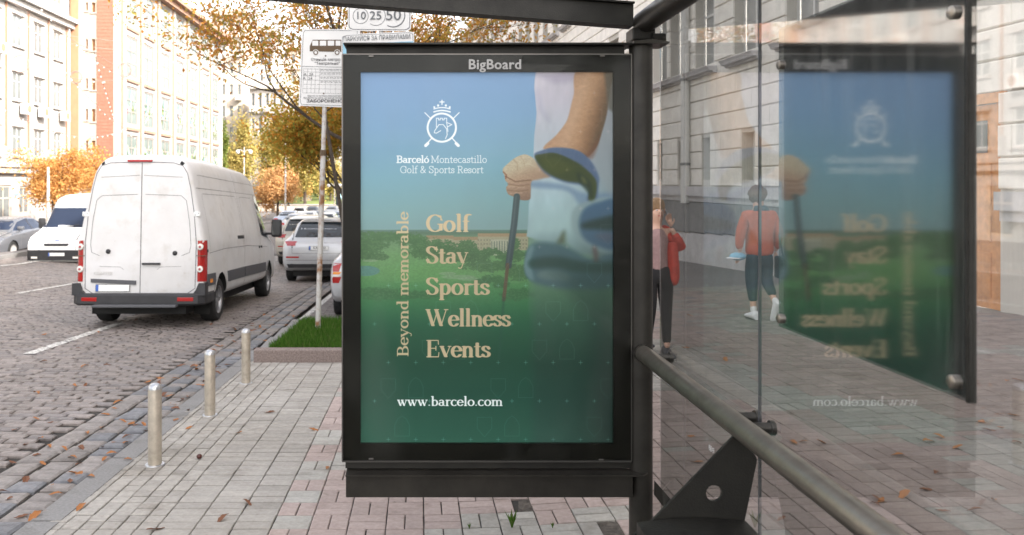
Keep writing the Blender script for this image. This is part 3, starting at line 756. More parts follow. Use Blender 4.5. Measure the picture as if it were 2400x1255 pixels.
# the golfer: white shirt and trousers, arm, hands on the club
def gp_(L): return [(1172+a/2.228, 140+b_/2.228) for a, b_ in L]
shirt = gp_([(188, 60), (180, 110), (178, 150), (190, 280), (186, 330), (178, 400), (174, 500), (170, 600), (160, 690), (150, 760), (146, 860), (138, 925), (200, 948), (290, 962), (318, 925), (338, 888), (345, 960), (400, 1010), (600, 1050), (600, 60)])
legs = gp_([(150, 940), (600, 900), (600, 1700), (200, 1600), (146, 1300)])
fold = (vnoise(46, 21, 2.2)-.5)*.5+(vnoise(17, 22, 2.5)-.5)*.25
shc = ramp(YY+(XX-1300)*.12, [(170, (204, 196, 204)), (240, (198, 192, 202)), (320, (190, 196, 204)), (400, (182, 196, 204)), (470, (168, 192, 196)), (540, (156, 180, 180)), (600, (120, 146, 144))])
shc = shc*(1+fold[..., None]*.16)*(1-.22*np.clip((XX-1330)/110, 0, 1)[..., None])
mixin(poly_mask(legs, 3)*np.clip((860-YY)/330, 0, 1)*.62, ramp(YY, [(560, (122, 150, 144)), (680, (104, 132, 112)), (800, (74, 110, 92))])*(1+fold[..., None]*.3))
mixin(poly_mask(shirt, 1.6), shc)
mixin(poly_mask(smooth_poly(gp_([(200, 90), (290, 130), (390, 110), (396, 76), (200, 76)])), 7)*.30, (150, 138, 168))
mixin(poly_mask(smooth_poly(gp_([(196, 150), (230, 260), (260, 330), (225, 300), (200, 240)])), 6)*.25, (150, 150, 180))
mixin(poly_mask(smooth_poly(gp_([(165, 640), (330, 655), (440, 700), (600, 700), (600, 780), (430, 770), (350, 690), (170, 670)])), 5)*.7, (108, 134, 160))
mixin(poly_mask(smooth_poly(gp_([(530, 260), (600, 240), (600, 700), (520, 620), (480, 500)])), 8)*.45, (150, 158, 160))
mixin(poly_mask(gp_([(334, 885), (338, 960), (292, 962)]), 1.5)*.8, (92, 96, 66))
arm = gp_([(402, 60), (384, 180), (372, 230), (352, 310), (330, 350), (290, 400), (225, 468), (330, 480), (420, 500), (450, 518), (500, 462), (530, 380), (556, 280), (572, 160), (580, 60)])
am = poly_mask(smooth_poly(arm), 2.2); aX = XX+(YY-175)*.16*np.clip((330-YY)/160, -1, 1)
armc = ramp(XX+(YY-175)*.30, [(1345, (186, 146, 114)), (1375, (200, 160, 126)), (1400, (184, 142, 106)), (1425, (142, 106, 76)), (1450, (96, 78, 58)), (1480, (84, 72, 58))])*(1+.07*(n2[..., None]-.5)+.05*(n3[..., None]-.5))
mixin(am, armc); mixin(poly_mask(gp_([(540, 60), (620, 60), (620, 300), (562, 260)]), 4)*.75, (90, 86, 74))
mixin(poly_mask(smooth_poly(gp_([(400, 490), (440, 505), (490, 440), (520, 400), (480, 520)])), 4)*.5, (120, 76, 56))
glv = gp_([(14, 582), (24, 562), (70, 522), (100, 505), (132, 498), (165, 512), (184, 530), (262, 606), (230, 622), (196, 630), (164, 640), (160, 690), (155, 732), (112, 736), (70, 718), (42, 704), (32, 672), (44, 652), (28, 634), (24, 612)])
mixin(poly_mask(smooth_poly(glv), 1.2), ramp(YY+(XX-1200)*.35, [(360, (204, 190, 164)), (400, (190, 174, 146)), (425, (176, 148, 122)), (470, (144, 116, 96)), (500, (120, 98, 82))])*(1+.10*(n3[..., None]-.5)))
for q_, w_, c_, a_ in ((((28, 612), (80, 640), (160, 632)), 2.4, (110, 78, 58), .75), (((40, 652), (100, 662), (150, 656)), 2.0, (122, 90, 70), .6), (((40, 684), (96, 690), (146, 684)), 2.0, (122, 90, 70), .6), (((18, 590), (34, 606), (30, 622)), 3.0, (124, 72, 50), .7), (((96, 560), (150, 548), (190, 566)), 2.6, (206, 192, 166), .5), (((110, 600), (170, 590), (240, 604)), 2.6, (160, 138, 112), .5), (((70, 524), (90, 546), (92, 580)), 2.0, (160, 136, 108), .5), (((104, 508), (124, 530), (128, 560)), 1.8, (164, 140, 112), .45)):
    stroke(gp_(q_), w_, c_, a_, 1.3)
for (a, b_) in ((60, 668), (70, 702), (100, 700), (110, 672)): stroke(gp_([(a-16, b_), (a+14, b_-2)]), 3.4, (196, 172, 148), .35, 1.4)
# club heads in the bag, out of focus
mixin(poly_mask(smooth_poly(gp_([(178, 506), (215, 478), (290, 462), (400, 476), (470, 530), (512, 610), (512, 660), (498, 742), (452, 738), (458, 690), (430, 660), (330, 642), (230, 592)])), 2.4), (84, 104, 134))
mixin(poly_mask(smooth_poly(gp_([(182, 512), (220, 496), (290, 492), (380, 530), (440, 570), (500, 640), (488, 740), (460, 732), (462, 686), (428, 650), (330, 632), (236, 586)])), 2.2), (58, 70, 32))
mixin(poly_mask(smooth_poly(gp_([(210, 520), (300, 520), (380, 570), (300, 600), (240, 570)])), 5)*.6, (76, 84, 34)); mixin(poly_mask(smooth_poly(gp_([(400, 590), (470, 640), (480, 730), (450, 690), (410, 640)])), 3)*.7, (34, 52, 36))
mixin(poly_mask(smooth_poly(gp_([(420, 612), (440, 620), (452, 650), (430, 645)])), 2)*.6, (110, 110, 60))
mixin(poly_mask(smooth_poly(gp_([(375, 800), (430, 750), (600, 740), (600, 1000), (480, 985), (400, 930), (372, 870)])), 3)*.85, (136, 156, 156))
mixin(poly_mask(smooth_poly(gp_([(410, 850), (440, 780), (520, 745), (600, 750), (600, 980), (500, 975), (430, 930)])), 3.5), (66, 98, 126))
mixin(poly_mask(smooth_poly(gp_([(428, 858), (520, 830), (600, 820), (600, 890), (500, 890), (430, 884)])), 4)*.9, (38, 62, 54)); mixin(poly_mask(smooth_poly(gp_([(490, 920), (560, 905), (600, 930), (560, 955)])), 4)*.5, (96, 84, 96))
mixin(poly_mask(smooth_poly(gp_([(128, 1060), (150, 980), (220, 955), (340, 975), (470, 1040), (600, 1020), (600, 1180), (380, 1200), (220, 1180), (140, 1140)])), 4)*.9, (70, 104, 116))
mixin(poly_mask(smooth_poly(gp_([(126, 1070), (150, 990), (176, 980), (160, 1060), (176, 1150), (140, 1130)])), 3)*.8, (120, 148, 150))
mixin(poly_mask(smooth_poly(gp_([(162, 1045), (300, 1030), (460, 1060), (600, 1060), (600, 1110), (400, 1110), (300, 1090), (166, 1092)])), 5)*.85, (44, 78, 66)); mixin(poly_mask(smooth_poly(gp_([(190, 1130), (240, 1100), (350, 1120), (360, 1160), (250, 1150)])), 4)*.55, (120, 140, 128))
stroke(gp_([(500, 1050), (496, 1010), (490, 985)]), 9, (108, 74, 64), .85, 2)
mixin(poly_mask([(1300, 640), (1440, 620), (1440, 1040), (1420, 1040), (1380, 760)], 22)*.45, (26, 64, 52))
for q_, w_ in ((((88, 718), (74, 860), (60, 960), (44, 1078)), 15), ): stroke(gp_(q_), w_, (70, 84, 84), 1, 1.4); stroke([(a-2, b_) for a, b_ in gp_(q_)], 4, (104, 120, 122), .5, 2.5)
stroke(gp_([(40, 1072), (20, 1255)]), 8, (104, 84, 66), .9, 1.2); stroke([(1181, 700), (1170, 840)], 5, (40, 82, 66), .55, 3)
# the near clubs and trousers lie out of focus: soften that corner of the print
def boxblur(a, r):
    for ax in (0, 1):
        pad = [(r+1, r) if k == ax else (0, 0) for k in range(3)]; c = np.cumsum(np.pad(a, pad, mode='edge'), axis=ax, dtype=np.float64); n_ = a.shape[ax]
        a = ((np.take(c, range(2*r+1, 2*r+1+n_), axis=ax)-np.take(c, range(0, n_), axis=ax))/(2*r+1)).astype(np.float32)
    return a
i0_, j0_ = int((355-172)*K), int((1180-848)*K); sub = img[i0_:, j0_:].copy(); bl3 = boxblur(boxblur(sub, 4), 4); bl9 = boxblur(boxblur(sub, 9), 8)
wx_ = np.clip((XX[i0_:, j0_:]-1236)/24, 0, 1)*np.clip((YY[i0_:, j0_:]-360)/20, 0, 1); w9_ = wx_*np.clip((YY[i0_:, j0_:]-460)/60, 0, 1)
sub = sub*(1-wx_[..., None])+bl3*wx_[..., None]; sub = sub*(1-w9_[..., None])+bl9*w9_[..., None]
gy_ = sub.mean(axis=2, keepdims=True); ds_ = .30*w9_[..., None]; img[i0_:, j0_:] = sub*(1-ds_)+(gy_*np.array([.86, 1.02, 1.0], np.float32))*ds_
# vignette, faint emblems
vg = np.clip((XX-1250)/190, 0, 1)**2*np.clip((YY-500)/500, .05, 1); img *= (1-.42*vg)[..., None]
for k in range(9):
    for j in range(10):
        cx = 880+k*64+(32 if j % 2 else 0); cy = 190+j*90
        al = .10 if cy < 600 else .16
        if cy > 600 or cx > 1250:
            tp = (k+j) % 4; col = (150, 200, 190) if cy > 600 else (214, 190, 190)
            stroke([(cx-4, cy+30), (cx+4, cy+30)], 1.6, col, al*2.2); stroke([(cx, cy+26), (cx, cy+34)], 1.6, col, al*2.2)
            cx += 32
            if tp == 0: stroke([(cx-17, cy-22), (cx-17, cy+4), (cx, cy+24), (cx+17, cy+4), (cx+17, cy-22), (cx-17, cy-22)], 1.2, col, al)
            elif tp == 1: stroke([(cx-17, cy+22), (cx-17, cy-4), (cx-10, cy-18), (cx, cy-25), (cx+10, cy-18), (cx+17, cy-4), (cx+17, cy+22), (cx-17, cy+22)], 1.2, col, al)
# ---- lettering drawn with a broad pen
def arc(cx, cy, rx, ry, a0, a1, n=22): return [(cx+rx*math.cos(R(a0+(a1-a0)*i/n)), cy+ry*math.sin(R(a0+(a1-a0)*i/n))) for i in range(n+1)]
def bez(*p, n=18):
    out = []
    for i in range(n+1):
        t = i/n; q = [np.array(a, float) for a in p]
        while len(q) > 1: q = [q[k]*(1-t)+q[k+1]*t for k in range(len(q)-1)]
        out.append(tuple(q[0]))
    return out
def V_(x, a, b): return [(x, a), (x, b)]
def sf(x, y, w=.09): return ('t', [(x-w, y), (x+w, y)])
G = {
 'G': (.70, [arc(.37, .35, .30, .345, 48, 308), V_(.60, .06, .30), sf(.58, .31, .10), ('t', [(.60, .66), (.60, .48)]), ('t', arc(.37, .35, .30, .345, 48, 20, 4))]),
 'o': (.50, [arc(.25, .225, .185, .225, 0, 360)]), 'ó': (.50, [arc(.25, .225, .185, .225, 0, 360), ('t', [(.25, .54), (.33, .66)])]),
 'l': (.27, [V_(.14, 0, .73), sf(.14, .005), ('t', [(.05, .72), (.14, .73)])]),
 'f': (.32, [V_(.15, 0, .55), arc(.27, .55, .12, .17, 180, 60, 8), sf(.15, .005), sf(.16, .43, .12)]),
 'S': (.53, [bez((.44, .56), (.40, .72), (.06, .76), (.07, .54))+bez((.07, .54), (.10, .36), (.45, .36), (.45, .17))+bez((.45, .17), (.44, -.06), (.08, -.04), (.06, .16)), ('t', [(.45, .68), (.45, .50)]), ('t', [(.06, .02), (.06, .20)])]),
 't': (.33, [V_(.14, .06, .58), arc(.22, .08, .08, .085, 180, 320, 8), ('t', [(.02, .43), (.27, .43)])]),
 'a': (.46, [V_(.32, .03, .33), arc(.20, .33, .12, .115, 0, 160, 8), arc(.19, .13, .14, .125, 40, 330, 14), ('t', [(.32, .04), (.43, .01)])]),
 'y': (.48, [[(.07, .44), (.25, .02)], ('t', [(.42, .44), (.20, -.17)]), ('t', arc(.13, -.16, .07, .05, 0, -150, 6)), sf(.08, .44, .08), sf(.41, .44, .06)]),
 'p': (.52, [V_(.12, -.22, .44), arc(.27, .225, .16, .22, 130, -130), sf(.12, -.215), ('t', [(.02, .43), (.12, .44)])]),
 'r': (.38, [V_(.13, 0, .44), arc(.27, .32, .10, .12, 150, 50, 6), sf(.13, .005), ('t', [(.03, .43), (.13, .44)])]),
 's': (.38, [bez((.31, .34), (.28, .48), (.05, .48), (.06, .34))+bez((.06, .34), (.08, .22), (.32, .24), (.32, .11))+bez((.32, .11), (.30, -.04), (.07, -.02), (.05, .10)), ('t', [(.31, .43), (.31, .31)]), ('t', [(.05, .02), (.05, .13)])]),
 'W': (.98, [[(.08, .69), (.30, .02)], ('t', [(.30, .02), (.50, .66)]), [(.44, .69), (.66, .02)], ('t', [(.66, .02), (.88, .69)]), sf(.08, .69, .09), sf(.46, .69, .09), sf(.88, .69, .08)]),
 'e': (.45, [arc(.235, .225, .18, .225, 8, 325), ('t', [(.06, .25), (.40, .25)])]),
 'n': (.53, [V_(.12, 0, .44), arc(.27, .28, .13, .16, 150, 0, 10), V_(.40, 0, .28), sf(.12, .005), sf(.40, .005), ('t', [(.02, .43), (.12, .44)])]),
 'm': (.80, [V_(.12, 0, .44), arc(.26, .28, .13, .16, 150, 0, 10), V_(.39, 0, .28), arc(.53, .28, .13, .16, 150, 0, 10), V_(.66, 0, .28), sf(.12, .005), sf(.39, .005), sf(.66, .005), ('t', [(.02, .43), (.12, .44)])]),
 'E': (.60, [V_(.14, 0, .69), ('t', [(.03, .69), (.52, .69), (.53, .53)]), ('t', [(.14, .36), (.42, .36)]), ('t', [(.42, .28), (.42, .44)]), ('t', [(.03, .005), (.53, .005), (.55, .18)])]),
 'v': (.48, [[(.07, .44), (.25, .01)], ('t', [(.25, .01), (.42, .44)]), sf(.08, .44, .08), sf(.41, .44, .06)]),
 'w': (.70, [[(.07, .44), (.22, .01)], ('t', [(.22, .01), (.36, .42)]), [(.32, .44), (.47, .01)], ('t', [(.47, .01), (.62, .44)]), sf(.08, .44, .07), sf(.34, .44, .07), sf(.61, .44, .06)]),
 'B': (.62, [V_(.14, 0, .69), arc(.30, .52, .18, .17, 90, -90, 12), arc(.32, .18, .21, .18, 90, -90, 12), ('t', [(.03, .69), (.30, .69)]), ('t', [(.14, .355), (.32, .355)]), ('t', [(.03, .005), (.32, .005)])]),
 'd': (.53, [V_(.40, 0, .73), arc(.25, .225, .17, .22, 50, 310), ('t', [(.30, .72), (.40, .73)]), ('t', [(.40, .01), (.50, .01)])]),
 'b': (.52, [V_(.12, 0, .73), arc(.27, .225, .16, .22, 130, -130), ('t', [(.02, .72), (.12, .73)])]),
 'c': (.43, [arc(.235, .225, .18, .225, 50, 315)]), '.': (.22, [V_(.10, .03, .05)]), ' ': (.26, []),
 'M': (.84, [V_(.13, 0, .69), [(.13, .69), (.42, .08)], ('t', [(.42, .08), (.70, .69)]), V_(.70, 0, .69), sf(.13, .005), sf(.70, .005), ('t', [(.03, .69), (.15, .69)]), ('t', [(.68, .69), (.80, .69)])]),
 'i': (.26, [V_(.13, 0, .44), V_(.13, .62, .64), sf(.13, .005), ('t', [(.04, .43), (.13, .44)])]),
 'R': (.64, [V_(.14, 0, .69), arc(.30, .51, .19, .18, 90, -90, 12), [(.32, .33), (.52, .02)], ('t', [(.03, .69), (.30, .69)]), ('t', [(.14, .335), (.30, .335)]), sf(.14, .005), sf(.53, .005, .06)]),
 '&': (.62, [bez((.52, .36), (.44, -.06), (.06, -.10), (.07, .18))+bez((.07, .18), (.10, .36), (.38, .42), (.37, .58))+bez((.37, .58), (.34, .74), (.14, .72), (.15, .56))+bez((.15, .56), (.18, .40), (.40, .10), (.56, .02))]),
}
def write(s, x, y, size, col, thick=.10, thin=.030, width=None, vertical=False, a=1, blur=.45):
    adv = sum(G[c][0] for c in s); kx = (width/adv) if width else size
    cur = 0
    for c in s:
        w_, st = G[c]
        for q in st:
            tn = isinstance(q, tuple); pts = q[1] if tn else q
            if vertical: pp = [(x-b_*size, y-(cur+a_)*kx) for a_, b_ in pts]; tw, th = (thin*size, thin*size) if tn else (thin*size, thick*size)
            else: pp = [(x+(cur+a_)*kx, y-b_*size) for a_, b_ in pts]; tw, th = (thin*size, thin*size) if tn else (thick*size, thin*size)
            stroke(pp, tw, col, a, blur, th)
        cur += w_
CRM = (214, 190, 152)
for wd, yb, wdt in (('Golf', 544, 102), ('Stay', 618, 98), ('Sports', 691, 148), ('Wellness', 765, 197), ('Events', 837, 150)): write(wd, 1000, yb, 56, CRM, .150, .042, wdt)
write('Beyond memorable', 958, 836, 36, CRM, .145, .05, 338, True)
write('www.barcelo.com', 933, 951, 30, (248, 250, 248), .14, .055, 246)
write('Barceló', 931, 383, 23, (248, 250, 250), .14, .085, 76); write('Montecastillo', 1011, 383, 23, (244, 247, 248), .07, .06, 131); write('Golf & Sports Resort', 939, 407, 23, (244, 247, 248), .07, .06, 195)
WH = (250, 252, 252)
stroke([(1036.5+33*math.cos(t*PI/24), 301+33*math.sin(t*PI/24)) for t in range(49)], 4.6, WH)
for s_ in (-1, 1):
    stroke([(1037+s_*40, 266), (1037+s_*26, 280)], 2.2, WH); stroke([(1037+s_*24, 326), (1037+s_*34, 337)], 2.6, WH); stroke([(1037+s_*33, 338), (1037+s_*38, 343)], 7, WH)
    stroke([(1037+s_*9, 249), (1037+s_*9, 249.5)], 5, WH); stroke([(1037+s_*18, 253), (1037+s_*18, 253.4)], 4.5, WH)
stroke([(1037, 237), (1037, 247)], 2.6, WH); stroke([(1032, 241), (1042, 241)], 2.6, WH)
for dy in (0, 7): stroke([(1037+a_*19, 264-dy-4*math.cos(a_*1.4)+1) for a_ in (-1, -.6, -.3, 0, .3, .6, 1)], 3.2 if dy == 0 else 2.4, WH)
stroke([(1024, 300), (1024, 279), (1029, 279), (1029, 283), (1033, 283), (1033, 279), (1038, 279), (1038, 283), (1042, 283), (1042, 279), (1048, 279), (1048, 290)], 1.8, WH)
stroke([(1030, 294), (1040, 294), (1048, 304), (1049, 318), (1045, 327)], 1.8, WH); stroke([(1030, 294), (1020, 308), (1019, 313), (1024, 314), (1034, 308)], 1.8, WH); stroke([(1048, 289), (1060, 294), (1050, 299)], 1.8, WH); stroke([(1048, 290), (1051, 310)], 1.6, WH)
img *= .94*(1-.09*np.clip((YY-540)/60, 0, 1)*np.clip((900-YY)/100, 0, 1))[..., None]
img = np.clip(img+(np.random.RandomState(9).rand(PH, PW, 1)-.5).astype(np.float32)*.012, 0, 1)
px_ = np.ones((PH, PW, 4), np.float32); px_[..., :3] = img[::-1]
im = bpy.data.images.new('poster_print', PW, PH); im.pixels.foreach_set(px_.ravel()); im.update(); im.pack()
m = bpy.data.materials.new('poster_print'); m.use_nodes = True; n = m.node_tree; bs_ = n.nodes['Principled BSDF']; ti = n.nodes.new('ShaderNodeTexImage'); ti.image = im; ti.extension = 'EXTEND'
n.links.new(ti.outputs[0], bs_.inputs['Base Color']); n.links.new(ti.outputs[0], bs_.inputs['Emission Color']); bs_.inputs['Roughness'].default_value = .5; bs_.inputs['Emission Strength'].default_value = .07; M['poster_print'] = m  # slight glow added to brighten the print; no lamp behind it
po = mesh_obj('advertising_poster', [(ax0-.006, 0, azb-.006), (ax1+.006, 0, azb-.006), (ax1+.006, 0, azt+.006), (ax0-.006, 0, azt+.006), (ax0-.006, .003, azb-.006), (ax1+.006, .003, azb-.006), (ax1+.006, .003, azt+.006), (ax0-.006, .003, azt+.006)], [(0, 1, 2, 3), (7, 6, 5, 4)], 'poster_print', loc=(0, fy+.016, 0))
uv = po.data.uv_layers.new(name='uv')
for i, c in enumerate(((0, 0), (1, 0), (1, 1), (0, 1), (0, 1), (1, 1), (1, 0), (0, 0))): uv.data[i].uv = c
tag(po, 'tall blue and green golf resort advertisement inside the black poster case', 'poster')

# ------------------------------------------------------------------ bollards
def make_bollard(label, loc):
    t = thing('bollard', label, 'bollard', loc, group='steel bollards along the kerb')
    MB().lathe([(.044, -.05), (.044, .488), (.0425, .497)], n=32).build('post', 'steel_bollard', t, True)
    MB().lathe([(.0445, .490), (.043, .503), (.036, .516), (.022, .525), (.002, .528)], n=32).build('cap', 'steel_cap', t, True)
    MB().lathe([(.045, .010), (.060, .008), (.063, .001), (.063, -.02)], n=32).build('base_ring', 'steel_cap', t, True)
    return t
for (u, v, hs, lb) in ((363, 1090, 1.02, 'stainless steel bollard nearest the camera, lowest left of the three'), (492, 974, 1.03, 'middle stainless steel bollard of the row along the kerb'), (576.5, 899, 1.03, 'farthest stainless steel bollard, just left of the grass bed')):
    g = groundpt(u, v); bo = make_bollard(lb, g); bo.scale = (1, 1, hs)

# ------------------------------------------------------------------ street signs
def rr(x0, z0, x1, z1, r, n=5):
    out = []
    for cx, cy, a in ((x1-r, z1-r, 0), (x0+r, z1-r, 90), (x0+r, z0+r, 180), (x1-r, z0+r, 270)):
        out += [(cx+r*math.cos(R(a+90*i/n)), cy+r*math.sin(R(a+90*i/n))) for i in range(n+1)]
    return out
SD = 10.6; gp = groundpt(744, 792); SD = gp.y; sc_ = F/SD
sg = thing('bus_stop_sign', 'tall white bus stop timetable sign on a leaning rusty pole in the grass bed', 'road sign', gp)
top = P(765, 110, SD)-gp
MB().tube([(0, 0, -.1), tuple(top*.35), tuple(top*.64)], .038, 14).build('pole', 'pole_paint', sg, True)
MB().tube([tuple(top*.63), tuple(top*1.02)], .031, 14).build('upper_pole', 'pole_paint', sg, True)
MB().cyl(tuple(top*.625), tuple(top*.645), .043, n=16).build('collar', 'ink_brown', sg, True)
ang = -.012
def SPt(u, v, d=0): q = P(u, v, SD)-gp; return (q.x, q.y-.045-d, q.z)
pl_ = [SPt(*q) for q in ((709, 70), (845, 71), (838, 254), (701, 249))]
def pquad(pts, th): return [(x, y, z) for x, y, z in pts]+[(x, y+th, z) for x, y, z in pts]
q = MB(); q.add(pquad(pl_, .004), [(0, 1, 2, 3), (7, 6, 5, 4), (0, 4, 5, 1), (1, 5, 6, 2), (2, 6, 7, 3), (3, 7, 4, 0)]); q.build('plate', 'sign_white', sg)
pm = MB()
def ln(pts, w_, mb, dd=.003):
    for (a, b_) in zip(pts[:-1], pts[1:]):
        A = Vector(SPt(*a, dd)); B = Vector(SPt(*b_, dd)); d = (B-A).normalized(); n_ = Vector((-d.z, 0, d.x))*w_/2
        mb.add([A-n_, B-n_, B+n_, A+n_], [(0, 1, 2, 3)])
def bx(u0, v0, u1, v1, mb, dd=.003): mb.add([SPt(u0, v0, dd), SPt(u1, v0, dd), SPt(u1, v1, dd), SPt(u0, v1, dd)], [(0, 1, 2, 3)])
ln([(712, 80), (716, 73), (838, 74)], .006, pm); ln([(712, 80), (705, 240), (708, 246), (832, 250)], .006, pm); ln([(838, 74), (832, 250)], .006, pm); ln([(708.5, 157), (836, 160)], .006, pm); pm.build('border', 'ink_grey', sg)
bm_ = MB(); k = [(727, 117), (729, 105), (735, 96), (801, 96), (808, 108), (808, 124), (800, 124)]
bm_.add([SPt(u, v, .003) for u, v in ((727, 110), (809, 110), (808, 124), (727, 122))], [(0, 1, 2, 3)]); bm_.add([SPt(u, v, .003) for u, v in ((734, 95), (800, 95), (806, 98), (809, 110), (727, 110))], [(0, 1, 2, 3, 4)])
bm_.build('bus_pictogram', 'ink_brown', sg)
for (a, b_) in ((733, 747), (750.5, 765.5), (769, 784), (787.5, 799)): wm = MB(); bx(a if a > 734 else 733, 97.5, b_, 109, wm, .005); wm.build('bus_window', 'sign_white', sg)
for c in (741, 791):
    wm = MB(); wm.add([SPt(c+7.2*math.cos(t*PI/10), 125+7.2*math.sin(t*PI/10), .004) for t in range(20)], [tuple(range(20))]); wm.build('wheel_gap', 'sign_white', sg)
for c in (741, 791):
    wm = MB()
    for r_, dd in ((5.8, .006),): wm.add([SPt(c+r_*math.cos(t*PI/10), 125+r_*math.sin(t*PI/10), dd) for t in range(20)]+[SPt(c+3.4*math.cos(t*PI/10), 125+3.4*math.sin(t*PI/10), dd) for t in range(20)], [(i, (i+1) % 20, 20+(i+1) % 20, 20+i) for i in range(20)])
    wm.build('bus_wheel', 'ink_brown', sg)
def stext(nm, s, u, v, hpx, mt, bold=0, al='CENTER', wpx=None, root=None, D=None):
    root = root or sg; D = D or SD; g0 = Vector(root.location); p = P(u, v, D)-g0
    o = text_obj(nm, s, hpx*1.38*D/F, mt, root, (p.x, -.050, p.z), (R(90), 0, 0), bold=bold, align=al)
    if wpx:
        wd = max(v.co.x for v in o.data.vertices)-min(v.co.x for v in o.data.vertices); o.scale[0] = wpx*D/F/wd
    return o
stext('lettering', 'Станція метро', 764, 141.5, 6.5, 'ink', 0, wpx=68); stext('lettering', '"Театральна"', 768, 150.5, 6.5, 'ink', 0, wpx=58)
for (s, u, v, h_, w_) in (('А  24', 724, 176, 6, 22), ('А  24', 722, 185.5, 6, 22), ('Відстій та зупинка маршрутних', 762, 226, 3.6, 80), ('Прибуття за мить до місця посадки', 760, 231, 3.6, 96)): stext('lettering', s, u, v, h_, 'ink_grey', 0, wpx=w_)
stext('lettering', 'ЗАБОРОНЕНО!', 764, 238.5, 7, 'ink', .0012, wpx=88)
tb = MB()
for i, v in enumerate((163, 170, 179, 189, 199, 209, 219)): ln([(713-i*.5, v), (832, v+2)], .003, tb)
for u in (713, 722.5, 732, 741, 751): ln([(u, 162), (u-2.5, 219)], .003, tb)
for u in (764, 776, 788, 800, 812): ln([(u, 195), (u-1, 221)], .002, tb)
tb.build('table_grid', 'ink_grey', sg)
tb = MB()
r2 = random.Random(5)
for v in (165, 167.5, 173, 175.5, 183, 185, 192, 194.5):
    u = 752
    while u < 822: l = r2.uniform(3, 9); ln([(u, v), (u+l, v)], .005, tb); u += l+r2.uniform(1.5, 3)
tb.build('fine_print', 'ink_grey', sg)
for (u, v) in ((764, 132.5), (759.5, 220.5)):
    p = SPt(u, v); MB().cyl((p[0], p[1]-.006, p[2]), (p[0], p[1]+.002, p[2]), .011, n=12).build('bolt', 'ink_brown', sg, True)
# parking plates on a second post
PD = 9.9; g2 = Vector(((893-CX)*PD/F, PD, gz((893-CX)*PD/F, PD)+.08))
pk = thing('parking_sign', 'two white parking plates one above the other, rising behind the poster case', 'road sign', g2)
MB().cyl((0, .03, -.1), (0, .03, H-(0-CY)*PD/F-g2.z+.25), .03, n=14).build('pole', 'pole_paint', pk, True)
def pp_(u, v, d=0): q = P(u, v, PD)-g2; return (q.x, -d, q.z)
def plate(name, quad, m1, th, d, r=5):
    (u0, v0), (u1, v1), (u2, v2), (u3, v3) = quad; pts = []
    for (s, t) in rr(0, 0, 1, 1, .09): pts.append(pp_((u3*(1-s)+u2*s)*(1-t)+(u0*(1-s)+u1*s)*t, (v3*(1-s)+v2*s)*(1-t)+(v0*(1-s)+v1*s)*t, d))
    n_ = len(pts); q = MB(); q.add(pts+[(x, y+th, z) for x, y, z in pts], [tuple(range(n_)), tuple(range(n_, 2*n_))[::-1]]+[(i, i+n_, (i+1) % n_+n_, (i+1) % n_) for i in range(n_)]); return q.build(name, m1, pk)
plate('upper_plate', ((816, -18), (965, -16), (963, 74), (815, 73)), 'sign_white', .004, .010)
plate('upper_border', ((818.5, -15), (962.5, -13), (960.5, 71.5), (817.5, 70.5)), 'ink_grey', .001, .0115); plate('upper_face', ((820, -13), (961, -11.5), (959, 70), (819, 69)), 'sign_white', .001, .013)
plate('lower_plate', ((800, 82), (970, 74), (972, 136), (801, 140)), 'sign_white', .004, .010)
plate('lower_border', ((802, 84), (968, 76.5), (970, 134), (803, 138)), 'ink_grey', .001, .0115); plate('lower_face', ((803.2, 85.2), (966.8, 77.7), (968.8, 133), (804.2, 137)), 'sign_white', .001, .013)
q = MB(); q.add([pp_(*c, .016) for c in ((812, 105), (969, 97.5), (968, 134), (804, 138), (804, 101))], [(0, 1, 2, 3, 4)]); q.build('blue_panel', 'sign_blue', pk)
o = stext('lettering', 'ПАРКУЙСЯ ЗА ПРАВИЛАМИ', 883.5, 90.5, 11, 'ink_grey', 0, wpx=156, root=pk, D=PD); o.location.y = -.022; o.rotation_euler = (R(90), R(-2.3), 0)
for (s, u, v, h_, wpx, rad) in (('10', 845.5, 38.5, 18, 20, 18.5), ('25', 881, 38.5, 20, 27, 23), ('50', 922, 37.5, 26, 35, 28)):
    o = stext('lettering', s, u, v, h_, 'ink_grey', .0008, wpx=wpx, root=pk, D=PD); o.location.y = -.022
    a0 = -180 if s == '10' else (-125 if s == '25' else -122); a1 = 180 if s == '10' else (125 if s == '25' else 122)
    q = MB(); nn = 36; w0 = 1.0
    ring = []
    for i in range(nn+1):
        t = R(a0+(a1-a0)*i/nn); w2 = 1.3+(1.6*max(0, math.sin(t+.6)) if s == '50' else 0)
        ring += [pp_(u+(rad-w2)*math.cos(t), v+(rad-w2)*math.sin(t), .016), pp_(u+rad*math.cos(t), v+rad*math.sin(t), .016)]
    q.add(ring, [(2*i, 2*i+1, 2*i+3, 2*i+2) for i in range(nn)]); q.build('ring', 'ink_grey', pk)

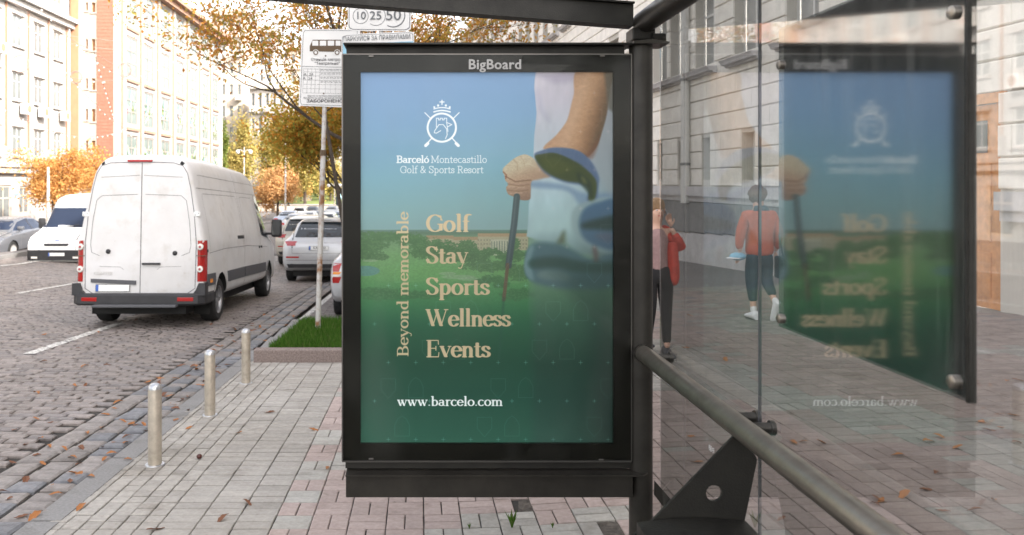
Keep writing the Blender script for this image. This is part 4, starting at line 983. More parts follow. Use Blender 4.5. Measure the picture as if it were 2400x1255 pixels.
# ------------------------------------------------------------------ vehicles
def catmull(P_, n):
    out = []; m_ = len(P_)
    for i in range(m_-1):
        p0 = np.array(P_[max(i-1, 0)], float); p1 = np.array(P_[i], float); p2 = np.array(P_[i+1], float); p3 = np.array(P_[min(i+2, m_-1)], float)
        for k in range(n):
            t = k/n; out.append(.5*((2*p1)+(-p0+p2)*t+(2*p0-5*p1+4*p2-p3)*t*t+(-p0+3*p1-3*p2+p3)*t**3))
    out.append(np.array(P_[-1], float)); return out
def interp_st(st, n=4):
    # monotone-ish interpolation of stations (first entry y)
    out = []
    for i in range(len(st)-1):
        a = np.array(st[i], float); b_ = np.array(st[i+1], float)
        for k in range(n): t = k/n; out.append(a*(1-t)+b_*t)
    out.append(np.array(st[-1], float)); return out
def loft(stations, template, m, name, root, arches=(), nseg=5):
    """stations: (y, zlo, zbelt, zroof, wbody, wtop)  template: (w, t, upper?)"""
    prof = catmull(template, 3); V = []; Fs = []; rows = []
    for s in stations:
        y, zl, zb_, zr, wb, wt = s; row = []
        for w_, t in prof:
            if t <= .5: z = zl+(zb_-zl)*t/.5; x = w_*wb
            else:
                k = (t-.5)/.5; z = zb_+(zr-zb_)*k; x = w_*(wb*(1-min(1, k*1.6))+wt*min(1, k*1.6))
            row.append((x, y, z))
        rows.append(row)
    np_ = len(prof)
    for row in rows:
        V += [(x, y, z) for x, y, z in row]+[(-x, y, z) for x, y, z in row[::-1][1:]]
    L_ = 2*np_-1
    for j in range(len(rows)-1):
        for i in range(L_-1): Fs.append((j*L_+i, j*L_+i+1, (j+1)*L_+i+1, (j+1)*L_+i))
        Fs.append((j*L_+L_-1, j*L_, (j+1)*L_, (j+1)*L_+L_-1))
    Fs.append(tuple(range(L_))); Fs.append(tuple(range((len(rows)-1)*L_, len(rows)*L_))[::-1])
    me = bpy.data.meshes.new(name); me.from_pydata(V, [], Fs); bm = bmesh.new(); bm.from_mesh(me); bmesh.ops.remove_doubles(bm, verts=bm.verts, dist=.0005)
    for e in bm.edges: e.smooth = True
    bmesh.ops.recalc_face_normals(bm, faces=bm.faces); bm.to_mesh(me); bm.free()
    o = bpy.data.objects.new(name, me); COL.objects.link(o); me.materials.append(M[m])
    bv = BVHTree.FromPolygons([v.co.copy() for v in me.vertices], [tuple(p.vertices) for p in me.polygons])
    if arches:
        cut = MB()
        for (yc, zc, r_, xi, side) in arches:
            a, b_ = (xi, 1.6) if side > 0 else (-1.6, -xi)
            cut.cyl((a, yc, zc), (b_, yc, zc), r_, n=36)
        co = cut.build('cut', 'underbody'); md = o.modifiers.new('b', 'BOOLEAN'); md.operation = 'DIFFERENCE'; md.object = co; md.solver = 'EXACT'
        dg = bpy.context.evaluated_depsgraph_get(); nm = bpy.data.meshes.new_from_object(o.evaluated_get(dg)); o.modifiers.clear(); o.data = nm; cm = co.data; bpy.data.objects.remove(co); nm.name = name
        nm.materials.clear(); nm.materials.append(M[m]); nm.materials.append(M['underbody'])
        for p in nm.polygons:
            c = p.center; p.material_index = 1 if any(abs(math.hypot(c.y-yc, c.z-zc)-r_) < .04*r_+.005 and abs(c.x) > xi*.9 and math.hypot(c.y-yc, c.z-zc) < r_*1.001 for (yc, zc, r_, xi, sd) in arches) or (abs(abs(c.x)-arches[0][3]) < .01) else 0
    o.data.polygons.foreach_set('use_smooth', [True]*len(o.data.polygons)); shade_auto(o.data, 40)
    o.parent = root; return o, bv
def caster(bv, ax):
    def f(a, b_, eps):
        if ax == 'rear': o, d = Vector((a, -20, b_)), Vector((0, 1, 0))
        elif ax == 'front': o, d = Vector((a, 20, b_)), Vector((0, -1, 0))
        elif ax == 'right': o, d = Vector((20, a, b_)), Vector((-1, 0, 0))
        elif ax == 'left': o, d = Vector((-20, a, b_)), Vector((1, 0, 0))
        elif ax == 'top': o, d = Vector((a, b_, 20)), Vector((0, 0, -1))
        h, n_, i, t = bv.ray_cast(o, d, 60)
        if h is None:
            # slide the ray in towards the body axis until it meets the body
            for s in (.99, .98, .96, .94, .9, .85, .8):
                o2 = o.copy()
                if ax in ('rear', 'front', 'top'): o2.x *= s
                else: o2.z = (o2.z-1)*s+1
                h, n_, i, t = bv.ray_cast(o2, d, 60)
                if h is not None: break
            else: return o+d*20
        return h-d*eps
    return f
def inpoly(p, poly):
    ins = False; j = len(poly)-1
    for i in range(len(poly)):
        a, b_ = poly[i], poly[j]
        if (a[1] > p[1]) != (b_[1] > p[1]) and p[0] < (b_[0]-a[0])*(p[1]-a[1])/(b_[1]-a[1])+a[0]: ins = not ins
        j = i
    return ins
def decal(name, f, poly, m, root, eps=.006, res=.08, skirt=.02, smooth=True):
    pts = []
    for i in range(len(poly)):
        a = Vector(poly[i]); b_ = Vector(poly[(i+1) % len(poly)]); k = max(1, int((b_-a).length/res))
        for t in range(k): pts.append(a+(b_-a)*t/k)
    nb = len(pts); ed = [(i, (i+1) % nb) for i in range(nb)]
    x0, x1 = min(p.x for p in pts), max(p.x for p in pts); z0, z1 = min(p.y for p in pts), max(p.y for p in pts)
    gxn = int((x1-x0)/res); gzn = int((z1-z0)/res)
    for i in range(1, gxn+1):
        for j in range(1, gzn+1):
            p = Vector((x0+(x1-x0)*i/(gxn+1), z0+(z1-z0)*j/(gzn+1)))
            if inpoly(p, poly) and min((p-q).length for q in pts[:nb]) > res*.35: pts.append(p)
    r = delaunay_2d_cdt(pts, ed, [], 0, 1e-7); v2, f2 = r[0], r[2]
    fs = [tuple(t) for t in f2 if inpoly(sum((v2[i] for i in t), Vector((0, 0)))/len(t), poly)]
    V = [f(v.x, v.y, eps) for v in v2]; k = len(V)
    # skirt back into the body
    cnt = {}
    for t in fs:
        for a, b_ in zip(t, t[1:]+t[:1]): cnt[(a, b_)] = 1
    rim = [(a, b_) for (a, b_) in cnt if (b_, a) not in cnt]; mp = {}
    for a, b_ in rim:
        for q in (a, b_):
            if q not in mp: mp[q] = len(V); V.append(f(v2[q].x, v2[q].y, eps-skirt))
    fs += [(b_, a, mp[a], mp[b_]) for a, b_ in rim]
    o = mesh_obj(name, V, fs, m, root)
    if smooth: o.data.polygons.foreach_set('use_smooth', [True]*len(o.data.polygons)); shade_auto(o.data, 40)
    return o
def seam(name, f, pts, w_, m, root, eps=.003, res=.05):
    P2 = []
    for a, b_ in zip(pts[:-1], pts[1:]):
        a = Vector(a); b_ = Vector(b_); k = max(1, int((b_-a).length/res)); P2 += [a+(b_-a)*t/k for t in range(k)]
    P2.append(Vector(pts[-1])); V = []
    for i, p in enumerate(P2):
        d = (P2[min(i+1, len(P2)-1)]-P2[max(i-1, 0)]).normalized(); n_ = Vector((-d.y, d.x))*w_/2
        V += [f(p.x-n_.x, p.y-n_.y, eps), f(p.x+n_.x, p.y+n_.y, eps)]
    return mesh_obj(name, V, [(2*i, 2*i+1, 2*i+3, 2*i+2) for i in range(len(P2)-1)], m, root)
def wheel(root, x, y, r, w_, side, rim='rim', spokes=7, flip=1):
    s = side; xo = x; prof = [(r*.62, xo-s*w_*.1), (r*.66, xo-s*.0), (r*.9, xo+s*.004), (r*.985, xo-s*.02), (r, xo-s*.05), (r, xo-s*(w_-.05)), (r*.96, xo-s*w_), (r*.5, xo-s*w_), (.01, xo-s*w_*.95)]
    o = MB().lathe([(a, b_-x) for a, b_ in prof], 'X', 32).build('wheel', 'tyre', root, True, loc=(x, y, r))
    q = MB().lathe([(.001, -s*.045), (r*.16, -s*.04), (r*.2, -s*.06), (r*.25, -s*.085), (r*.56, -s*.085), (r*.60, -s*.02), (r*.65, -s*.004), (r*.665, -s*.03)], 'X', 32)
    for i in range(spokes):
        a = 2*PI*i/spokes; u = Vector((0, math.cos(a), math.sin(a))); v = Vector((0, -math.sin(a), math.cos(a))); X = Vector((-s*.03, 0, 0))
        q.add([u*r*.12-v*r*.05+X, u*r*.12+v*r*.05+X, u*r*.62+v*r*.085+X, u*r*.62-v*r*.085+X, u*r*.12-v*r*.05+X*2.5, u*r*.12+v*r*.05+X*2.5, u*r*.62+v*r*.085+X*2.5, u*r*.62-v*r*.085+X*2.5], [(0, 1, 2, 3), (7, 6, 5, 4), (0, 4, 5, 1), (2, 6, 7, 3), (1, 5, 6, 2), (3, 7, 4, 0)])
    q.build('rim', rim, o, True); return o
def plate_obj(root, x, y, z, text=None, facing=-1, w_=.52, h_=.112, tilt=0):
    s = facing; q = MB(); q.box(-w_/2, -.006, -h_/2, w_/2, .006, h_/2, .003); rz = 0 if s < 0 else PI
    o = q.build('number_plate', 'ink', root, loc=(x, y, z), rot=(tilt, 0, rz))
    MB().box(-w_/2+.006, -.0085, -h_/2+.006, w_/2-.006, -.004, h_/2-.006).build('plate_face', 'plate_white', o)
    MB().box(-w_/2+.008, -.010, -h_/2+.008, -w_/2+.050, -.006, h_/2-.008).build('plate_band', 'plate_blue', o)
    if text: text_obj('plate_number', text, .095, 'ink', o, (.025, -.0095, 0), (R(90), 0, 0), bold=.001)
    return o
def place(root, x, y, yaw=0, pitch=None):
    root.location = (x, y, gz(x, y))
    root.rotation_mode = 'ZYX'
    sl_ = (gz(x, y+1.5)-gz(x, y-.5))/2.0; root.rotation_euler = (math.atan(sl_)*(1 if abs(yaw) < 1.6 else -1), 0, yaw)
VT = [(0, 0), (.80, 0), (.95, .02), (1, .08), (1, .25), (1, .40), (.995, .5), (.965, .62), (.915, .74), (.86, .84), (.79, .92), (.66, .975), (.42, .995), (0, 1.0)]
# --- the big white van (rear face at local y = 0, nose at y = 6.5)
van = thing('delivery_van', 'large white high roof panel van seen from behind on the cobbled street', 'van')
st = [(0, .50, 1.30, 2.52, .90, .84), (.015, .47, 1.30, 2.565, .935, .87), (.05, .45, 1.30, 2.60, .955, .89), (.12, .42, 1.30, 2.63, .965, .90), (.4, .40, 1.30, 2.655, .975, .905), (2.0, .40, 1.30, 2.68, .985, .91), (4.3, .40, 1.30, 2.66, .985, .90), (4.7, .40, 1.30, 2.60, .98, .88), (5.0, .40, 1.28, 2.42, .975, .84), (5.3, .38, 1.24, 2.05, .965, .80), (5.65, .36, 1.17, 1.56, .955, .80), (5.95, .34, 1.08, 1.28, .94, .82), (6.3, .32, .98, 1.12, .90, .80), (6.5, .36, .88, .96, .78, .70), (6.56, .45, .80, .85, .66, .6)]
RW = (.98, .36, .43, .62); body, bv = loft(interp_st(st, 3), VT, 'van_white', 'body', van, [(.98, .36, .43, .60, 1), (.98, .36, .43, .60, -1), (5.28, .36, .43, .60, 1), (5.28, .36, .43, .60, -1)])
fr, fR, fL = caster(bv, 'rear'), caster(bv, 'right'), caster(bv, 'left')
# rear doors: recessed-looking seams, pressed panels, hinges
outl = [(-.83, .60), (-.84, 1.3), (-.80, 1.75), (-.745, 2.1), (-.69, 2.34), (-.62, 2.455), (-.48, 2.50), (0, 2.515), (.48, 2.50), (.62, 2.455), (.69, 2.34), (.745, 2.1), (.80, 1.75), (.84, 1.3), (.83, .60), (.72, .525), (-.72, .525), (-.83, .60)]
seam('door_seam', fr, outl, .010, 'seam', van); seam('door_seam', fr, [(0, .53), (0, 2.51)], .011, 'seam', van, .0035)
for s in (-1, 1):
    seam('pressed_line', fr, [(s*.06, 2.02), (s*.60, 2.00), (s*.68, 1.93), (s*.735, 1.6), (s*.76, 1.25), (s*.74, 1.14), (s*.62, 1.09)], .006, 'rub_strip', van)
    seam('pressed_line', fr, [(s*.03, 2.31), (s*.62, 2.28)], .005, 'rub_strip', van); seam('pressed_line', fr, [(s*.62, .93), (s*.30, .92), (s*.25, .88)], .004, 'rub_strip', van)
    for z in (1.72, .55):
        p = fr(s*(.845 if z > 1 else .90), z, .0); q = MB(); q.box(p.x-.05, p.y-.018, z-.035, p.x+.05, p.y+.02, z+.035, .008); q.build('hinge', 'white_paint', van)
        for k in (-1, 1): MB().cyl((p.x+k*.025, p.y-.022, z+.012*k), (p.x+k*.025, p.y-.016, z+.012*k), .008, n=8).build('hinge_bolt', 'ink_grey', van)
    pol = [(s*.885, .64), (s*.99, .64), (s*.99, 1.42), (s*.90, 1.42)] if s > 0 else [(-.99, .64), (-.885, .64), (-.90, 1.42), (-.99, 1.42)]
    # tail lamp wraps the corner
    rowsV = []; zs = [.70+.62*i/14 for i in range(15)]; base = []
    for z in zs:
        ring = []
        for k, xx in enumerate((.865, .89, .92, .95)):
            p = fr(s*xx, z, .012); ring.append(p)
        hw = fR(.05, z, 0).x if s > 0 else -fL(.05, z, 0).x
        for yy in (.05, .10, .14):
            p = (fR if s > 0 else fL)(yy, z, .012); ring.append(p)
        base.append(ring)
    def lampstrip(name, i0, i1, m, off=0, k0=0, k1=7):
        V = [q_+Vector((s*off*.5, -off, 0)) for r_ in base[i0:i1+1] for q_ in r_[k0:k1]]; n_ = k1-k0
        return mesh_obj(name, V, [(a*n_+b_, a*n_+b_+1, (a+1)*n_+b_+1, (a+1)*n_+b_) for a in range(i1-i0) for b_ in range(n_-1)], m, van, True)
    lampstrip('tail_lamp', 0, 14, 'red_lamp')
    lampstrip('lamp_divider', 8, 9, 'black_plastic', .003) if False else None
    for z in (1.225, .89):
        p = fr(s*.905, z, .02); o = MB(); o.lathe([(.048, 0), (.05, .010), (.036, .014)], 'Y', 20, (p.x, p.y-.016, z)); o.lathe([(.048, 0), (.040, -.010), (.001, -.013)], 'Y', 20, (p.x, p.y-.012, z)); o.build('lamp_lens', 'clear_lamp', van, True)
        MB().lathe([(.020, -.012), (.018, -.018), (.001, -.020)], 'Y', 14, (p.x, p.y-.012, z)).build('lamp_bulb', 'pink_lamp', van, True)
    MB().box(s*.845 if s > 0 else -.98, -.02, 1.085, .98 if s > 0 else -.845, .06, 1.095).build('lamp_divider', 'ink_brown', van)
p = fr(-.44, 1.16, 0)
for (x, z) in ((-.49, 1.155), (.52, 1.13)):
    p = fr(x, z, 0); MB().lathe([(.036, .005), (.036, -.012), (.028, -.018), (.001, -.020)], 'Y', 18, (x, p.y, z)).build('door_stop', 'black_plastic', van, True)
p = fr(.20, .97, 0); q = MB(); q.box(.03, p.y-.045, .955, .31, p.y-.012, .985, .008); q.box(.05, p.y-.02, .96, .09, p.y+.01, .98); q.box(.25, p.y-.02, .96, .29, p.y+.01, .98); q.build('door_handle', 'black_plastic', van)
MB().lathe([(.055, 0), (.052, -.004), (.001, -.005)], 'Y', 22, (.17, fr(.17, .985, 0).y, .985)).build('handle_cup', 'rim_light', van, True)
decal('trim_strip', fr, [(-.74, .745), (-.06, .715), (-.06, .655), (-.74, .69)], 'rub_strip', van, .022)
plate_obj(van, -.41, fr(-.41, .60, 0).y-.012, .605)
text_obj('emblem_lettering', 'CRAFTER', .070, 'rim_light', van, (-.56, fr(-.56, .83, 0).y-.004, .825), (R(90), 0, 0), bold=.001, ext=.004)
decal('brake_lamp', fr, [(-.22, 2.545), (.16, 2.545), (.15, 2.515), (-.21, 2.515)], 'red_lamp', van, .03, skirt=.06)
# bumper with step and reflectors
b = MB(); sec = [(-.93, .10), (-.98, -.02), (-.90, -.13), (-.60, -.16), (.60, -.16), (.90, -.13), (.98, -.02), (.93, .10)]
full = [(-.99, .55), (-1.0, .10), (-.985, -.03), (-.90, -.11), (-.62, -.135), (.62, -.135), (.90, -.11), (.985, -.03), (1.0, .10), (.99, .55)]
bl = MB(); nA = len(full); V = []
for (z, off) in ((.35, -.03), (.38, 0), (.50, 0), (.525, -.02), (.53, -.07)):
    for (x, y) in full: V.append((x+(-1 if x > 0 else 1)*(-off), y-off*1.2, z))
bl.add(V, [(j*nA+i, j*nA+i+1, (j+1)*nA+i+1, (j+1)*nA+i) for j in range(4) for i in range(nA-1)]); bl.build('bumper', 'black_plastic', van, True)
for s in (-1, 1):
    bl = MB(); a, c = (.84, .99) if s > 0 else (-.99, -.84)
    bl.prism([(s*.80, .50), (s*1.0, .50), (s*1.0, .68), (s*.90, .68), (s*.86, .58)], -.075, .12, 'Y'); bl.build('bumper_corner', 'black_plastic', van)
    q = MB(); q.box(s*.72-.12, -.142, .415, s*.72+.12, -.11, .475, .008); q.v = [v+Vector((0, max(0, abs(v.x)-.62)*.11, 0)) for v in q.v]; q.build('reflector', 'red_lamp', van)
b = MB(); b.box(-.62, -.28, .335, .62, -.13, .375, .012); b.build('rear_step', 'rub_strip', van)
# right side (towards the kerb): seams, rub strip, handle slots, cab window, mirror
for f_, s in ((fR, 1), (fL, -1)):
    seam('side_seam', f_, [(.10, 2.12), (4.3, 2.16), (4.8, 2.10)], .006, 'rub_strip', van); seam('side_seam', f_, [(.3, 2.33), (4.4, 2.36)], .006, 'rub_strip', van)
    seam('side_seam', f_, [(.5, .62), (.5, .62)], .006, 'seam', van) if False else None
    seam('door_seam', f_, [(2.75, .42), (2.75, 2.50)], .010, 'seam', van)
    seam('door_seam', f_, [(4.20, .42), (4.20, 1.2), (4.22, 2.2)], .010, 'seam', van)
    seam('pressed_line', f_, [(.30, 1.15), (.30, 1.98), (.36, 2.04), (2.55, 2.07), (2.62, 2.0), (2.62, 1.2)], .006, 'rub_strip', van); seam('pressed_line', f_, [(2.90, 1.2), (2.90, 2.0), (2.96, 2.07), (4.0, 2.08), (4.06, 2.0), (4.06, 1.2)], .006, 'rub_strip', van)
    seam('pressed_line', f_, [(.25, 1.12), (1.2, 1.16), (3.0, 1.16), (5.0, 1.08)], .007, 'rub_strip', van)
    decal('rub_strip', f_, [(.12, .62), (.62, .62), (.60, .80), (.12, .80)], 'rub_strip', van, .016, skirt=.04); decal('rub_strip', f_, [(1.46, .60), (2.73, .60), (2.73, .78), (1.42, .78)], 'rub_strip', van, .016, skirt=.04)
    decal('rub_strip', f_, [(2.77, .60), (4.80, .58), (4.84, .76), (2.77, .78)], 'rub_strip', van, .016, skirt=.04)
    decal('handle_recess', f_, [(2.20, 1.30), (2.70, 1.30), (2.70, 1.36), (2.20, 1.36)], 'black_plastic', van, .006)
    decal('cab_window', f_, [(4.32, 1.34), (5.08, 1.26), (5.38, 1.36), (5.16, 1.75), (4.98, 2.02), (4.78, 2.12), (4.40, 2.16), (4.32, 2.05)], 'car_glass', van, .007)
    decal('side_marker', f_, [(.28, .66), (.40, .66), (.40, .72), (.28, .72)], 'amber_lamp', van, .022, skirt=.01)
    for (y, z) in ((.14, 1.16), (4.10, 1.10), (4.32, 1.10)):
        p = f_(y, z, 0); MB().cyl((p.x, y, z), (p.x+s*.02, y, z), .025, n=14).build('cap', 'black_plastic', van)
    p = f_(5.15, 1.38, 0); q = MB(); q.box(p.x-.02 if s > 0 else p.x-.20, 5.10, 1.33, p.x+.20 if s > 0 else p.x+.02, 5.18, 1.38, .01)
    q.box(min(p.x+s*.12, p.x+s*.34), 5.06, 1.28, max(p.x+s*.12, p.x+s*.34), 5.22, 1.66, .05); mo = q.build('mirror', 'black_plastic', van, True)
    q = MB(); q.box(min(p.x+s*.145, p.x+s*.315), 5.052, 1.33, max(p.x+s*.145, p.x+s*.315), 5.06, 1.61, .003); q.build('mirror_glass', 'car_glass', mo)
    # arch lips
    for yc in (.98, 5.28):
        pts = [(yc+.45*math.cos(R(a)), .36+.45*math.sin(R(a))) for a in range(8, 176, 8)]
        seam('arch_lip', f_, pts, .045, 'van_white', van, .018, .03)
ffr = caster(bv, 'front')
decal('windscreen', ffr, [(-.80, 1.36), (.80, 1.36), (.72, 2.05), (.60, 2.25), (-.60, 2.25), (-.72, 2.05)], 'car_glass', van, .008)
for (x, y, s) in ((.955, .98, 1), (-.955, .98, -1), (.955, 5.28, 1), (-.955, 5.28, -1)): wheel(van, x, y, .345, .24, s, 'rim', 6)
MB().box(-.68, .05, .21, .68, 6.2, .46).build('underbody', 'underbody', van)  # box shaped to hang low, deepening the shade under the van
MB().cyl((-.75, .98, .34), (.75, .98, .34), .07, n=12).build('axle', 'underbody', van)
for s in (-1, 1):
    q = MB(); q.box(s*.80-.12, .50, .16, s*.80+.12, .51, .42); q.build('mud_flap', 'underbody', van)
place(van, -4.20, 12.15)

# --- generic cars.  rear at y = 0, nose at y = L
CT = [(0, 0), (.80, .0), (.94, .04), (.985, .12), (1, .25), (.995, .38), (.965, .47), (.94, .5), (.905, .60), (.86, .75), (.82, .86), (.74, .95), (.50, .995), (0, 1.0)]
def car(label, kind, paint, at, yaw, rear=None, group=None, glass='car_glass', rimm='rim', plate=None, lamp='red_lamp', scale=1.0, near=True):
    c = thing('parked_car' if kind != 'bus' else 'van', label, 'car', group=group)
    if kind == 'suv':
        L_, W_ = 4.95, .985; st = [(0, .50, .92, .93, .80, .62), (.03, .40, 1.02, 1.05, .93, .72), (.14, .34, 1.10, 1.16, .97, .80), (.35, .30, 1.13, 1.42, .985, .84), (.62, .28, 1.13, 1.64, .985, .82), (.95, .27, 1.13, 1.71, .985, .80), (2.2, .27, 1.10, 1.74, .985, .80), (2.9, .27, 1.08, 1.69, .985, .78), (3.35, .27, 1.06, 1.42, .98, .78), (3.72, .27, 1.05, 1.14, .97, .80), (4.3, .27, .98, 1.05, .95, .80), (4.75, .30, .86, .92, .88, .75), (4.95, .40, .70, .76, .70, .6)]; wy = (.98, 3.95); wr = .385
        side = [(.70, 1.18), (1.0, 1.52), (2.6, 1.60), (3.02, 1.50), (3.42, 1.17), (2.2, 1.15)]; rg = [(-.66, 1.20), (.66, 1.20), (.60, 1.42), (.55, 1.60), (-.55, 1.60), (-.60, 1.42)]
    elif kind == 'wagon':
        L_, W_ = 4.3, .86; st = [(0, .48, .82, .84, .72, .56), (.04, .36, .90, .94, .83, .64), (.15, .28, .95, 1.02, .855, .70), (.38, .25, .97, 1.26, .86, .74), (.62, .24, .97, 1.40, .86, .72), (1.0, .23, .96, 1.44, .86, .71), (2.0, .22, .94, 1.46, .86, .71), (2.5, .22, .92, 1.38, .86, .70), (2.95, .22, .91, 1.08, .86, .70), (3.2, .22, .90, .96, .85, .72), (3.8, .22, .82, .87, .83, .70), (4.2, .28, .70, .74, .76, .6), (4.3, .4, .6, .64, .64, .5)]; wy = (.80, 3.35); wr = .31
        side = [(.62, 1.0), (.82, 1.28), (2.2, 1.35), (2.55, 1.25), (2.92, .99), (2.0, .98)]; rg = [(-.58, 1.02), (.58, 1.02), (.52, 1.22), (.49, 1.34), (-.49, 1.34), (-.52, 1.22)]
    else:
        L_, W_ = 4.7, .90; st = [(0, .46, .80, .82, .74, .58), (.04, .34, .90, .93, .86, .66), (.2, .26, .98, 1.01, .89, .72), (.85, .24, .98, 1.04, .90, .76), (1.15, .24, .97, 1.22, .90, .72), (1.55, .23, .96, 1.40, .90, .68), (2.2, .22, .95, 1.445, .90, .68), (2.8, .22, .93, 1.36, .90, .68), (3.3, .22, .92, 1.06, .90, .72), (3.55, .22, .91, .96, .89, .74), (4.2, .22, .83, .88, .87, .74), (4.6, .27, .70, .74, .80, .66), (4.7, .38, .60, .63, .66, .56)]; wy = (.95, 3.75); wr = .33
        side = [(1.05, 1.0), (1.50, 1.30), (2.2, 1.36), (2.8, 1.28), (3.28, 1.0), (2.2, .98)]; rg = [(-.60, 1.05), (.60, 1.05), (.52, 1.22), (.48, 1.33), (-.48, 1.33), (-.52, 1.22)]
    xi = W_-.28
    ar = [(y, wr, wr*1.13, xi, s) for y in wy for s in (1, -1)]
    body, bv = loft(interp_st(st, 3), CT, paint, 'body', c, ar if near else ())
    fr, fF, fR, fL = caster(bv, 'rear'), caster(bv, 'front'), caster(bv, 'right'), caster(bv, 'left')
    decal('rear_window', fr, rg, glass, c, .006, .10)
    wsz = (side[4][1]+.04, side[2][1]-.03)
    decal('windscreen', fF, [(-.62, wsz[0]), (.62, wsz[0]), (.54, wsz[1]), (-.54, wsz[1])], glass, c, .006, .12)
    for f_, s in ((fR, 1), (fL, -1)):
        ym = (side[0][0]+side[4][0])/2
        decal('side_window', f_, side, glass, c, .006, .10)
        seam('window_pillar', f_, [(ym, side[0][1]-.02), (ym-.05, side[2][1]+.01)], .06, 'black_plastic', c, .009)
        if near:
            seam('door_seam', f_, [(ym, .30), (ym, side[0][1])], .008, 'seam', c); seam('door_seam', f_, [(side[4][0]-.05, .32), (side[4][0]-.08, side[4][1]-.02)], .008, 'seam', c)
            for yy in (ym-.35, ym+.75): p = f_(yy, side[0][1]-.16, 0); MB().box(p.x-.02, yy-.09, p.z-.012, p.x+.02, yy+.09, p.z+.012, .006).build('door_handle', paint, c)
        p = f_(side[4][0]-.28, side[4][1]+.03, 0); q = MB(); q.box(min(p.x-s*.03, p.x+s*.20), p.y-.05, p.z-.02, max(p.x-s*.03, p.x+s*.20), p.y+.07, p.z+.11, .03); q.build('mirror', paint if near else 'black_plastic', c, True)
    for y in wy:
        for s in (1, -1): wheel(c, s*(W_-.02), y, wr, .22, s, rimm, 9)
    MB().box(-xi, .25, .17, xi, L_-.3, .5).build('underbody', 'underbody', c)
    if kind == 'suv':
        decal('tail_lamp', fr, [(-.93, .98), (-.62, .98), (-.58, 1.10), (-.90, 1.10)], lamp, c, .012, .08); decal('tail_lamp', fr, [(.62, .98), (.93, .98), (.90, 1.10), (.58, 1.10)], lamp, c, .012, .08)
        decal('reflector', fr, [(-.86, .66), (-.52, .66), (-.52, .70), (-.86, .70)], 'red_lamp', c, .010, .1); decal('reflector', fr, [(.52, .66), (.86, .66), (.86, .70), (.52, .70)], 'red_lamp', c, .010, .1)
        plate_obj(c, 0, fr(0, .93, 0).y-.02, .92, plate); seam('tailgate_seam', fr, [(-.72, 1.14), (-.70, .78), (.70, .78), (.72, 1.14)], .008, 'seam', c)
        decal('lower_bumper', fr, [(-.80, .40), (.80, .40), (.84, .50), (-.84, .50)], 'black_plastic', c, .012, .1)
        decal('rear_spoiler', fr, [(-.62, 1.61), (.62, 1.61), (.58, 1.66), (-.58, 1.66)], paint, c, .05, .1, .12)
        seam('bumper_crease', fr, [(-.86, .60), (.86, .60)], .010, 'seam', c)
    else:
        hz = .74 if kind != 'wagon' else .80
        if kind == 'wagon':
            for s in (-1, 1):
                P2 = lambda a, b_: [(s*x, z) for x, z in ((.70, a), (.85, a), (.84, b_), (.66, b_))][::1 if s > 0 else -1]
                decal('tail_lamp', fr, P2(.60, .70), 'red_lamp', c, .012, .05); decal('lamp_band', fr, P2(.705, .735), 'clear_lamp', c, .013, .05); decal('lamp_band', fr, P2(.74, .78), 'amber_lamp', c, .013, .05); decal('tail_lamp', fr, P2(.785, .92), 'red_lamp', c, .012, .05)
        else:
            for s in (-1, 1): decal('tail_lamp', fr, [(s*x, z) for x, z in ((.50, .74), (.85, .76), (.83, .90), (.52, .88))][::1 if s > 0 else -1], lamp, c, .012, .08)
        plate_obj(c, 0, fr(0, .62 if kind == 'sedan' else .62, 0).y-.012, .62, plate)
        for s in (-1, 1): decal('headlamp', fF, [(s*x, z) for x, z in ((.46, .60), (.80, .62), (.80, .74), (.50, .72))][::1 if s > 0 else -1], 'clear_lamp', c, .010, .08)
        decal('grille', fF, [(-.34, .50), (.34, .50), (.38, .66), (-.38, .66)], 'black_plastic', c, .010, .1)
    if scale != 1: c.scale = (scale,)*3
    place(c, at[0], at[1], yaw); return c
def at(u, D): return ((u-CX)*D/F, D)
car('silver SUV with dark rear glass seen from behind, parked left of the white kerb line', 'suv', 'silver_paint', (-2.62, 21.2), 0, plate='KA 4305', lamp='pink_lamp')
car('beige estate SUV standing ahead of the silver SUV beside the van', 'suv', 'beige_paint', (-3.98, 27.8), 0)
car('silver hatchback with red and amber tail lamp half hidden by the poster case', 'wagon', 'silver_paint', (-.60, 13.2), 0)
car('dark grey sedan driving in at the far left edge of the street', 'sedan', 'grey_paint', (-15.35, 32.6), PI, rimm='rim_light', glass='van_glass')
fs_ = [('light silver sedan ahead of the beige SUV with its brake lamps lit', 'sedan', 'silver_paint', 686, 49), ('pale sedan directly behind the wing mirror of the big van', 'sedan', 'light_blue_paint', 668, 58), ('dark sedan in the traffic beyond the silver SUV', 'sedan', 'blue_paint', 745, 66), ('white sedan in traffic between the leaning pole and silver sedan', 'sedan', 'white_paint', 716, 60), ('pale hatchback in traffic close to the poster case edge', 'wagon', 'white_paint', 763, 58), ('blue grey car far down the street at the poster edge', 'sedan', 'light_blue_paint', 792, 70), ('small white car far down the street under the lamp post', 'wagon', 'white_paint', 700, 84), ('dark car far down the street below the grass bank', 'sedan', 'grey_paint', 728, 88), ('distant pale car crossing beneath the park wall', 'sedan', 'silver_paint', 775, 92)]
for lb, k_, pt, u, D in fs_: x, y = at(u, D); car(lb, k_, pt, (x, y), 0, near=False, group='cars in the traffic queue down the street')

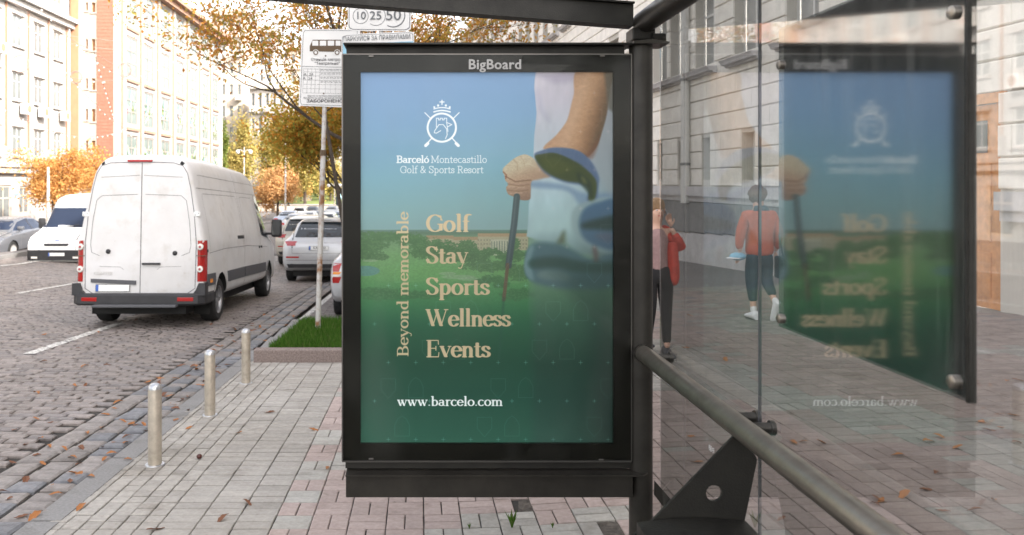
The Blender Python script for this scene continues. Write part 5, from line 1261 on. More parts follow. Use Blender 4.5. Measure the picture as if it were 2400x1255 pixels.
# --- oncoming white van
def oncoming(label, atp):
    c = thing('oncoming_van', label, 'van')
    st = [(0, .42, 1.2, 2.22, .90, .84), (.05, .36, 1.2, 2.30, .96, .88), (3.3, .34, 1.2, 2.34, .98, .88), (3.75, .34, 1.2, 2.26, .98, .86), (4.0, .34, 1.19, 2.02, .975, .84), (4.35, .33, 1.17, 1.62, .97, .84), (4.62, .32, 1.15, 1.27, .96, .86), (5.0, .31, 1.05, 1.16, .94, .86), (5.18, .30, .93, 1.03, .92, .84), (5.28, .30, .80, .87, .90, .8), (5.34, .34, .66, .70, .82, .7)]
    body, bv = loft(interp_st(st, 3), VT, 'white_paint', 'body', c, [(.95, .33, .40, .62, 1), (.95, .33, .40, .62, -1), (4.50, .33, .40, .62, 1), (4.50, .33, .40, .62, -1)])
    f = caster(bv, 'front')
    decal('windscreen', f, [(-.80, 1.33), (.80, 1.33), (.745, 1.62), (.68, 1.93), (-.68, 1.93), (-.745, 1.62)], 'van_glass', c, .008)
    decal('dashboard_card', f, [(-.22, 1.34), (.25, 1.34), (.25, 1.39), (-.22, 1.39)], 'plate_white', c, .012)
    for s in (-1, 1):
        seam('wiper', f, [(s*.10+.02, 1.34), (s*.10-.5, 1.42)], .015, 'ink', c, .03)
        decal('headlamp', f, [(s*x, z) for x, z in ((.46, .77), (.85, .79), (.83, .93), (.50, .91))][::1 if s > 0 else -1], 'clear_lamp', c, .012)
        decal('fog_lamp', f, [(s*x, z) for x, z in ((.56, .42), (.74, .42), (.74, .48), (.56, .48))][::1 if s > 0 else -1], 'clear_lamp', c, .065)
    decal('grille', f, [(-.36, .80), (.36, .80), (.40, .88), (-.40, .88)], 'black_plastic', c, .014)
    decal('bumper', f, [(-.89, .36), (.89, .36), (.90, .50), (.88, .68), (-.88, .68), (-.90, .50)], 'black_plastic', c, .045, .08, .10)
    decal('badge', f, [(-.06, .955), (.06, .955), (.06, .985), (-.06, .985)], 'plate_blue', c, .02)
    plate_obj(c, -.05, f(0, .54, 0).y+.058, .55, facing=1)
    for ax, s in (('right', 1), ('left', -1)):
        g_ = caster(bv, ax); decal('cab_window', g_, [(3.30, 1.28), (4.15, 1.24), (4.36, 1.32), (4.05, 1.80), (3.85, 1.95), (3.36, 1.98)], 'van_glass', c, .007)
        decal('side_window', g_, [(2.1, 1.30), (3.1, 1.30), (3.1, 1.96), (2.1, 1.96)], 'van_glass', c, .007)
        p = g_(4.2, 1.4, 0); q = MB(); q.box(min(p.x, p.x+s*.22), 4.12, 1.26, max(p.x, p.x+s*.22), 4.22, 1.60, .04); q.build('mirror', 'black_plastic', c, True)
    for (x, y, s) in ((.95, .95, 1), (-.95, .95, -1), (.95, 4.50, 1), (-.95, 4.50, -1)): wheel(c, x, y, .33, .21, s, 'rim', 6)
    MB().box(-.62, .2, .22, .62, 4.9, .42).build('underbody', 'underbody', c)
    place(c, atp[0], atp[1], PI); return c
oncoming('white oncoming van with black bumper, facing the camera at the left', (-11.35, 30.6))

# ------------------------------------------------------------------ buildings
class Facade:
    """local frame: u along the wall, z up (world), d outward"""
    def __init__(s, a, b, out=1):
        s.a = Vector((a[0], a[1], 0)); d = Vector((b[0]-a[0], b[1]-a[1], 0)); s.L = d.length; s.u = d.normalized(); s.n = Vector((s.u.y, -s.u.x, 0))*out
        s.ang = math.atan2(s.u.y, s.u.x); s.out = out
    def w(s, u, z, d=0): return s.a+s.u*u+s.n*d+Vector((0, 0, z))
    def px(s, px):          # u at which the facade meets a photo column
        k = (px-CX)/F; den = s.u.x-k*s.u.y; return (k*s.a.y-s.a.x)/den
    def py(s, u, py): q = s.a+s.u*u; return H-(py-CY)*q.y/F
def wall(fc, u0, u1, z0, z1, ops, depth, mb, d=0):
    us = sorted(set([u0, u1]+[min(max(o[0], u0), u1) for o in ops]+[min(max(o[2], u0), u1) for o in ops])); zs = sorted(set([z0, z1]+[min(max(o[1], z0), z1) for o in ops]+[min(max(o[3], z0), z1) for o in ops]))
    for a, b_ in zip(us[:-1], us[1:]):
        run = None
        for c, e in zip(zs[:-1], zs[1:]):
            um, zm = (a+b_)/2, (c+e)/2
            if any(o[0] < um < o[2] and o[1] < zm < o[3] for o in ops): continue
            mb.add([fc.w(a, c, d), fc.w(b_, c, d), fc.w(b_, e, d), fc.w(a, e, d)], [(0, 1, 2, 3)])
    for o in ops:
        a, c, b_, e = o[:4]; q = [(a, c), (b_, c), (b_, e), (a, e)]
        for i in range(4):
            (p, r_), (p2, r2_) = q[i], q[(i+1) % 4]; mb.add([fc.w(p, r_, d), fc.w(p2, r2_, d), fc.w(p2, r2_, d-depth), fc.w(p, r_, d-depth)], [(0, 1, 2, 3)])
def fbox(fc, u0, u1, z0, z1, d0, d1, mb):
    p = [fc.w(u, z, d) for u, z, d in ((u0, z0, d0), (u1, z0, d0), (u1, z0, d1), (u0, z0, d1), (u0, z1, d0), (u1, z1, d0), (u1, z1, d1), (u0, z1, d1))]
    mb.add(p, [(0, 3, 2, 1), (4, 5, 6, 7), (0, 1, 5, 4), (1, 2, 6, 5), (2, 3, 7, 6), (3, 0, 4, 7)])
WCACHE = {}
def window(root, fc, u, z, w_, h_, d, cols=2, rows=2, glass='window_glass', frame='window_frame', sill=True, fw=.06, curtain=False):
    """window unit: frame part with pane sub-parts; meshes shared between alike windows"""
    key = (round(w_, 2), round(h_, 2), cols, rows, glass, frame, fw, curtain)
    if key not in WCACHE:
        q = MB(); q.box(-w_/2, -.03, 0, -w_/2+fw, .03, h_); q.box(w_/2-fw, -.03, 0, w_/2, .03, h_); q.box(-w_/2+fw, -.03, 0, w_/2-fw, .03, fw); q.box(-w_/2+fw, -.03, h_-fw, w_/2-fw, .03, h_)
        us = [-w_/2+fw+(w_-2*fw)*i/cols for i in range(cols+1)]
        zs = [fw, h_-fw] if rows == 1 else ([fw, h_*.66, h_-fw] if rows == 2 else [fw+(h_-2*fw)*i/rows for i in range(rows+1)])
        for x in us[1:-1]: q.box(x-fw*.4, -.026, fw, x+fw*.4, .026, h_-fw)
        for z_ in zs[1:-1]:
            for a, b_ in zip(us[:-1], us[1:]): q.box(a+fw*.4, -.028, z_-fw*.4, b_-fw*.4, .028, z_+fw*.4)
        fo = q.build('window', frame, root); panes = []
        for a, b_ in zip(us[:-1], us[1:]):
            for c, e in zip(zs[:-1], zs[1:]):
                p = mesh_obj('pane', [(a+.01, 0, c+.01), (b_-.01, 0, c+.01), (b_-.01, 0, e-.01), (a+.01, 0, e-.01)], [(0, 1, 2, 3)], glass, fo); panes.append(p)
        if curtain:
            v = []; 
            for i in range(15):
                x = -w_/2+fw+(w_*.42)*i/14; v += [(x, .10+.02*(i % 2), fw), (x, .10+.02*(i % 2), h_-fw)]
            mesh_obj('curtain', v, [(2*i, 2*i+1, 2*i+3, 2*i+2) for i in range(14)], 'curtain', fo)
        WCACHE[key] = fo; o = fo
    else:
        src = WCACHE[key]; o = src.copy(); COL.objects.link(o)
        for ch in src.children: c = ch.copy(); COL.objects.link(c); c.parent = o
        o.parent = root
    p = fc.w(u, z, d)-Vector(root.location); o.location = p; o.rotation_euler = (0, 0, fc.ang if fc.out > 0 else fc.ang+PI); return o
class FMB(MB):
    def __init__(s, root): MB.__init__(s); s.root = root
    def build(s, name, m, parent=None, **k):
        o0 = Vector(s.root.location); s.v = [v-o0 for v in s.v]; k.setdefault('fix', False); return MB.build(s, name, m, parent or s.root, **k)
# ---- A: white plastered block at the far left (faces +X), X = -24
def bld(name, label, x, y): return thing(name, label, 'building', (x, y, gz(x, y)))
fa = Facade((-24, 8), (-24, 55.45)); A = bld('apartment_building', 'bright white plastered block with drainpipes and window air conditioners at the far left', -24, 30)
base = 48.4-8+.0; cols = [fa.px(42)+2.68*k for k in range(-16, 3)]
rowsz = [(.0, 2.1), (2.75, 4.9), (6.05, 8.2), (9.1, 11.25)]   # fitted below
ua = fa.px(42); rows = [(fa.py(ua, 365), fa.py(ua, 298)), (fa.py(ua, 234), fa.py(ua, 170)), (fa.py(ua, 108), fa.py(ua, 36))]
zc = fa.py(fa.px(165), 62)
ops = []
for u in cols:
    for (c, e) in rows: ops.append((u-.62, c, u+.62, e))
ops += [(u-.75, zc+1.1, u+.75, zc+2.7) for u in cols]
ugr = fa.px(12); ugw = fa.px(56)
gops = []
for k in range(-7, 1): gops.append((ugr+k*5.2-.9, -.7, ugr+k*5.2+.75, fa.py(ugr, 434)))
for k in range(-7, 1): gops.append((ugw+k*5.2-.55, -.2, ugw+k*5.2+.75, fa.py(ugw, 437)))
q = FMB(A); wall(fa, 0, fa.L, -3, zc+3.4, ops+gops, .14, q); q.build('wall', 'plaster_white')
q = FMB(A); fbox(fa, -.2, fa.L+.2, zc-.25, zc+.1, 0, .35, q); fbox(fa, -.2, fa.L+.3, zc+.1, zc+.38, 0, .62, q); q.build('cornice', 'plaster_white')
q = FMB(A); zg = fa.py(ua, 385); fbox(fa, 0, fa.L, zg-.55, zg-.2, 0, .30, q); fbox(fa, 0, fa.L, zg-.2, zg, 0, .42, q); q.build('string_course', 'plaster_pale')
q = FMB(A); fbox(fa, -.4, fa.L+.4, zc+3.4, zc+3.75, -9, .6, q); fbox(fa, -.0, fa.L, -3, zc+3.4, -9, -8.8, q); q.build('roof', 'slate')
for i, u in enumerate(cols):
    for j, (c, e) in enumerate(rows):
        window(A, fa, u, c, 1.22, e-c, -.09, 2, 2)
    window(A, fa, u, zc+1.1, 1.48, 1.6, -.09, 2, 1)
    for (c, e) in rows:
        q = FMB(A); fbox(fa, u-.75, u+.75, c-.14, c-.003, .003, .14, q); q.build('window_sill', 'plaster_pale')
        q = FMB(A); fbox(fa, u-.78, u+.78, e+.003, e+.16, .003, .10, q); q.build('lintel', 'plaster_pale')
    q = FMB(A); fbox(fa, u+1.17, u+1.27, zg, zc-.25, .003, .10, q); q.build('downpipe', 'trim_brown')
    q = FMB(A); fbox(fa, u+1.02, u+1.42, zg, zg+1.0, .003, .28, q); q.build('pier_base', 'plaster_pale')
ar = random.Random(8)
for k, i in enumerate(range(2, len(cols))):
    j = ar.choice([0, 1, 1, 2]); u = cols[i]; c = rows[j][0] if i < 16 else rows[1 if i < 18 else 1][0]
    q = FMB(A); dx = -.35 if i % 2 else .05; fbox(fa, u+dx-.05, u+dx+.75, c-.85, c-.22, .15, .50, q); o = q.build('air_conditioner', 'ac_white', fix=True)
    cc = fa.w(u+dx+.35, c-.53, .505)-Vector(A.location); MB().cyl(cc, cc+Vector((.012, 0, 0)), .24, n=18).build('fan_grille', 'trim_brown', o)
for o_ in gops:
    dr = (o_[3]-o_[1]) > 3.2
    window(A, fa, (o_[0]+o_[2])/2, o_[1], o_[2]-o_[0], o_[3]-o_[1], -.10, 2, 2, 'window_glass' if not dr else 'window_glass', 'plaster_orange' if dr else 'plaster_cream', fw=.12)
q = FMB(A); us_ = fa.px(37); q2 = fbox(fa, us_-.30, us_+.30, fa.py(us_, 457), fa.py(us_, 434), .003, .05, q); q.build('wall_plaque', 'sign_blue')
ucan = fa.px(75); q = FMB(A); fbox(fa, ucan-.2, ucan+3.5, fa.py(ucan, 420), fa.py(ucan, 412), .003, 1.6, q); q.build('canopy', 'plaster_white')
# ---- flank of B: orange strip, cream strip with slit windows, brick
ZB = 17.0
B = bld('brick_building', 'pale building with tall painted windows and orange brick trim beyond the white block', -21, 70)
ff = Facade((-24, 55.6), (-21, 55.6))
def ffu(px): return (px-CX)*55.6/F+24
q = FMB(B); q.box(-24, 55.6, -3, -24+ffu(184), 56.2, 18.2); q.build('orange_wall', 'plaster_orange', fix=True)
sl_ = []
for (a, b_) in ((6, 26), (92, 116), (184, 208), (256, 282), (330, 354)):
    z0_, z1_ = H-(b_-CY)*55.6/F, H-(a-CY)*55.6/F
    sl_ += [(ffu(201), z0_, ffu(206), z1_), (ffu(214.5), z0_-.1, ffu(223.5), z1_)]
q = FMB(B); wall(ff, ffu(184), ffu(228), -3, 18.2, sl_, .2, q); q.build('cream_wall', 'plaster_cream')
for o_ in sl_:
    q = FMB(B); q.add([ff.w(o_[0], o_[1], -.15), ff.w(o_[2], o_[1], -.15), ff.w(o_[2], o_[3], -.15), ff.w(o_[0], o_[3], -.15)], [(0, 1, 2, 3)]); q.build('window', 'wood_brown')
    q = FMB(B); fbox(ff, o_[0]-.05, o_[2]+.10, o_[1]-.10, o_[1]-.003, .003, .08, q); q.build('window_sill', 'plaster_pale')
# courses of brick on the flank
q = FMB(B); fbox(ff, ffu(228), ffu(266), -3, 18.2, -.4, .05, q); q.build('brick_pier', 'brick_orange', fix=True)
q = FMB(B)
for k in range(88): fbox(ff, ffu(228)+.01, ffu(266)-.01, -2.4+.236*k, -2.4+.236*k+.19, .052, .068, q)
o = q.build('brick_courses', 'brick_orange', fix=True); tag(o, kind='stuff')
fb = Facade((-21, 55.6), (-21.0, 86.6))
fb.u = Vector((fb.u.x, fb.u.y, 0))
wu = [fb.px(311), fb.px(350), fb.px(389), fb.px(423), fb.px(454), fb.px(482), fb.px(505)]
u0_ = wu[0]
rb = [(fb.py(u0_, c), fb.py(u0_, e)) for (e, c) in ((318, 402), (205, 294), (88, 182), (-34, 62))]
ops = []
for u in wu:
    for (c, e) in rb: ops.append((u-1.25, c, u+1.15, e))
q = FMB(B); wall(fb, 0, fb.L, -3, ZB, ops, .14, q); q.build('wall', 'plaster_pale')
mr = random.Random(2)
MUR = {}
def mural(root, fc, u, z, w_, h_, d, big):
    o = window(root, fc, u, z, w_, h_, d, 2, 3, 'window_bright', 'frame_grey', fw=.12)
    if big:
        # painted leaves and a tulip behind the panes
        for k in range(7 if big == 2 else 5):
            a = mr.uniform(.5, 2.6); L_ = mr.uniform(.5, 1.3); x0_, z0_ = mr.uniform(-.8, .6), mr.uniform(.2, h_*.6)
            dx, dz = math.cos(a)*L_, math.sin(a)*L_; nx, nz = -dz*.16, dx*.16
            red = (k == 0 and big == 2)
            mesh_obj('painted_leaf' if not red else 'painted_flower', [(x0_, -.02, z0_), (x0_+dx*.5+nx, -.02, z0_+dz*.5+nz), (x0_+dx, -.02, z0_+dz), (x0_+dx*.5-nx, -.02, z0_+dz*.5-nz)], [(0, 1, 2, 3)], 'pink_lamp' if red else mr.choice(['mural_green', 'mural_green', 'sign_blue', 'leaf_green']), o)
    return o
for i, u in enumerate(wu):
    for j, (c, e) in enumerate(rb):
        if i >= 6 and False: continue
        mural(B, fb, u-.05, c, 2.38, e-c, -.09, 2 if j == 1 and i in (0, 3) else (1 if j < 2 else 0))
for i in range(len(wu)):
    ua_ = wu[i]-2.0 if i == 0 else (wu[i]+wu[i-1])/2
    q = FMB(B); fbox(fb, ua_-.16, ua_+.16, -3, ZB-.6, .003, .16, q); q.build('pilaster', 'plaster_pale', fix=True)
for nm, off, wd_, dd in (('brick_band', .34, .10, .30),):
    for i in range(len(wu)):
        ua_ = wu[i]-2.0 if i == 0 else (wu[i]+wu[i-1])/2
        for s in (-1, 1): q = FMB(B); fbox(fb, ua_+s*.26-.05, ua_+s*.26+.05, -3, ZB-.6, .003, .10, q); q.build('brick_edge', 'brick_trim', fix=True)
    for u in wu:
        for (c, e) in rb: q = FMB(B); fbox(fb, u-1.3, u+1.2, c-.42, c-.22, .003, .12, q); q.build('brick_band', 'brick_trim', fix=True)
q = FMB(B); fbox(fb, -.2, fb.L+.4, ZB-.6, ZB-.2, 0, .6, q); fbox(fb, -.3, fb.L+.6, ZB-.2, ZB+.15, 0, 1.0, q); q.build('cornice', 'brick_trim', fix=True)
q = FMB(B); q.box(-34, 55.9, ZB-.1, -20.9, 86.7, ZB+.3); q.box(-34, 86.2, -3, -21.1, 86.6, ZB-.1); q.box(-33, 60, ZB+.3, -23.5, 84, ZB+2.6); q.build('roof', 'plaster_pale', fix=True)
# ---- more of the street to the left of the frame (seen in the glass) : A2
# ---- distant apartment houses down the street
def far_house(label, u0, u1, vtop, D, m, floors, bays, seed, depth=14, steps=None):
    x0, x1 = (u0-CX)*D/F, (u1-CX)*D/F; zt = H-(vtop-CY)*D/F; g0 = -2.7; t = bld('apartment_building', label, (x0+x1)/2, D)
    fc = Facade((x0, D), (x1, D), 1); fc.n = Vector((0, -1, 0)); bw = (x1-x0)/bays; fh = (zt-g0-1.2)/floors
    ops = []; 
    for i in range(bays):
        for j in range(floors): ops.append((i*bw+bw*.3, g0+j*fh+fh*.32, i*bw+bw*.70, g0+j*fh+fh*.82))
    q = FMB(t); wall(fc, 0, x1-x0, g0-1, zt, ops, .3, q); q.add([(x0, D, g0), (x0, D+depth, g0), (x0, D+depth, zt), (x0, D, zt), (x1, D, g0), (x1, D+depth, g0), (x1, D+depth, zt), (x1, D, zt)], [(0, 1, 2, 3), (4, 7, 6, 5), (3, 2, 6, 7), (1, 5, 6, 2)]); q.build('wall', m)
    for o_ in ops:
        q = FMB(t); q.add([fc.w(o_[0], o_[1], -.25), fc.w(o_[2], o_[1], -.25), fc.w(o_[2], o_[3], -.25), fc.w(o_[0], o_[3], -.25)], [(0, 1, 2, 3)]); w0 = q.build('window', 'window_glass')
    q = FMB(t)
    for k in (1, floors-1, floors): fbox(fc, -.3, x1-x0+.3, g0+k*fh, g0+k*fh+.35, 0, .6, q)
    q.build('cornice', m, fix=True)
    r_ = random.Random(seed)
    for i in range(bays):
        if r_.random() < .45:
            for j in range(1, floors):
                if r_.random() < .6:
                    q = FMB(t); fbox(fc, i*bw+bw*.15, i*bw+bw*.85, g0+j*fh+fh*.05, g0+j*fh+fh*.30, .003, 1.1, q); q.build('balcony', 'plaster_pale' if r_.random() < .5 else m, fix=True)
    return t
far_house('tall stone apartment tower with a stepped top behind the brick trimmed building', 496, 570, 20, 128, 'far_stone', 9, 4, 1)
far_house('grey upper part of a distant apartment house behind the autumn branches', 566, 640, 62, 150, 'far_grey', 9, 4, 2)
far_house('distant pale apartment house with balconies low behind the trees', 585, 668, 190, 118, 'plaster_pale', 5, 5, 3)
far_house('distant pinkish apartment house behind the leaning sign pole', 655, 760, 105, 165, 'far_stone', 8, 5, 4)
far_house('distant grey house hidden mostly behind the poster case', 752, 900, 150, 140, 'far_grey', 6, 6, 5)
far_house('long cream house with a dark gable beyond the stone facade', 1100, 1212, 84, 110, 'plaster_cream', 6, 6, 6)
# ---- C: stone facade at the right (faces -X), line through X = 7.4 at Y = 16
def XF(y): return 7.4-.052*(y-16)
fc = Facade((XF(-16), -16), (XF(90), 90), -1)
C_ = bld('stone_building', 'cream stone facade with deep courses, sills and a downpipe seen through the shelter glass', XF(14), 14)
HC = 14.2
def uy(y): return (Vector((XF(y), y, 0))-fc.a).length*(1 if y > -16 else -1)
cw = [fc.px(p) for p in (1549, 1600, 1660, 1757, 1905, 2115)]
cs = fc.py(cw[2], 161); cst = 1.95
bay_ = 4.0
upw = [(1548, 1), (1592, 1), (1654, 1), (1751, 1), (1990, 1)]
uu = [fc.px(p) for p, _ in upw]
pitch = abs(uu[2]-uu[3])
allu = [uu[0], uu[1], uu[2], uu[3], uu[3]-pitch*1.05, uu[3]-pitch*2.1]
k = uu[0]
while k < uy(84): k += pitch; allu.append(k)
k = allu[5]
while k > uy(-12): k -= pitch*1.05; allu.append(k)
zl0, zl1 = fc.py(cw[2], 474)-.0, fc.py(cw[2], 322)
ops = []
for u in allu: ops.append((u-.62, cs, u+.62, cs+2.1)); ops.append((u-.62, cs+3.9, u+.62, cs+5.9)); ops.append((u-.62, cs+7.2, u+.62, cs+8.7))
low = [(p, abs(fc.px(p+w_/2)-fc.px(p-w_/2))) for p, w_ in ((1549, 14), (1597, 13), (1657, 22), (1756, 34))]
lops = []
for p, w_ in low: u = fc.px(p); lops.append((u-w_/2, zl0+.55, u+w_/2, zl1))
for u in allu[4:]:
    if u > uy(22) or (u < uy(10)): lops.append((u-.5, zl0+.55, u+.5, zl1))
ud = fc.px(2345)+.75; lops = [o for o in lops if abs((o[0]+o[2])/2-ud) > 1.6]
dop = (ud-.75, gz(XF(11), 9)-.2, ud+.75, H+205/F*9.6)
q = FMB(C_); wall(fc, 0, fc.L, -4, HC, ops+lops+[dop], .30, q); q.build('wall', 'facade_joint')
# courses of stone blocks, proud of the wall
CH = .43; blocks = []
br = random.Random(12)
zz = zl0+.40
row = 0
allops = ops+lops+[dop]
while zz < HC-1.4:
    u = uy(4)+(.0 if row % 2 else .8)
    while u < uy(34):
        L_ = 1.6; spans = [(u, u+L_)]
        for o_ in allops:
            if o_[1]-.02 < zz+CH/2 < o_[3]+.02:
                ns = []
                for a, b_ in spans:
                    if o_[2] <= a or o_[0] >= b_: ns.append((a, b_))
                    else:
                        if a < o_[0]-.12: ns.append((a, o_[0]))
                        if o_[2] < b_-.12: ns.append((o_[2], b_))
                spans = ns
        for a, b_ in spans: blocks.append((a, b_, zz))
        u += L_
    zz += CH; row += 1
def bkey(b): 
    q_ = fc.w(b[0], b[2]); u_, v_ = proj(q_.x, q_.y, q_.z); vis = (1530 < u_ < 2420 or 1190 < u_ < 1500) and v_ > -60
    return (0 if vis else 1, q_.y)
blocks.sort(key=bkey); g0 = Vector(C_.location); rest = FMB(C_)
def bevbox(a, b_, z0, z1, d0, d1, bv, mb, f_):
    P4 = [f_(a, z0, d0), f_(b_, z0, d0), f_(b_, z1, d0), f_(a, z1, d0), f_(a, z0, d1-bv), f_(b_, z0, d1-bv), f_(b_, z1, d1-bv), f_(a, z1, d1-bv), f_(a+bv, z0+bv, d1), f_(b_-bv, z0+bv, d1), f_(b_-bv, z1-bv, d1), f_(a+bv, z1-bv, d1)]
    mb.add(P4, [(0, 1, 5, 4), (1, 2, 6, 5), (2, 3, 7, 6), (3, 0, 4, 7), (4, 5, 9, 8), (5, 6, 10, 9), (6, 7, 11, 10), (7, 4, 8, 11), (8, 9, 10, 11)])
for i, (a, b_, z) in enumerate(blocks):
    dd = .05+br.uniform(-.004, .004)
    if i < 300: q = FMB(C_); bevbox(a+.002, b_-.002, z+.012, z+CH-.012, .0, dd, .014, q, fc.w); q.build('stone_block', 'facade_stone', fix=True)
    else: bevbox(a+.006, b_-.006, z+.014, z+CH-.014, .0, dd, .018, rest, fc.w)
if rest.v: tag(rest.build('stone_blocks', 'facade_stone', fix=True), kind='stuff')
q = FMB(C_)
for k in range(int((HC-1.4-zl0)/CH)): 
    z = zl0+.4+k*CH
    for (a, b_) in ((uy(34.2), fc.L), (0, uy(3.9))):
        sp = [(a, b_)]
        for o_ in allops:
            if o_[1]-.02 < z+CH/2 < o_[3]+.02:
                ns = []
                for c, e in sp:
                    if o_[2] <= c or o_[0] >= e: ns.append((c, e))
                    else:
                        if c < o_[0]: ns.append((c, o_[0]))
                        if o_[2] < e: ns.append((o_[2], e))
                sp = ns
        for c, e in sp: fbox(fc, c, e, z+.014, z+CH-.014, .003, .05, q)
tag(q.build('stone_courses', 'facade_stone', fix=True), kind='stuff')
for a_, b_ in ((-.3, dop[0]-.13), (dop[2]+.13, fc.L)): q = FMB(C_); fbox(fc, a_, b_, zl0, zl0+.14, 0, .12, q); fbox(fc, a_, b_, zl0+.14, zl0+.38, 0, .20, q); q.build('water_table', 'facade_plinth', fix=True)
q = FMB(C_); fbox(fc, -.3, fc.L, HC-1.3, HC-.9, 0, .25, q); fbox(fc, -.3, fc.L, HC-.4, HC-.1, 0, .55, q); fbox(fc, -.3, fc.L, HC-.1, HC+.15, 0, .8, q); q.build('cornice', 'facade_stone', fix=True)
q = FMB(C_); fbox(fc, 0, fc.L, HC-.5, HC+.1, -9, -.1, q); q.build('roof', 'slate', fix=True)
# grey base stones
u = uy(6); n_b = 0
while u < uy(33):
    if dop[0]-1.0 < u < dop[2]+.1: u += 1.0; continue
    for (z0_, z1_) in ((-4 if False else gz(fc.w(u, 0).x, fc.w(u, 0).y)+.75, zl0-.01),):
        q = FMB(C_); bevbox(u+.012, u+.99, z0_+.01, z1_-.0, .0, .10, .02, q, fc.w); q.build('base_stone', 'facade_base', fix=True)
    q = FMB(C_); g_ = gz(fc.w(u, 0).x, fc.w(u, 0).y); fbox(fc, u, u+1.0, g_-.3, g_+.74, .0, .07, q); q.build('plinth_panel', 'facade_plinth', fix=True)
    u += 1.0
for u in allu:
    yv = fc.w(u, 0).y
    for zz_, hh in ((cs, 2.1), (cs+3.9, 2.0), (cs+7.2, 1.5)): window(C_, fc, u, zz_, 1.24, hh, -.24, 2, 2, 'window_pale', 'window_frame', fw=.08)
    P5 = [(0, .003), (0, .10), (.05, .12), (.05, .20), (.10, .22), (.16, .26), (.16, .003)]
    for (zz_) in (cs, cs+3.9, cs+7.2):
        V = []; q = FMB(C_)
        for uu_ in (u-.80, u+.80):
            for (h_, d_) in P5: V.append(fc.w(uu_, zz_-.18+h_, d_+.05))
        n_ = len(P5); q.add(V, [tuple(range(n_)), tuple(range(n_, 2*n_))[::-1]]+[(i, i+1, n_+i+1, n_+i) for i in range(n_-1)])
        q.build('window_sill', 'facade_plinth', fix=True)
for o_ in lops: window(C_, fc, (o_[0]+o_[2])/2, o_[1], o_[2]-o_[0], o_[3]-o_[1], -.28, 1 if o_[2]-o_[0] < .9 else 2, 2, 'window_pale', 'wood_brown' if fc.w(o_[0], 0).y > 20 else 'window_frame', fw=.07, curtain=False)
ud_ = fc.px(1620); q = FMB(C_); c0 = fc.w(ud_, 0, .16); q.cyl((c0.x, c0.y, fc.py(ud_, 476)-.0), (c0.x, c0.y, HC-.5), .115, n=18); q.build('downpipe', 'downpipe', smooth=True, fix=True)
for zz_ in (2.2, 4.4, 6.6, 8.8, 11): q = FMB(C_); q.cyl((c0.x, c0.y, zz_), (c0.x, c0.y, zz_+.07), .130, n=18); q.build('pipe_clamp', 'facade_base', smooth=True, fix=True)
# orange timber door with its leaves, light above and handle
D0, D1 = dop[0], dop[2]; zdb, zdt = dop[1]+.15, dop[3]
q = FMB(C_); fbox(fc, D0-.12, D1+.12, zdt, zdt+.14, -.3, .03, q); fbox(fc, D0-.0, D0+.10, zdb, zdt, -.30, -.02, q); fbox(fc, D1-.10, D1, zdb, zdt, -.30, -.02, q); o = q.build('door_frame', 'wood_orange', fix=True)
for (a, b_) in ((D0+.10, (D0+D1)/2-.01), ((D0+D1)/2+.01, D1-.10)):
    q = FMB(C_); fbox(fc, a, b_, zdb, zdt-.01, -.09, -.03, q); dl = q.build('door', 'wood_orange', fix=True)
    for (z0_, z1_) in ((.15, .75), (.9, 1.25), (1.40, 1.95)): q = FMB(C_); fbox(fc, a+.09, b_-.09, zdb+z0_, zdb+z1_, -.029, -.012, q); q.build('door_panel', 'wood_orange', dl, fix=True)
    q = FMB(C_); fbox(fc, a+.16, b_-.16, zdb+2.10, zdt-.22, -.029, -.02, q); q.build('door_pane', 'window_glass', dl, fix=True)
    q = FMB(C_); fbox(fc, b_-.09 if a < ud-.3 else a+.04, b_-.05 if a < ud-.3 else a+.08, zdb+.85, zdb+1.25, -.029, .04, q); q.build('door_handle', 'shelter_steel', dl, fix=True)
st_ = FMB(C_); fbox(fc, D0-.3, D1+.3, gz(XF(10), 10)-.3, dop[1]+.13, -.3, .5, st_); st_.build('door_step', 'facade_base', fix=True)

# ------------------------------------------------------------------ trees
def leafq(V, Fs, p, s, rn):
    a = Vector((rn.gauss(0, 1), rn.gauss(0, 1), rn.gauss(0, 1))).normalized(); b_ = a.orthogonal().normalized(); k = rn.uniform(0, 6.28); c = a.cross(b_); u = (b_*math.cos(k)+c*math.sin(k))*s; v = a*s*.55
    n_ = len(V); V += [p-u*.5, p+v*.5, p+u*.5+a.cross(u)*.12, p-v*.5]; Fs.append((n_, n_+1, n_+2, n_+3))
def grow(mb, tips, p, d, L_, r_, lv, rn, spread=.6, up=.12, nseg=4, minr=.004):
    pts = [p]; rs = [r_]; q = p
    for i in range(nseg):
        d = (d+Vector((rn.gauss(0, .13), rn.gauss(0, .13), rn.gauss(0, .10)+up*.3))).normalized(); q = q+d*(L_/nseg); pts.append(q); rs.append(max(minr, r_*(1-.5*(i+1)/nseg)))
        if lv <= 1: tips.append(q.copy())
    mb.tube(pts, rs, 6 if lv < 2 else 9)
    if lv == 0: return
    for k in range(rn.choice((3, 3, 4)) if lv > 1 else 3):
        t = rn.uniform(.45, 1.0) if k else 1.0; i = min(len(pts)-2, int(t*nseg)); b_ = pts[i].lerp(pts[i+1], t*nseg-i) if t < 1 else pts[-1]
        nd = (d+Vector((rn.gauss(0, spread), rn.gauss(0, spread), rn.gauss(0, spread*.6)+up))).normalized(); grow(mb, tips, b_, nd, L_*rn.uniform(.58, .80), rs[i]*.62, lv-1, rn, spread, up, nseg, minr)
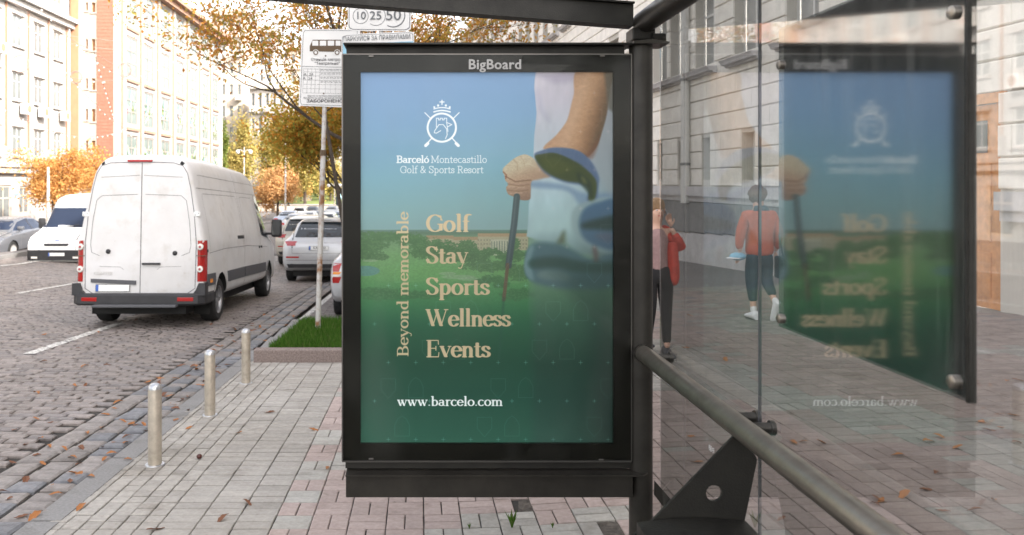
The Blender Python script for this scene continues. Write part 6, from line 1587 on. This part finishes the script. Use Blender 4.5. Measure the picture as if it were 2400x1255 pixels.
def tree(label, base, trunkH, r0, L0, lv, leaf, n, ls, seed, lean=(0, 0, 1), spread=.6, cloud=.35, bark='bark', name='autumn_tree', filt=None, group=None, limbs=None):
    rn = random.Random(seed); t = thing(name, label, 'tree', base, group=group); mb = MB(); tips = []; d = Vector(lean).normalized()
    p1 = d*trunkH; mb.tube([(0, 0, -.3), tuple(p1*.3), tuple(p1*.7), tuple(p1)], [r0*1.25, r0, r0*.85, r0*.75], 12)
    for k in range(limbs or 4):
        a = 2*PI*k/(limbs or 4)+rn.uniform(-.4, .4); grow(mb, tips, p1*rn.uniform(.8, 1), Vector((math.cos(a)*.8, math.sin(a)*.8, rn.uniform(.5, 1.1))).normalized(), L0*rn.uniform(.8, 1.1), r0*.38, lv, rn, spread)
    grow(mb, tips, p1, Vector((rn.gauss(0, .15), rn.gauss(0, .15), 1)), L0, r0*.5, lv, rn, spread); mb.build('trunk', bark, t, True, fix=False)
    V = []; Fs = []
    clump = [rn.random() for _ in tips]
    k = 0; tries = 0
    while k < n and tries < n*4:
        tries += 1; i = rn.randrange(len(tips))
        if clump[i] < .18: continue
        q = tips[i]+Vector((rn.gauss(0, cloud), rn.gauss(0, cloud), rn.gauss(0, cloud*.8)-.05))
        if filt and not filt(q+Vector(base)): continue
        leafq(V, Fs, q, ls*rn.uniform(.6, 1.25), rn); k += 1
    o = mesh_obj('crown', V, Fs, leaf, t); return t
# near tree whose branches hang over the signs
b0 = Vector(((872-CX)*17.5/F, 17.5, gz(-.9, 17.5)))
tree('tall near street tree with sparse golden brown leaves spreading behind the signs', b0, 3.4, .12, 2.9, 3, 'leaf_autumn', 13000, .10, 21, (-.10, 0, 1), .62, .24, limbs=6)
b1 = Vector(((838-CX)*26/F, 26, gz(-2, 26)))
tree('dense ochre and green street tree beyond the bus stop sign', b1, 2.5, .13, 2.05, 3, 'leaf_mixed', 26000, .13, 5, (-.05, 0, 1), .6, .30, limbs=6)
# leaning limb seen between pole and case
tree('slim leaning street tree with a bare trunk just left of the poster case', Vector(((837-CX)*15.5/F, 15.5, gz(-1.2, 15.5))), 4.3, .042, 1.2, 2, 'leaf_autumn', 900, .10, 9, (-.17, 0, 1), .5, .25, limbs=3)
def far_tree(label, u, vb, vt, wpx, D, leaf, n, ls, seed, group=None, name='autumn_tree'):
    x = (u-CX)*D/F; zb_ = H-(vb-CY)*D/F; zt = H-(vt-CY)*D/F; h_ = zt-zb_; rw = wpx*D/F/2; rn = random.Random(seed)
    g_ = gz(x, D) if D < 95 else min(zb_-.5, gz(x, D)); t = thing(name, label, 'tree', (x, D, g_), group=group)
    mb = MB(); cz = (zb_+zt)/2-g_
    mb.tube([(0, 0, -.5), (rn.uniform(-.1, .1), 0, cz*.5), (0, 0, cz)], [.035*h_, .028*h_, .016*h_], 8)
    cl = []
    for k in range(26):
        while True:
            q = Vector((rn.uniform(-1, 1), rn.uniform(-1, 1), rn.uniform(-1, 1)))
            if .25 < q.length < .95: break
        q = Vector((q.x*rw, q.y*rw, q.z*h_/2)); q = q*rn.uniform(.75, 1.18); cl.append((q, rn.uniform(.12, .30)))
        mb.tube([(0, 0, cz*.75), (q.x*.5, q.y*.5, cz+q.z*.3), (q.x, q.y, cz+q.z)], [.008*h_, .005*h_, .002*h_], 5)
    mb.build('trunk', 'bark', t, True, fix=False); V = []; Fs = []
    for k in range(n):
        c, r_ = cl[rn.randrange(len(cl))]; q = Vector((rn.gauss(0, r_*rw), rn.gauss(0, r_*rw), cz+rn.gauss(0, r_*h_/2)))
        leafq(V, Fs, q+Vector((c.x, c.y, c.z)), ls*rn.uniform(.6, 1.3), rn)
    mesh_obj('crown', V, Fs, leaf, t); return t
far_tree('bright orange tree before the white building, behind the oncoming van', 128, 480, 345, 150, 43, 'leaf_orange', 9000, .16, 1)
far_tree('bright orange tree partly hidden behind the roof of the big van', 222, 470, 352, 110, 46, 'leaf_orange', 6000, .16, 2)
far_tree('olive green tree at the far corner of the brick trimmed building', 512, 440, 300, 46, 92, 'leaf_green', 5000, .30, 3)
far_tree('pale yellow tree against the distant tower, right of the green tree', 560, 440, 290, 84, 98, 'leaf_yellow', 8000, .30, 4)
far_tree('tall yellow tree behind the street lamp down the street', 640, 425, 300, 96, 104, 'leaf_yellow', 9000, .32, 5)
far_tree('peach coloured low tree beyond the van roof', 650, 484, 392, 92, 84, 'leaf_peach', 9000, .26, 6)
far_tree('yellow tree between street lamp and white column', 715, 440, 320, 86, 112, 'leaf_yellow', 8000, .32, 7)
far_tree('rusty orange bush on the park bank left of the white column', 706, 462, 418, 42, 116, 'leaf_orange', 3500, .28, 8)
far_tree('green yellow tree in the park right of the white column', 775, 468, 370, 76, 118, 'leaf_yellow', 7000, .32, 9)
far_tree('dark green tree in the park behind the white column', 745, 455, 380, 54, 125, 'leaf_green', 5000, .32, 10)
far_tree('yellow tree rising behind the stone facade above the poster', 1060, 380, 20, 150, 62, 'leaf_autumn', 9000, .20, 12)
for i_, (u_, D_, lb_) in enumerate(((1000, 38, 'golden tree showing over the top of the poster case, right of the signs'), (930, 48, 'amber tree whose crown fills the gap above the poster behind the parking plates'))):
    far_tree(lb_, u_, 420, -60 if i_ == 0 else -30, 300, D_, 'leaf_autumn', 12000, .15, 30+i_)
for i_, (y_, lb_) in enumerate(((14, 'bare ochre tree on the opposite pavement reflected in the shelter glass, nearest one'), (22, 'ochre tree on the opposite pavement reflected in the shelter glass, second one'))):
    pass

# ------------------------------------------------------------------ park at the end of the street
pv = []; n1_, n2_ = 30, 10
for j in range(n2_+1):
    for i in range(n1_+1): x = -60+100*i/n1_; y = 112+j*20; pv.append((x, y, -1.0+.055*(y-112)+.5*math.sin(x*.1+y*.05)))
tag(mesh_obj('park_lawn', pv, [(j*(n1_+1)+i, j*(n1_+1)+i+1, (j+1)*(n1_+1)+i+1, (j+1)*(n1_+1)+i) for j in range(n2_) for i in range(n1_)], 'park_grass'), kind='structure')
wl = thing('retaining_wall', 'low pale retaining wall under the park lawn at the end of the street', 'wall', (-15, 111.6, -2.9))
for i in range(18): MB().box(-32+i*3.2, 0, 0, -32+i*3.2+3.17, .4, 1.35).build('wall_panel', 'far_stone', wl)
MB().box(-32.2, -.1, 1.352, 25.8, .5, 1.5).build('coping', 'plaster_pale', wl)
cl_ = thing('white_column', 'slender white column standing on the park lawn', 'column', ((720-CX)*118/F, 118, -.7))
MB().lathe([(.42, 0), (.42, .3), (.30, .5), (.28, 6.2), (.34, 6.3), (.34, 6.5), (.001, 6.5)], n=20).build('shaft', 'plaster_white', cl_, True); MB().box(-.6, -.6, -.4, .6, .6, .02).build('plinth', 'far_stone', cl_)
def lamp_post(label, u, vt, D, arms=2, grp='street lamps along the street'):
    x = (u-CX)*D/F; g_ = gz(x, D); h_ = H-(vt-CY)*D/F-g_; t = thing('street_lamp', label, 'street lamp', (x, D, g_), group=grp)
    MB().tube([(0, 0, 0), (0, 0, .8), (0, 0, .82), (0, 0, h_*.6), (0, 0, h_)], [.14, .12, .09, .075, .055], 12).build('pole', 'pole_paint', t, True)
    for k in range(arms):
        s = -1 if k else 1; MB().tube([(0, 0, h_-.6), (s*.35, 0, h_-.3), (s*.7, 0, h_-.35)], .03, 8).build('arm', 'window_frame', t, True)
        MB().lathe([(.001, -.32), (.16, -.28), (.24, -.10), (.20, .05), (.07, .12), (.001, .13)], n=16, c=(s*.7, 0, h_-.45)).build('globe', 'window_frame', t, True)
    return t
lamp_post('white twin globe street lamp between the van roof and the leaning sign pole', 669, 300, 68)
lamp_post('white twin globe lamp in front of the pale yellow tree above the van roof', 572, 345, 90)
lamp_post('thin grey lamp post in front of the orange tree and white building', 113, 392, 36, 0, None)
lamp_post('small white globe lamp at the park edge near the poster case', 784, 425, 100)
# string lights and cables across the street
wr_ = thing('overhead_cables', 'thin cables and strings of small lights sagging before the white building', 'cable', (-15, 30, 0))
cr = random.Random(4)
def cable(p, q, sag, r_, lights=0):
    p = Vector(p); q = Vector(q); pts = []
    for i in range(17): t = i/16; v = p.lerp(q, t); v.z -= sag*4*t*(1-t); pts.append(tuple(v-Vector((-15, 30, 0))))
    MB().tube(pts, r_, 5).build('cable', 'wire_faint', wr_, fix=False)
    if lights:
        mb = MB()
        for k in range(lights):
            t = (k+.5)/lights; v = p.lerp(q, t); v.z -= sag*4*t*(1-t)+.05; v -= Vector((-15, 30, 0)); mb.lathe([(.001, -.04), (.04, 0), (.001, .04)], n=6, c=v)
        tag(mb.build('light_bulbs', 'plate_white', wr_), kind='stuff')
for (a, b_, s, l) in (((0, -10), (560, 330), 0, 0), ((40, 20), (330, 330), .6, 22), ((0, 60), (700, 96), .5, 0), ((60, -20), (300, 190), .4, 14), ((100, 92), (640, 110), .5, 0), ((150, 180), (500, 60), 1.2, 18), ((220, 120), (275, 300), .1, 16), ((0, 250), (300, 300), .8, 20)):
    cable(P(a[0], a[1], 30), P(b_[0], b_[1], 46), s, .010, l)
for (u, v, r_, lb) in ((48, 150, 20, 'round wire hoop with lights hanging on the cables before the white building, upper left one'), (178, 182, 14.5, 'round wire hoop with lights hanging in front of the orange wall strip'), (292, 165, 16, 'faint round hoop with lights hanging before the first column of tall windows')):
    D = 36; rr_ = r_*D/F; c = P(u, v, D); t = thing('light_hoop', lb, 'street decoration', c, group='light hoops on the cables'); pts = [(rr_*math.cos(k*PI/12), 0, rr_*math.sin(k*PI/12)) for k in range(25)]
    MB().tube(pts, .022, 6).build('hoop', 'wire_faint', t, fix=False); MB().tube([(p[0]*.82, 0, p[2]*.82) for p in pts], .012, 5).build('inner_hoop', 'wire_faint', t, fix=False)

# ------------------------------------------------------------------ people
def skinmesh(name, joints, edges, mat_, parent, sub=2, root=None):
    names = list(joints); me = bpy.data.meshes.new(name); me.from_pydata([joints[k][0] for k in names], [(names.index(a), names.index(b_)) for a, b_ in edges], []); o = bpy.data.objects.new(name, me); COL.objects.link(o)
    md = o.modifiers.new('s', 'SKIN'); md.use_smooth_shade = True; o.modifiers.new('u', 'SUBSURF').levels = sub; o.modifiers['u'].render_levels = sub
    sk_ = me.skin_vertices[0].data
    for i, k in enumerate(names): r_ = joints[k][1]; sk_[i].radius = r_ if isinstance(r_, tuple) else (r_, r_); sk_[i].use_root = (k == (root or names[0]))
    dg = bpy.context.evaluated_depsgraph_get(); nm = bpy.data.meshes.new_from_object(o.evaluated_get(dg)); bpy.data.objects.remove(o); nm.name = name
    nm.materials.clear(); nm.materials.append(M[mat_]); nm.polygons.foreach_set('use_smooth', [True]*len(nm.polygons)); o2 = bpy.data.objects.new(name, nm); link(o2, parent); return o2
def ell(name, c, r_, m, parent, n=16, rot=None, squash=None):
    mb = MB(); v = []
    for i in range(n//2+1):
        a = PI*i/(n//2); v.append((max(.0005, math.sin(a)), -math.cos(a)))
    mb.lathe(v, n=n); mb.v = [Vector((p.x*r_[0], p.y*r_[1], p.z*r_[2])) for p in mb.v]
    if squash: mb.v = [squash(p) for p in mb.v]
    if rot: mb.v = [rot @ p for p in mb.v]
    mb.v = [p+Vector(c) for p in mb.v]; return mb.build(name, m, parent, True)
def hand(parent, w_, dirv, up, curl=.5, side=1, s=1.0):
    """palm and five fingers from wrist w_"""
    d = Vector(dirv).normalized(); n_ = Vector(up).normalized(); x = d.cross(n_).normalized()*side; w_ = Vector(w_); j = {'w': (tuple(w_), .020*s), 'p': (tuple(w_+d*.05*s), (.036*s, .016*s))}; ed = [('w', 'p')]
    for i, (o_, L_) in enumerate(((-.030, .070), (-.010, .080), (.010, .076), (.029, .060))):
        b_ = w_+d*.085*s+x*o_*s; c = b_+(d*(1-curl*.5)-n_*curl*.6).normalized()*L_*.5*s; e = c+(d*(1-curl)-n_*curl).normalized()*L_*.5*s
        j['b%d' % i] = (tuple(b_), .010*s); j['c%d' % i] = (tuple(c), .009*s); j['e%d' % i] = (tuple(e), .0075*s); ed += [('p', 'b%d' % i), ('b%d' % i, 'c%d' % i), ('c%d' % i, 'e%d' % i)]
    t0 = w_+d*.03*s-x*.030*s; t1 = t0+(d*.6-x*.5-n_*.3).normalized()*.035*s; t2 = t1+(d*.9-n_*.3).normalized()*.03*s
    j['t0'] = (tuple(t0), .012*s); j['t1'] = (tuple(t1), .010*s); j['t2'] = (tuple(t2), .008*s); ed += [('p', 't0'), ('t0', 't1'), ('t1', 't2')]
    return skinmesh('hand', j, ed, 'skin', parent, 2, 'p')
def shoe(parent, c, yaw, m, s=1.0, pitch=0):
    mb = MB(); prof = [(-.085, .030, .075), (-.06, .040, .10), (0, .040, .085), (.07, .047, .060), (.13, .045, .045), (.165, .030, .032), (.178, .010, .020)]; n = 12; V = []
    for y, w_, h_ in prof:
        for k in range(n): a = 2*PI*k/n; V.append((w_*math.cos(a), y, max(0, h_*.5+h_*.5*math.sin(a)*1.0)))
    mb.add(V, [(i*n+k, i*n+(k+1) % n, (i+1)*n+(k+1) % n, (i+1)*n+k) for i in range(len(prof)-1) for k in range(n)]+[tuple(range(n)), tuple(range((len(prof)-1)*n, len(prof)*n))])
    R_ = Matrix.Rotation(yaw, 3, 'Z') @ Matrix.Rotation(pitch, 3, 'X'); mb.v = [R_ @ (v*s)+Vector(c) for v in mb.v]; return mb.build('shoe', m, parent, True)
# --- man walking away in an orange jacket
D = 10.8; xm = (1780-CX)*D/F; mg = Vector((xm, D, gz(xm, D)))
man = thing('person', 'person in orange jacket, dark shorts and white trainers walking away behind the glass', 'person', mg)
J = {'pel': ((0, 0, .92), (.09, .07)), 'sp': ((0, .01, 1.12), (.10, .07)), 'ch': ((0, .02, 1.32), (.11, .08)), 'nk': ((0, .02, 1.47), .06), 'hd0': ((.0, .04, 1.56), .075), 'hd1': ((-.01, .05, 1.66), .082),
     'sl': ((-.165, .02, 1.40), .062), 'el': ((-.235, .0, 1.14), .045), 'wl': ((-.26, .02, .90), .03), 'sr': ((.165, .02, 1.40), .062), 'er': ((.235, -.02, 1.14), .045), 'wr': ((.245, .07, .90), .03),
     'hl': ((-.09, 0, .84), .07), 'kl': ((-.08, .06, .50), .058), 'al': ((-.07, .02, .10), .036), 'hr': ((.09, 0, .84), .07), 'kr': ((.10, .04, .50), .056), 'ar': ((.12, -.24, .24), .036)}
E = [('pel', 'sp'), ('sp', 'ch'), ('ch', 'nk'), ('nk', 'hd0'), ('hd0', 'hd1'), ('ch', 'sl'), ('sl', 'el'), ('el', 'wl'), ('ch', 'sr'), ('sr', 'er'), ('er', 'wr'), ('pel', 'hl'), ('hl', 'kl'), ('kl', 'al'), ('pel', 'hr'), ('hr', 'kr'), ('kr', 'ar')]
skinmesh('body', J, E, 'skin', man, 2, 'pel')
Jj = {'lo': ((0, 0, .83), (.205, .155)), 'lo2': ((0, 0, .95), (.20, .145)), 'sp': ((0, .005, 1.12), (.19, .135)), 'ch': ((0, .01, 1.33), (.185, .135)), 'nk': ((0, .02, 1.455), (.09, .085)), 'sl': ((-.18, .01, 1.385), .085), 'el': ((-.255, -.0, 1.14), .072), 'wl': ((-.27, .02, .93), .048), 'sr': ((.18, .01, 1.385), .085), 'er': ((.255, -.02, 1.14), .072), 'wr': ((.258, .06, .93), .048)}
skinmesh('jacket', Jj, [('lo', 'lo2'), ('lo2', 'sp'), ('sp', 'ch'), ('ch', 'nk'), ('ch', 'sl'), ('sl', 'el'), ('el', 'wl'), ('ch', 'sr'), ('sr', 'er'), ('er', 'wr')], 'orange_cloth', man, 2, 'ch')
skinmesh('collar', {'a': ((-.08, .0, 1.46), .065), 'b': ((0, -.05, 1.45), .08), 'c': ((.08, .0, 1.46), .065)}, [('a', 'b'), ('b', 'c')], 'blue_cloth', man, 2, 'b')
skinmesh('trousers', {'p': ((0, 0, .97), (.140, .11)), 'q': ((0, 0, .88), (.150, .12)), 'hl': ((-.09, 0, .78), .108), 'kl': ((-.085, .055, .52), .088), 'al': ((-.072, .03, .22), .055), 'hr': ((.09, 0, .78), .108), 'kr': ((.10, .03, .52), .086), 'ar': ((.115, -.17, .33), .055)}, [('p', 'q'), ('q', 'hl'), ('hl', 'kl'), ('kl', 'al'), ('q', 'hr'), ('hr', 'kr'), ('kr', 'ar')], 'blue_cloth', man, 2, 'q')
hn = random.Random(3)
hair = ell('hair', (-.01, .035, 1.675), (.118, .122, .125), 'hair_brown', man, 20); 
for v in hair.data.vertices: k = 1+.16*math.sin(v.co.x*70)*math.sin(v.co.z*60+v.co.y*50); v.co = Vector((-.01, .035, 1.675))+(v.co-Vector((-.01, .035, 1.675)))*k
hand(man, (-.262, .02, .90), (-.05, .1, -1), (1, 0, 0), .4, 1); hand(man, (.248, .07, .90), (.02, .15, -1), (-1, 0, 0), .4, -1)
shoe(man, (-.07, .03, .0), 0, 'white_cloth', 1.25); shoe(man, (.12, -.28, .16), 0, 'white_cloth', 1.25, -1.05)
skinmesh('sock', {'a': ((-.07, .02, .08), .042), 'b': ((-.072, .025, .20), .044)}, [('a', 'b')], 'white_cloth', man, 1); skinmesh('sock', {'a': ((.12, -.25, .22), .042), 'b': ((.117, -.18, .32), .044)}, [('a', 'b')], 'white_cloth', man, 1)
# light cap held in the left hand
cp = thing('cap', 'pale blue cap held in the left hand of the person in the orange jacket', 'cap', mg+Vector((-.275, .04, .84)))
ell('cap_crown', (0, 0, 0), (.11, .10, .055), 'sign_blue', cp); ell('cap_peak', (-.05, -.03, -.02), (.12, .08, .015), 'white_cloth', cp)
bg_ = thing('bag', 'small dark bag hanging at the right side of the person in the orange jacket', 'bag', mg+Vector((.27, -.03, .72)))
MB().box(-.05, -.11, -.17, .05, .11, .13, .03).build('bag_body', 'blue_cloth', bg_, True); MB().tube([(0, -.08, .12), (-.03, -.05, .35), (-.06, 0, .62)], .010, 6).build('strap', 'blue_cloth', bg_)
# --- woman on the phone, red jacket, coming towards us
D = 8.67; xw = (1540-CX)*D/F; wg = Vector((xw, D, gz(xw, D)))
wo = thing('person', 'person in open red jacket and black trousers talking on a phone beside the shelter post', 'person', wg)
J = {'pel': ((0, 0, .88), (.08, .06)), 'sp': ((0, 0, 1.06), (.08, .06)), 'ch': ((0, .0, 1.25), (.09, .065)), 'nk': ((.0, .01, 1.40), .045), 'hd0': ((.005, -.015, 1.475), .062), 'hd1': ((.005, -.01, 1.565), .078),
     'sl': ((.145, .01, 1.33), .048), 'el': ((.25, -.02, 1.13), .036), 'wl': ((.125, -.10, 1.36), .024), 'sr': ((-.145, .01, 1.33), .048), 'er': ((-.20, .0, 1.08), .036), 'wr': ((-.20, -.06, .86), .024),
     'hl': ((.085, 0, .80), .065), 'kl': ((.08, -.06, .47), .052), 'al': ((.07, -.12, .08), .032), 'hr': ((-.085, 0, .80), .065), 'kr': ((-.08, -.02, .47), .052), 'ar': ((-.07, .12, .10), .032)}
skinmesh('body', J, E, 'skin', wo, 2, 'pel')
skinmesh('jumper', {'lo': ((0, 0, .84), (.155, .125)), 'sp': ((0, 0, 1.07), (.128, .10)), 'ch': ((0, 0, 1.25), (.145, .105)), 'nk': ((0, .008, 1.38), (.062, .06))}, [('lo', 'sp'), ('sp', 'ch'), ('ch', 'nk')], 'pink_knit', wo, 2, 'sp')
skinmesh('trousers', {'p': ((0, 0, .98), (.130, .10)), 'q': ((0, 0, .89), (.138, .11)), 'hl': ((.085, 0, .82), .105), 'kl': ((.08, -.055, .47), .068), 'al': ((.07, -.11, .12), .045), 'hr': ((-.085, 0, .82), .105), 'kr': ((-.08, -.02, .47), .068), 'ar': ((-.07, .11, .13), .045)}, [('p', 'q'), ('q', 'hl'), ('hl', 'kl'), ('kl', 'al'), ('q', 'hr'), ('hr', 'kr'), ('kr', 'ar')], 'black_cloth', wo, 2, 'q')
for s in (1, -1):
    j = {'a': ((s*.150, .01, 1.33), .088), 'b': ((s*.150, .0, 1.10), (.075, .11)), 'c': ((s*.165, -.01, .88), (.075, .115)), 'd': ((s*.165, -.02, .72), (.065, .10)), 'e': ((s*.265 if s > 0 else s*.22, -.01, 1.12 if s > 0 else 1.08), .065), 'f': ((.155, -.09, 1.305) if s > 0 else (-.205, -.05, .88), .044), 'n': ((s*.06, .05, 1.39), .05)}
    skinmesh('jacket_front' if s > 0 else 'jacket_side', j, [('n', 'a'), ('a', 'b'), ('b', 'c'), ('c', 'd'), ('a', 'e'), ('e', 'f')], 'red_cloth', wo, 2, 'a')
skinmesh('jacket_back', {'a': ((0, .07, 1.34), (.15, .05)), 'b': ((0, .09, 1.1), (.16, .04)), 'c': ((0, .09, .82), (.16, .04))}, [('a', 'b'), ('b', 'c')], 'red_cloth', wo, 2, 'a')
def sq(p): return Vector((p.x, p.y*(1.0 if p.y > 0 else .62), p.z))
ell('hair', (.005, .026, 1.590), (.086, .088, .094), 'hair_blond', wo, 20, squash=lambda p: Vector((p.x, p.y if p.y > -.045 else -.045-(p.y+.045)*-.15, p.z)))
ell('hair_bun', (0, .12, 1.60), (.04, .045, .045), 'hair_blond', wo)
ell('nose', (.005, -.098, 1.525), (.011, .018, .022), 'skin', wo, 12)
for s in (-1, 1):
    ell('eye', (.005+s*.030, -.083, 1.548), (.013, .008, .006), 'plate_white', wo, 12); ell('iris', (.005+s*.030, -.090, 1.547), (.006, .004, .006), 'ink_brown', wo, 10)
    ell('eyebrow', (.005+s*.031, -.084, 1.565), (.018, .006, .003), 'hair_brown', wo, 10); ell('ear', (.005+s*.079, .0, 1.535), (.010, .018, .028), 'skin', wo, 10)
ell('mouth', (.005, -.083, 1.488), (.022, .007, .006), 'pink_lamp', wo, 12)
hand(wo, (.122, -.098, 1.37), (-.35, -.05, 1), (-.2, 1, 0), .35, 1, .95); hand(wo, (-.20, -.06, .86), (0, -.1, -1), (1, 0, 0), .4, 1, .95)
shoe(wo, (.07, -.13, 0), PI, 'ink', 1.1); shoe(wo, (-.07, .13, .02), PI, 'ink', 1.1, .3)
ph = thing('phone', 'dark phone held to the ear of the person in the red jacket', 'phone', wg+Vector((.088, -.06, 1.475))); ph.rotation_euler = (.15, -.15, -.1)
MB().box(-.004, -.034, -.070, .004, .034, .070, .003).build('phone_body', 'phone', ph); MB().box(-.0055, -.030, -.064, -.0042, .030, .064).build('screen', 'ink', ph)
# --- pedestrians in the park, a few pixels each
for (u, v, D, cl, lb) in ((790, 470, 104, 'blue_cloth', 'distant pedestrian in blue under the park trees by the poster case'), (797, 468, 106, 'sign_blue', 'distant pedestrian in light blue at the poster case edge'), (752, 488, 98, 'black_cloth', 'tiny dark pedestrian on the far crossing'), (676, 470, 108, 'black_cloth', 'tiny pedestrian beside the far street lamp')):
    x = (u-CX)*D/F; z = H-(v+15-CY)*D/F; t = thing('person', lb, 'person', (x, D, z), group='pedestrians far down the street')
    skinmesh('body', {'p': ((0, 0, .9), (.16, .12)), 'c': ((0, 0, 1.3), (.19, .13)), 'n': ((0, 0, 1.48), .06), 'h': ((0, 0, 1.62), .10), 'l': ((-.12, .1, .05), .06), 'r': ((.12, -.1, .05), .06), 'a': ((-.28, 0, .95), .05), 'b': ((.28, 0, .95), .05)}, [('p', 'c'), ('c', 'n'), ('n', 'h'), ('p', 'l'), ('p', 'r'), ('c', 'a'), ('c', 'b')], cl, t, 1, 'p')
# driver of the oncoming van is behind tinted glass and not built

# ------------------------------------------------------------------ fallen leaves and a chestnut
lp = [(704, 918, 1), (340, 965, 1.3)]
spots = [(495, 762), (545, 790), (620, 775), (660, 790), (452, 860), (425, 858), (183, 818), (199, 860), (253, 858), (278, 945), (355, 920), (288, 990), (200, 905), (175, 905), (85, 983), (118, 992), (33, 1009), (60, 1043), (29, 1085), (150, 1054), (169, 1075), (172, 1110), (185, 1113), (190, 1192), (52, 1213), (18, 1172), (82, 1213), (213, 1120), (164, 1130), (10, 1155), (247, 973), (238, 1005), (295, 1040), (299, 1026), (320, 1000), (336, 998), (385, 927), (396, 930), (418, 943), (443, 1005), (441, 964), (465, 860), (548, 772), (546, 802), (553, 804), (760, 848), (735, 1009), (631, 968), (522, 1219), (365, 1243), (559, 1016), (579, 1182), (768, 1100), (640, 808), (300, 1080), (100, 850), (230, 780), (268, 960), (510, 876), (462, 868), (412, 986), (95, 1030), (342, 1012), (60, 1130), (245, 1078),
         (1620, 1025), (1612, 816), (1606, 816), (1882, 1038), (1860, 1040), (2195, 1110), (2283, 1200), (2065, 1175), (2060, 1173), (2200, 1025), (2318, 1010), (2345, 1003), (2360, 895), (2388, 893), (2285, 895), (2178, 1037), (2383, 1040), (2210, 1200), (2330, 1175), (1830, 1220), (2170, 1150), (2050, 1185), (2105, 1070), (2300, 990), (1700, 845), (1618, 740), (1576, 870), (1633, 1085), (1930, 1040), (2375, 975), (2240, 1052), (2120, 1165)]
lr = random.Random(6); lprotos = []
for k in range(6):
    v = []; n_ = 9
    for i in range(n_+1):
        t = i/n_; w_ = math.sin(t*PI)**.8*(.42+.08*math.sin(t*19+k)); y_ = t-.5; zc_ = .10*math.sin(t*3+k)+.06*k/6
        v += [(-w_*.5, y_, zc_+.16*w_+.05*math.sin(k+t*5)), (0, y_, zc_), (w_*.5, y_, zc_+.20*w_)]
    fs2 = []
    for i in range(n_): a = i*3; fs2 += [(a, a+1, a+4, a+3), (a+1, a+2, a+5, a+4)]
    v += [(0, -.5, zc_), (.012, -.5, zc_), (.03, -.85, .02), (.02, -.85, .02)]; m_ = len(v); fs2.append((m_-4, m_-3, m_-2, m_-1))
    for mt in ('leaf_dry', 'leaf_brown'):
        me = bpy.data.meshes.new('fallen_leaf'); me.from_pydata(v, [], fs2); me.materials.append(M[mt]); lprotos.append(me)
def where(u, v):
    if v > 1000 and u < 300: pass
    g = groundpt(u, v)
    if g.x < KX-.16: return 'gutter' if g.x > KX-.85 else 'cobbles'
    if g.x < 1.15: return 'pavers left of the poster'
    return 'pavement behind the glass wall'
er = random.Random(31)
for k in range(70):
    gxx = er.uniform(KX-.8, KX-.1) if er.random() < .75 else er.uniform(KX-3.5, KX-.8); gyy = er.uniform(4.4, 14)**1.0; spots.append(proj(gxx, gyy, gz(gxx, gyy)))
spots = [s_ for s_ in spots if s_[0] > -20 and s_[1] < 1260]
for i, (u, v) in enumerate(spots):
    g = groundpt(u, v); o = bpy.data.objects.new('fallen_leaf', lprotos[lr.randrange(len(lprotos))]); link(o); s = lr.uniform(.06, .10)*(1 if g.y < 7 else 1.15); o.location = g+Vector((0, 0, .006)); o.scale = (s, s, s); o.rotation_euler = (lr.uniform(-.15, .25), lr.uniform(-.2, .2), lr.uniform(0, 6.28))
    wh = where(u, v); brn = 'brown' if o.data.materials[0].name == 'leaf_brown' else 'orange'
    tag(o, 'dry %s leaf lying on the %s' % (brn, {'gutter': 'gutter stones beside the kerb', 'cobbles': 'cobbled road', 'pavers left of the poster': 'light grey pavers left of the poster case', 'pavement behind the glass wall': 'paving behind the glass wall'}[wh]), 'leaf', 'fallen %s leaves on the %s' % (brn, wh))
g = groundpt(467, 1076); ch = ell('chestnut', (0, 0, .017), (.019, .019, .017), 'chestnut', None); ch.location = g; tag(ch, 'shiny dark chestnut lying alone on the light grey pavers', 'chestnut')
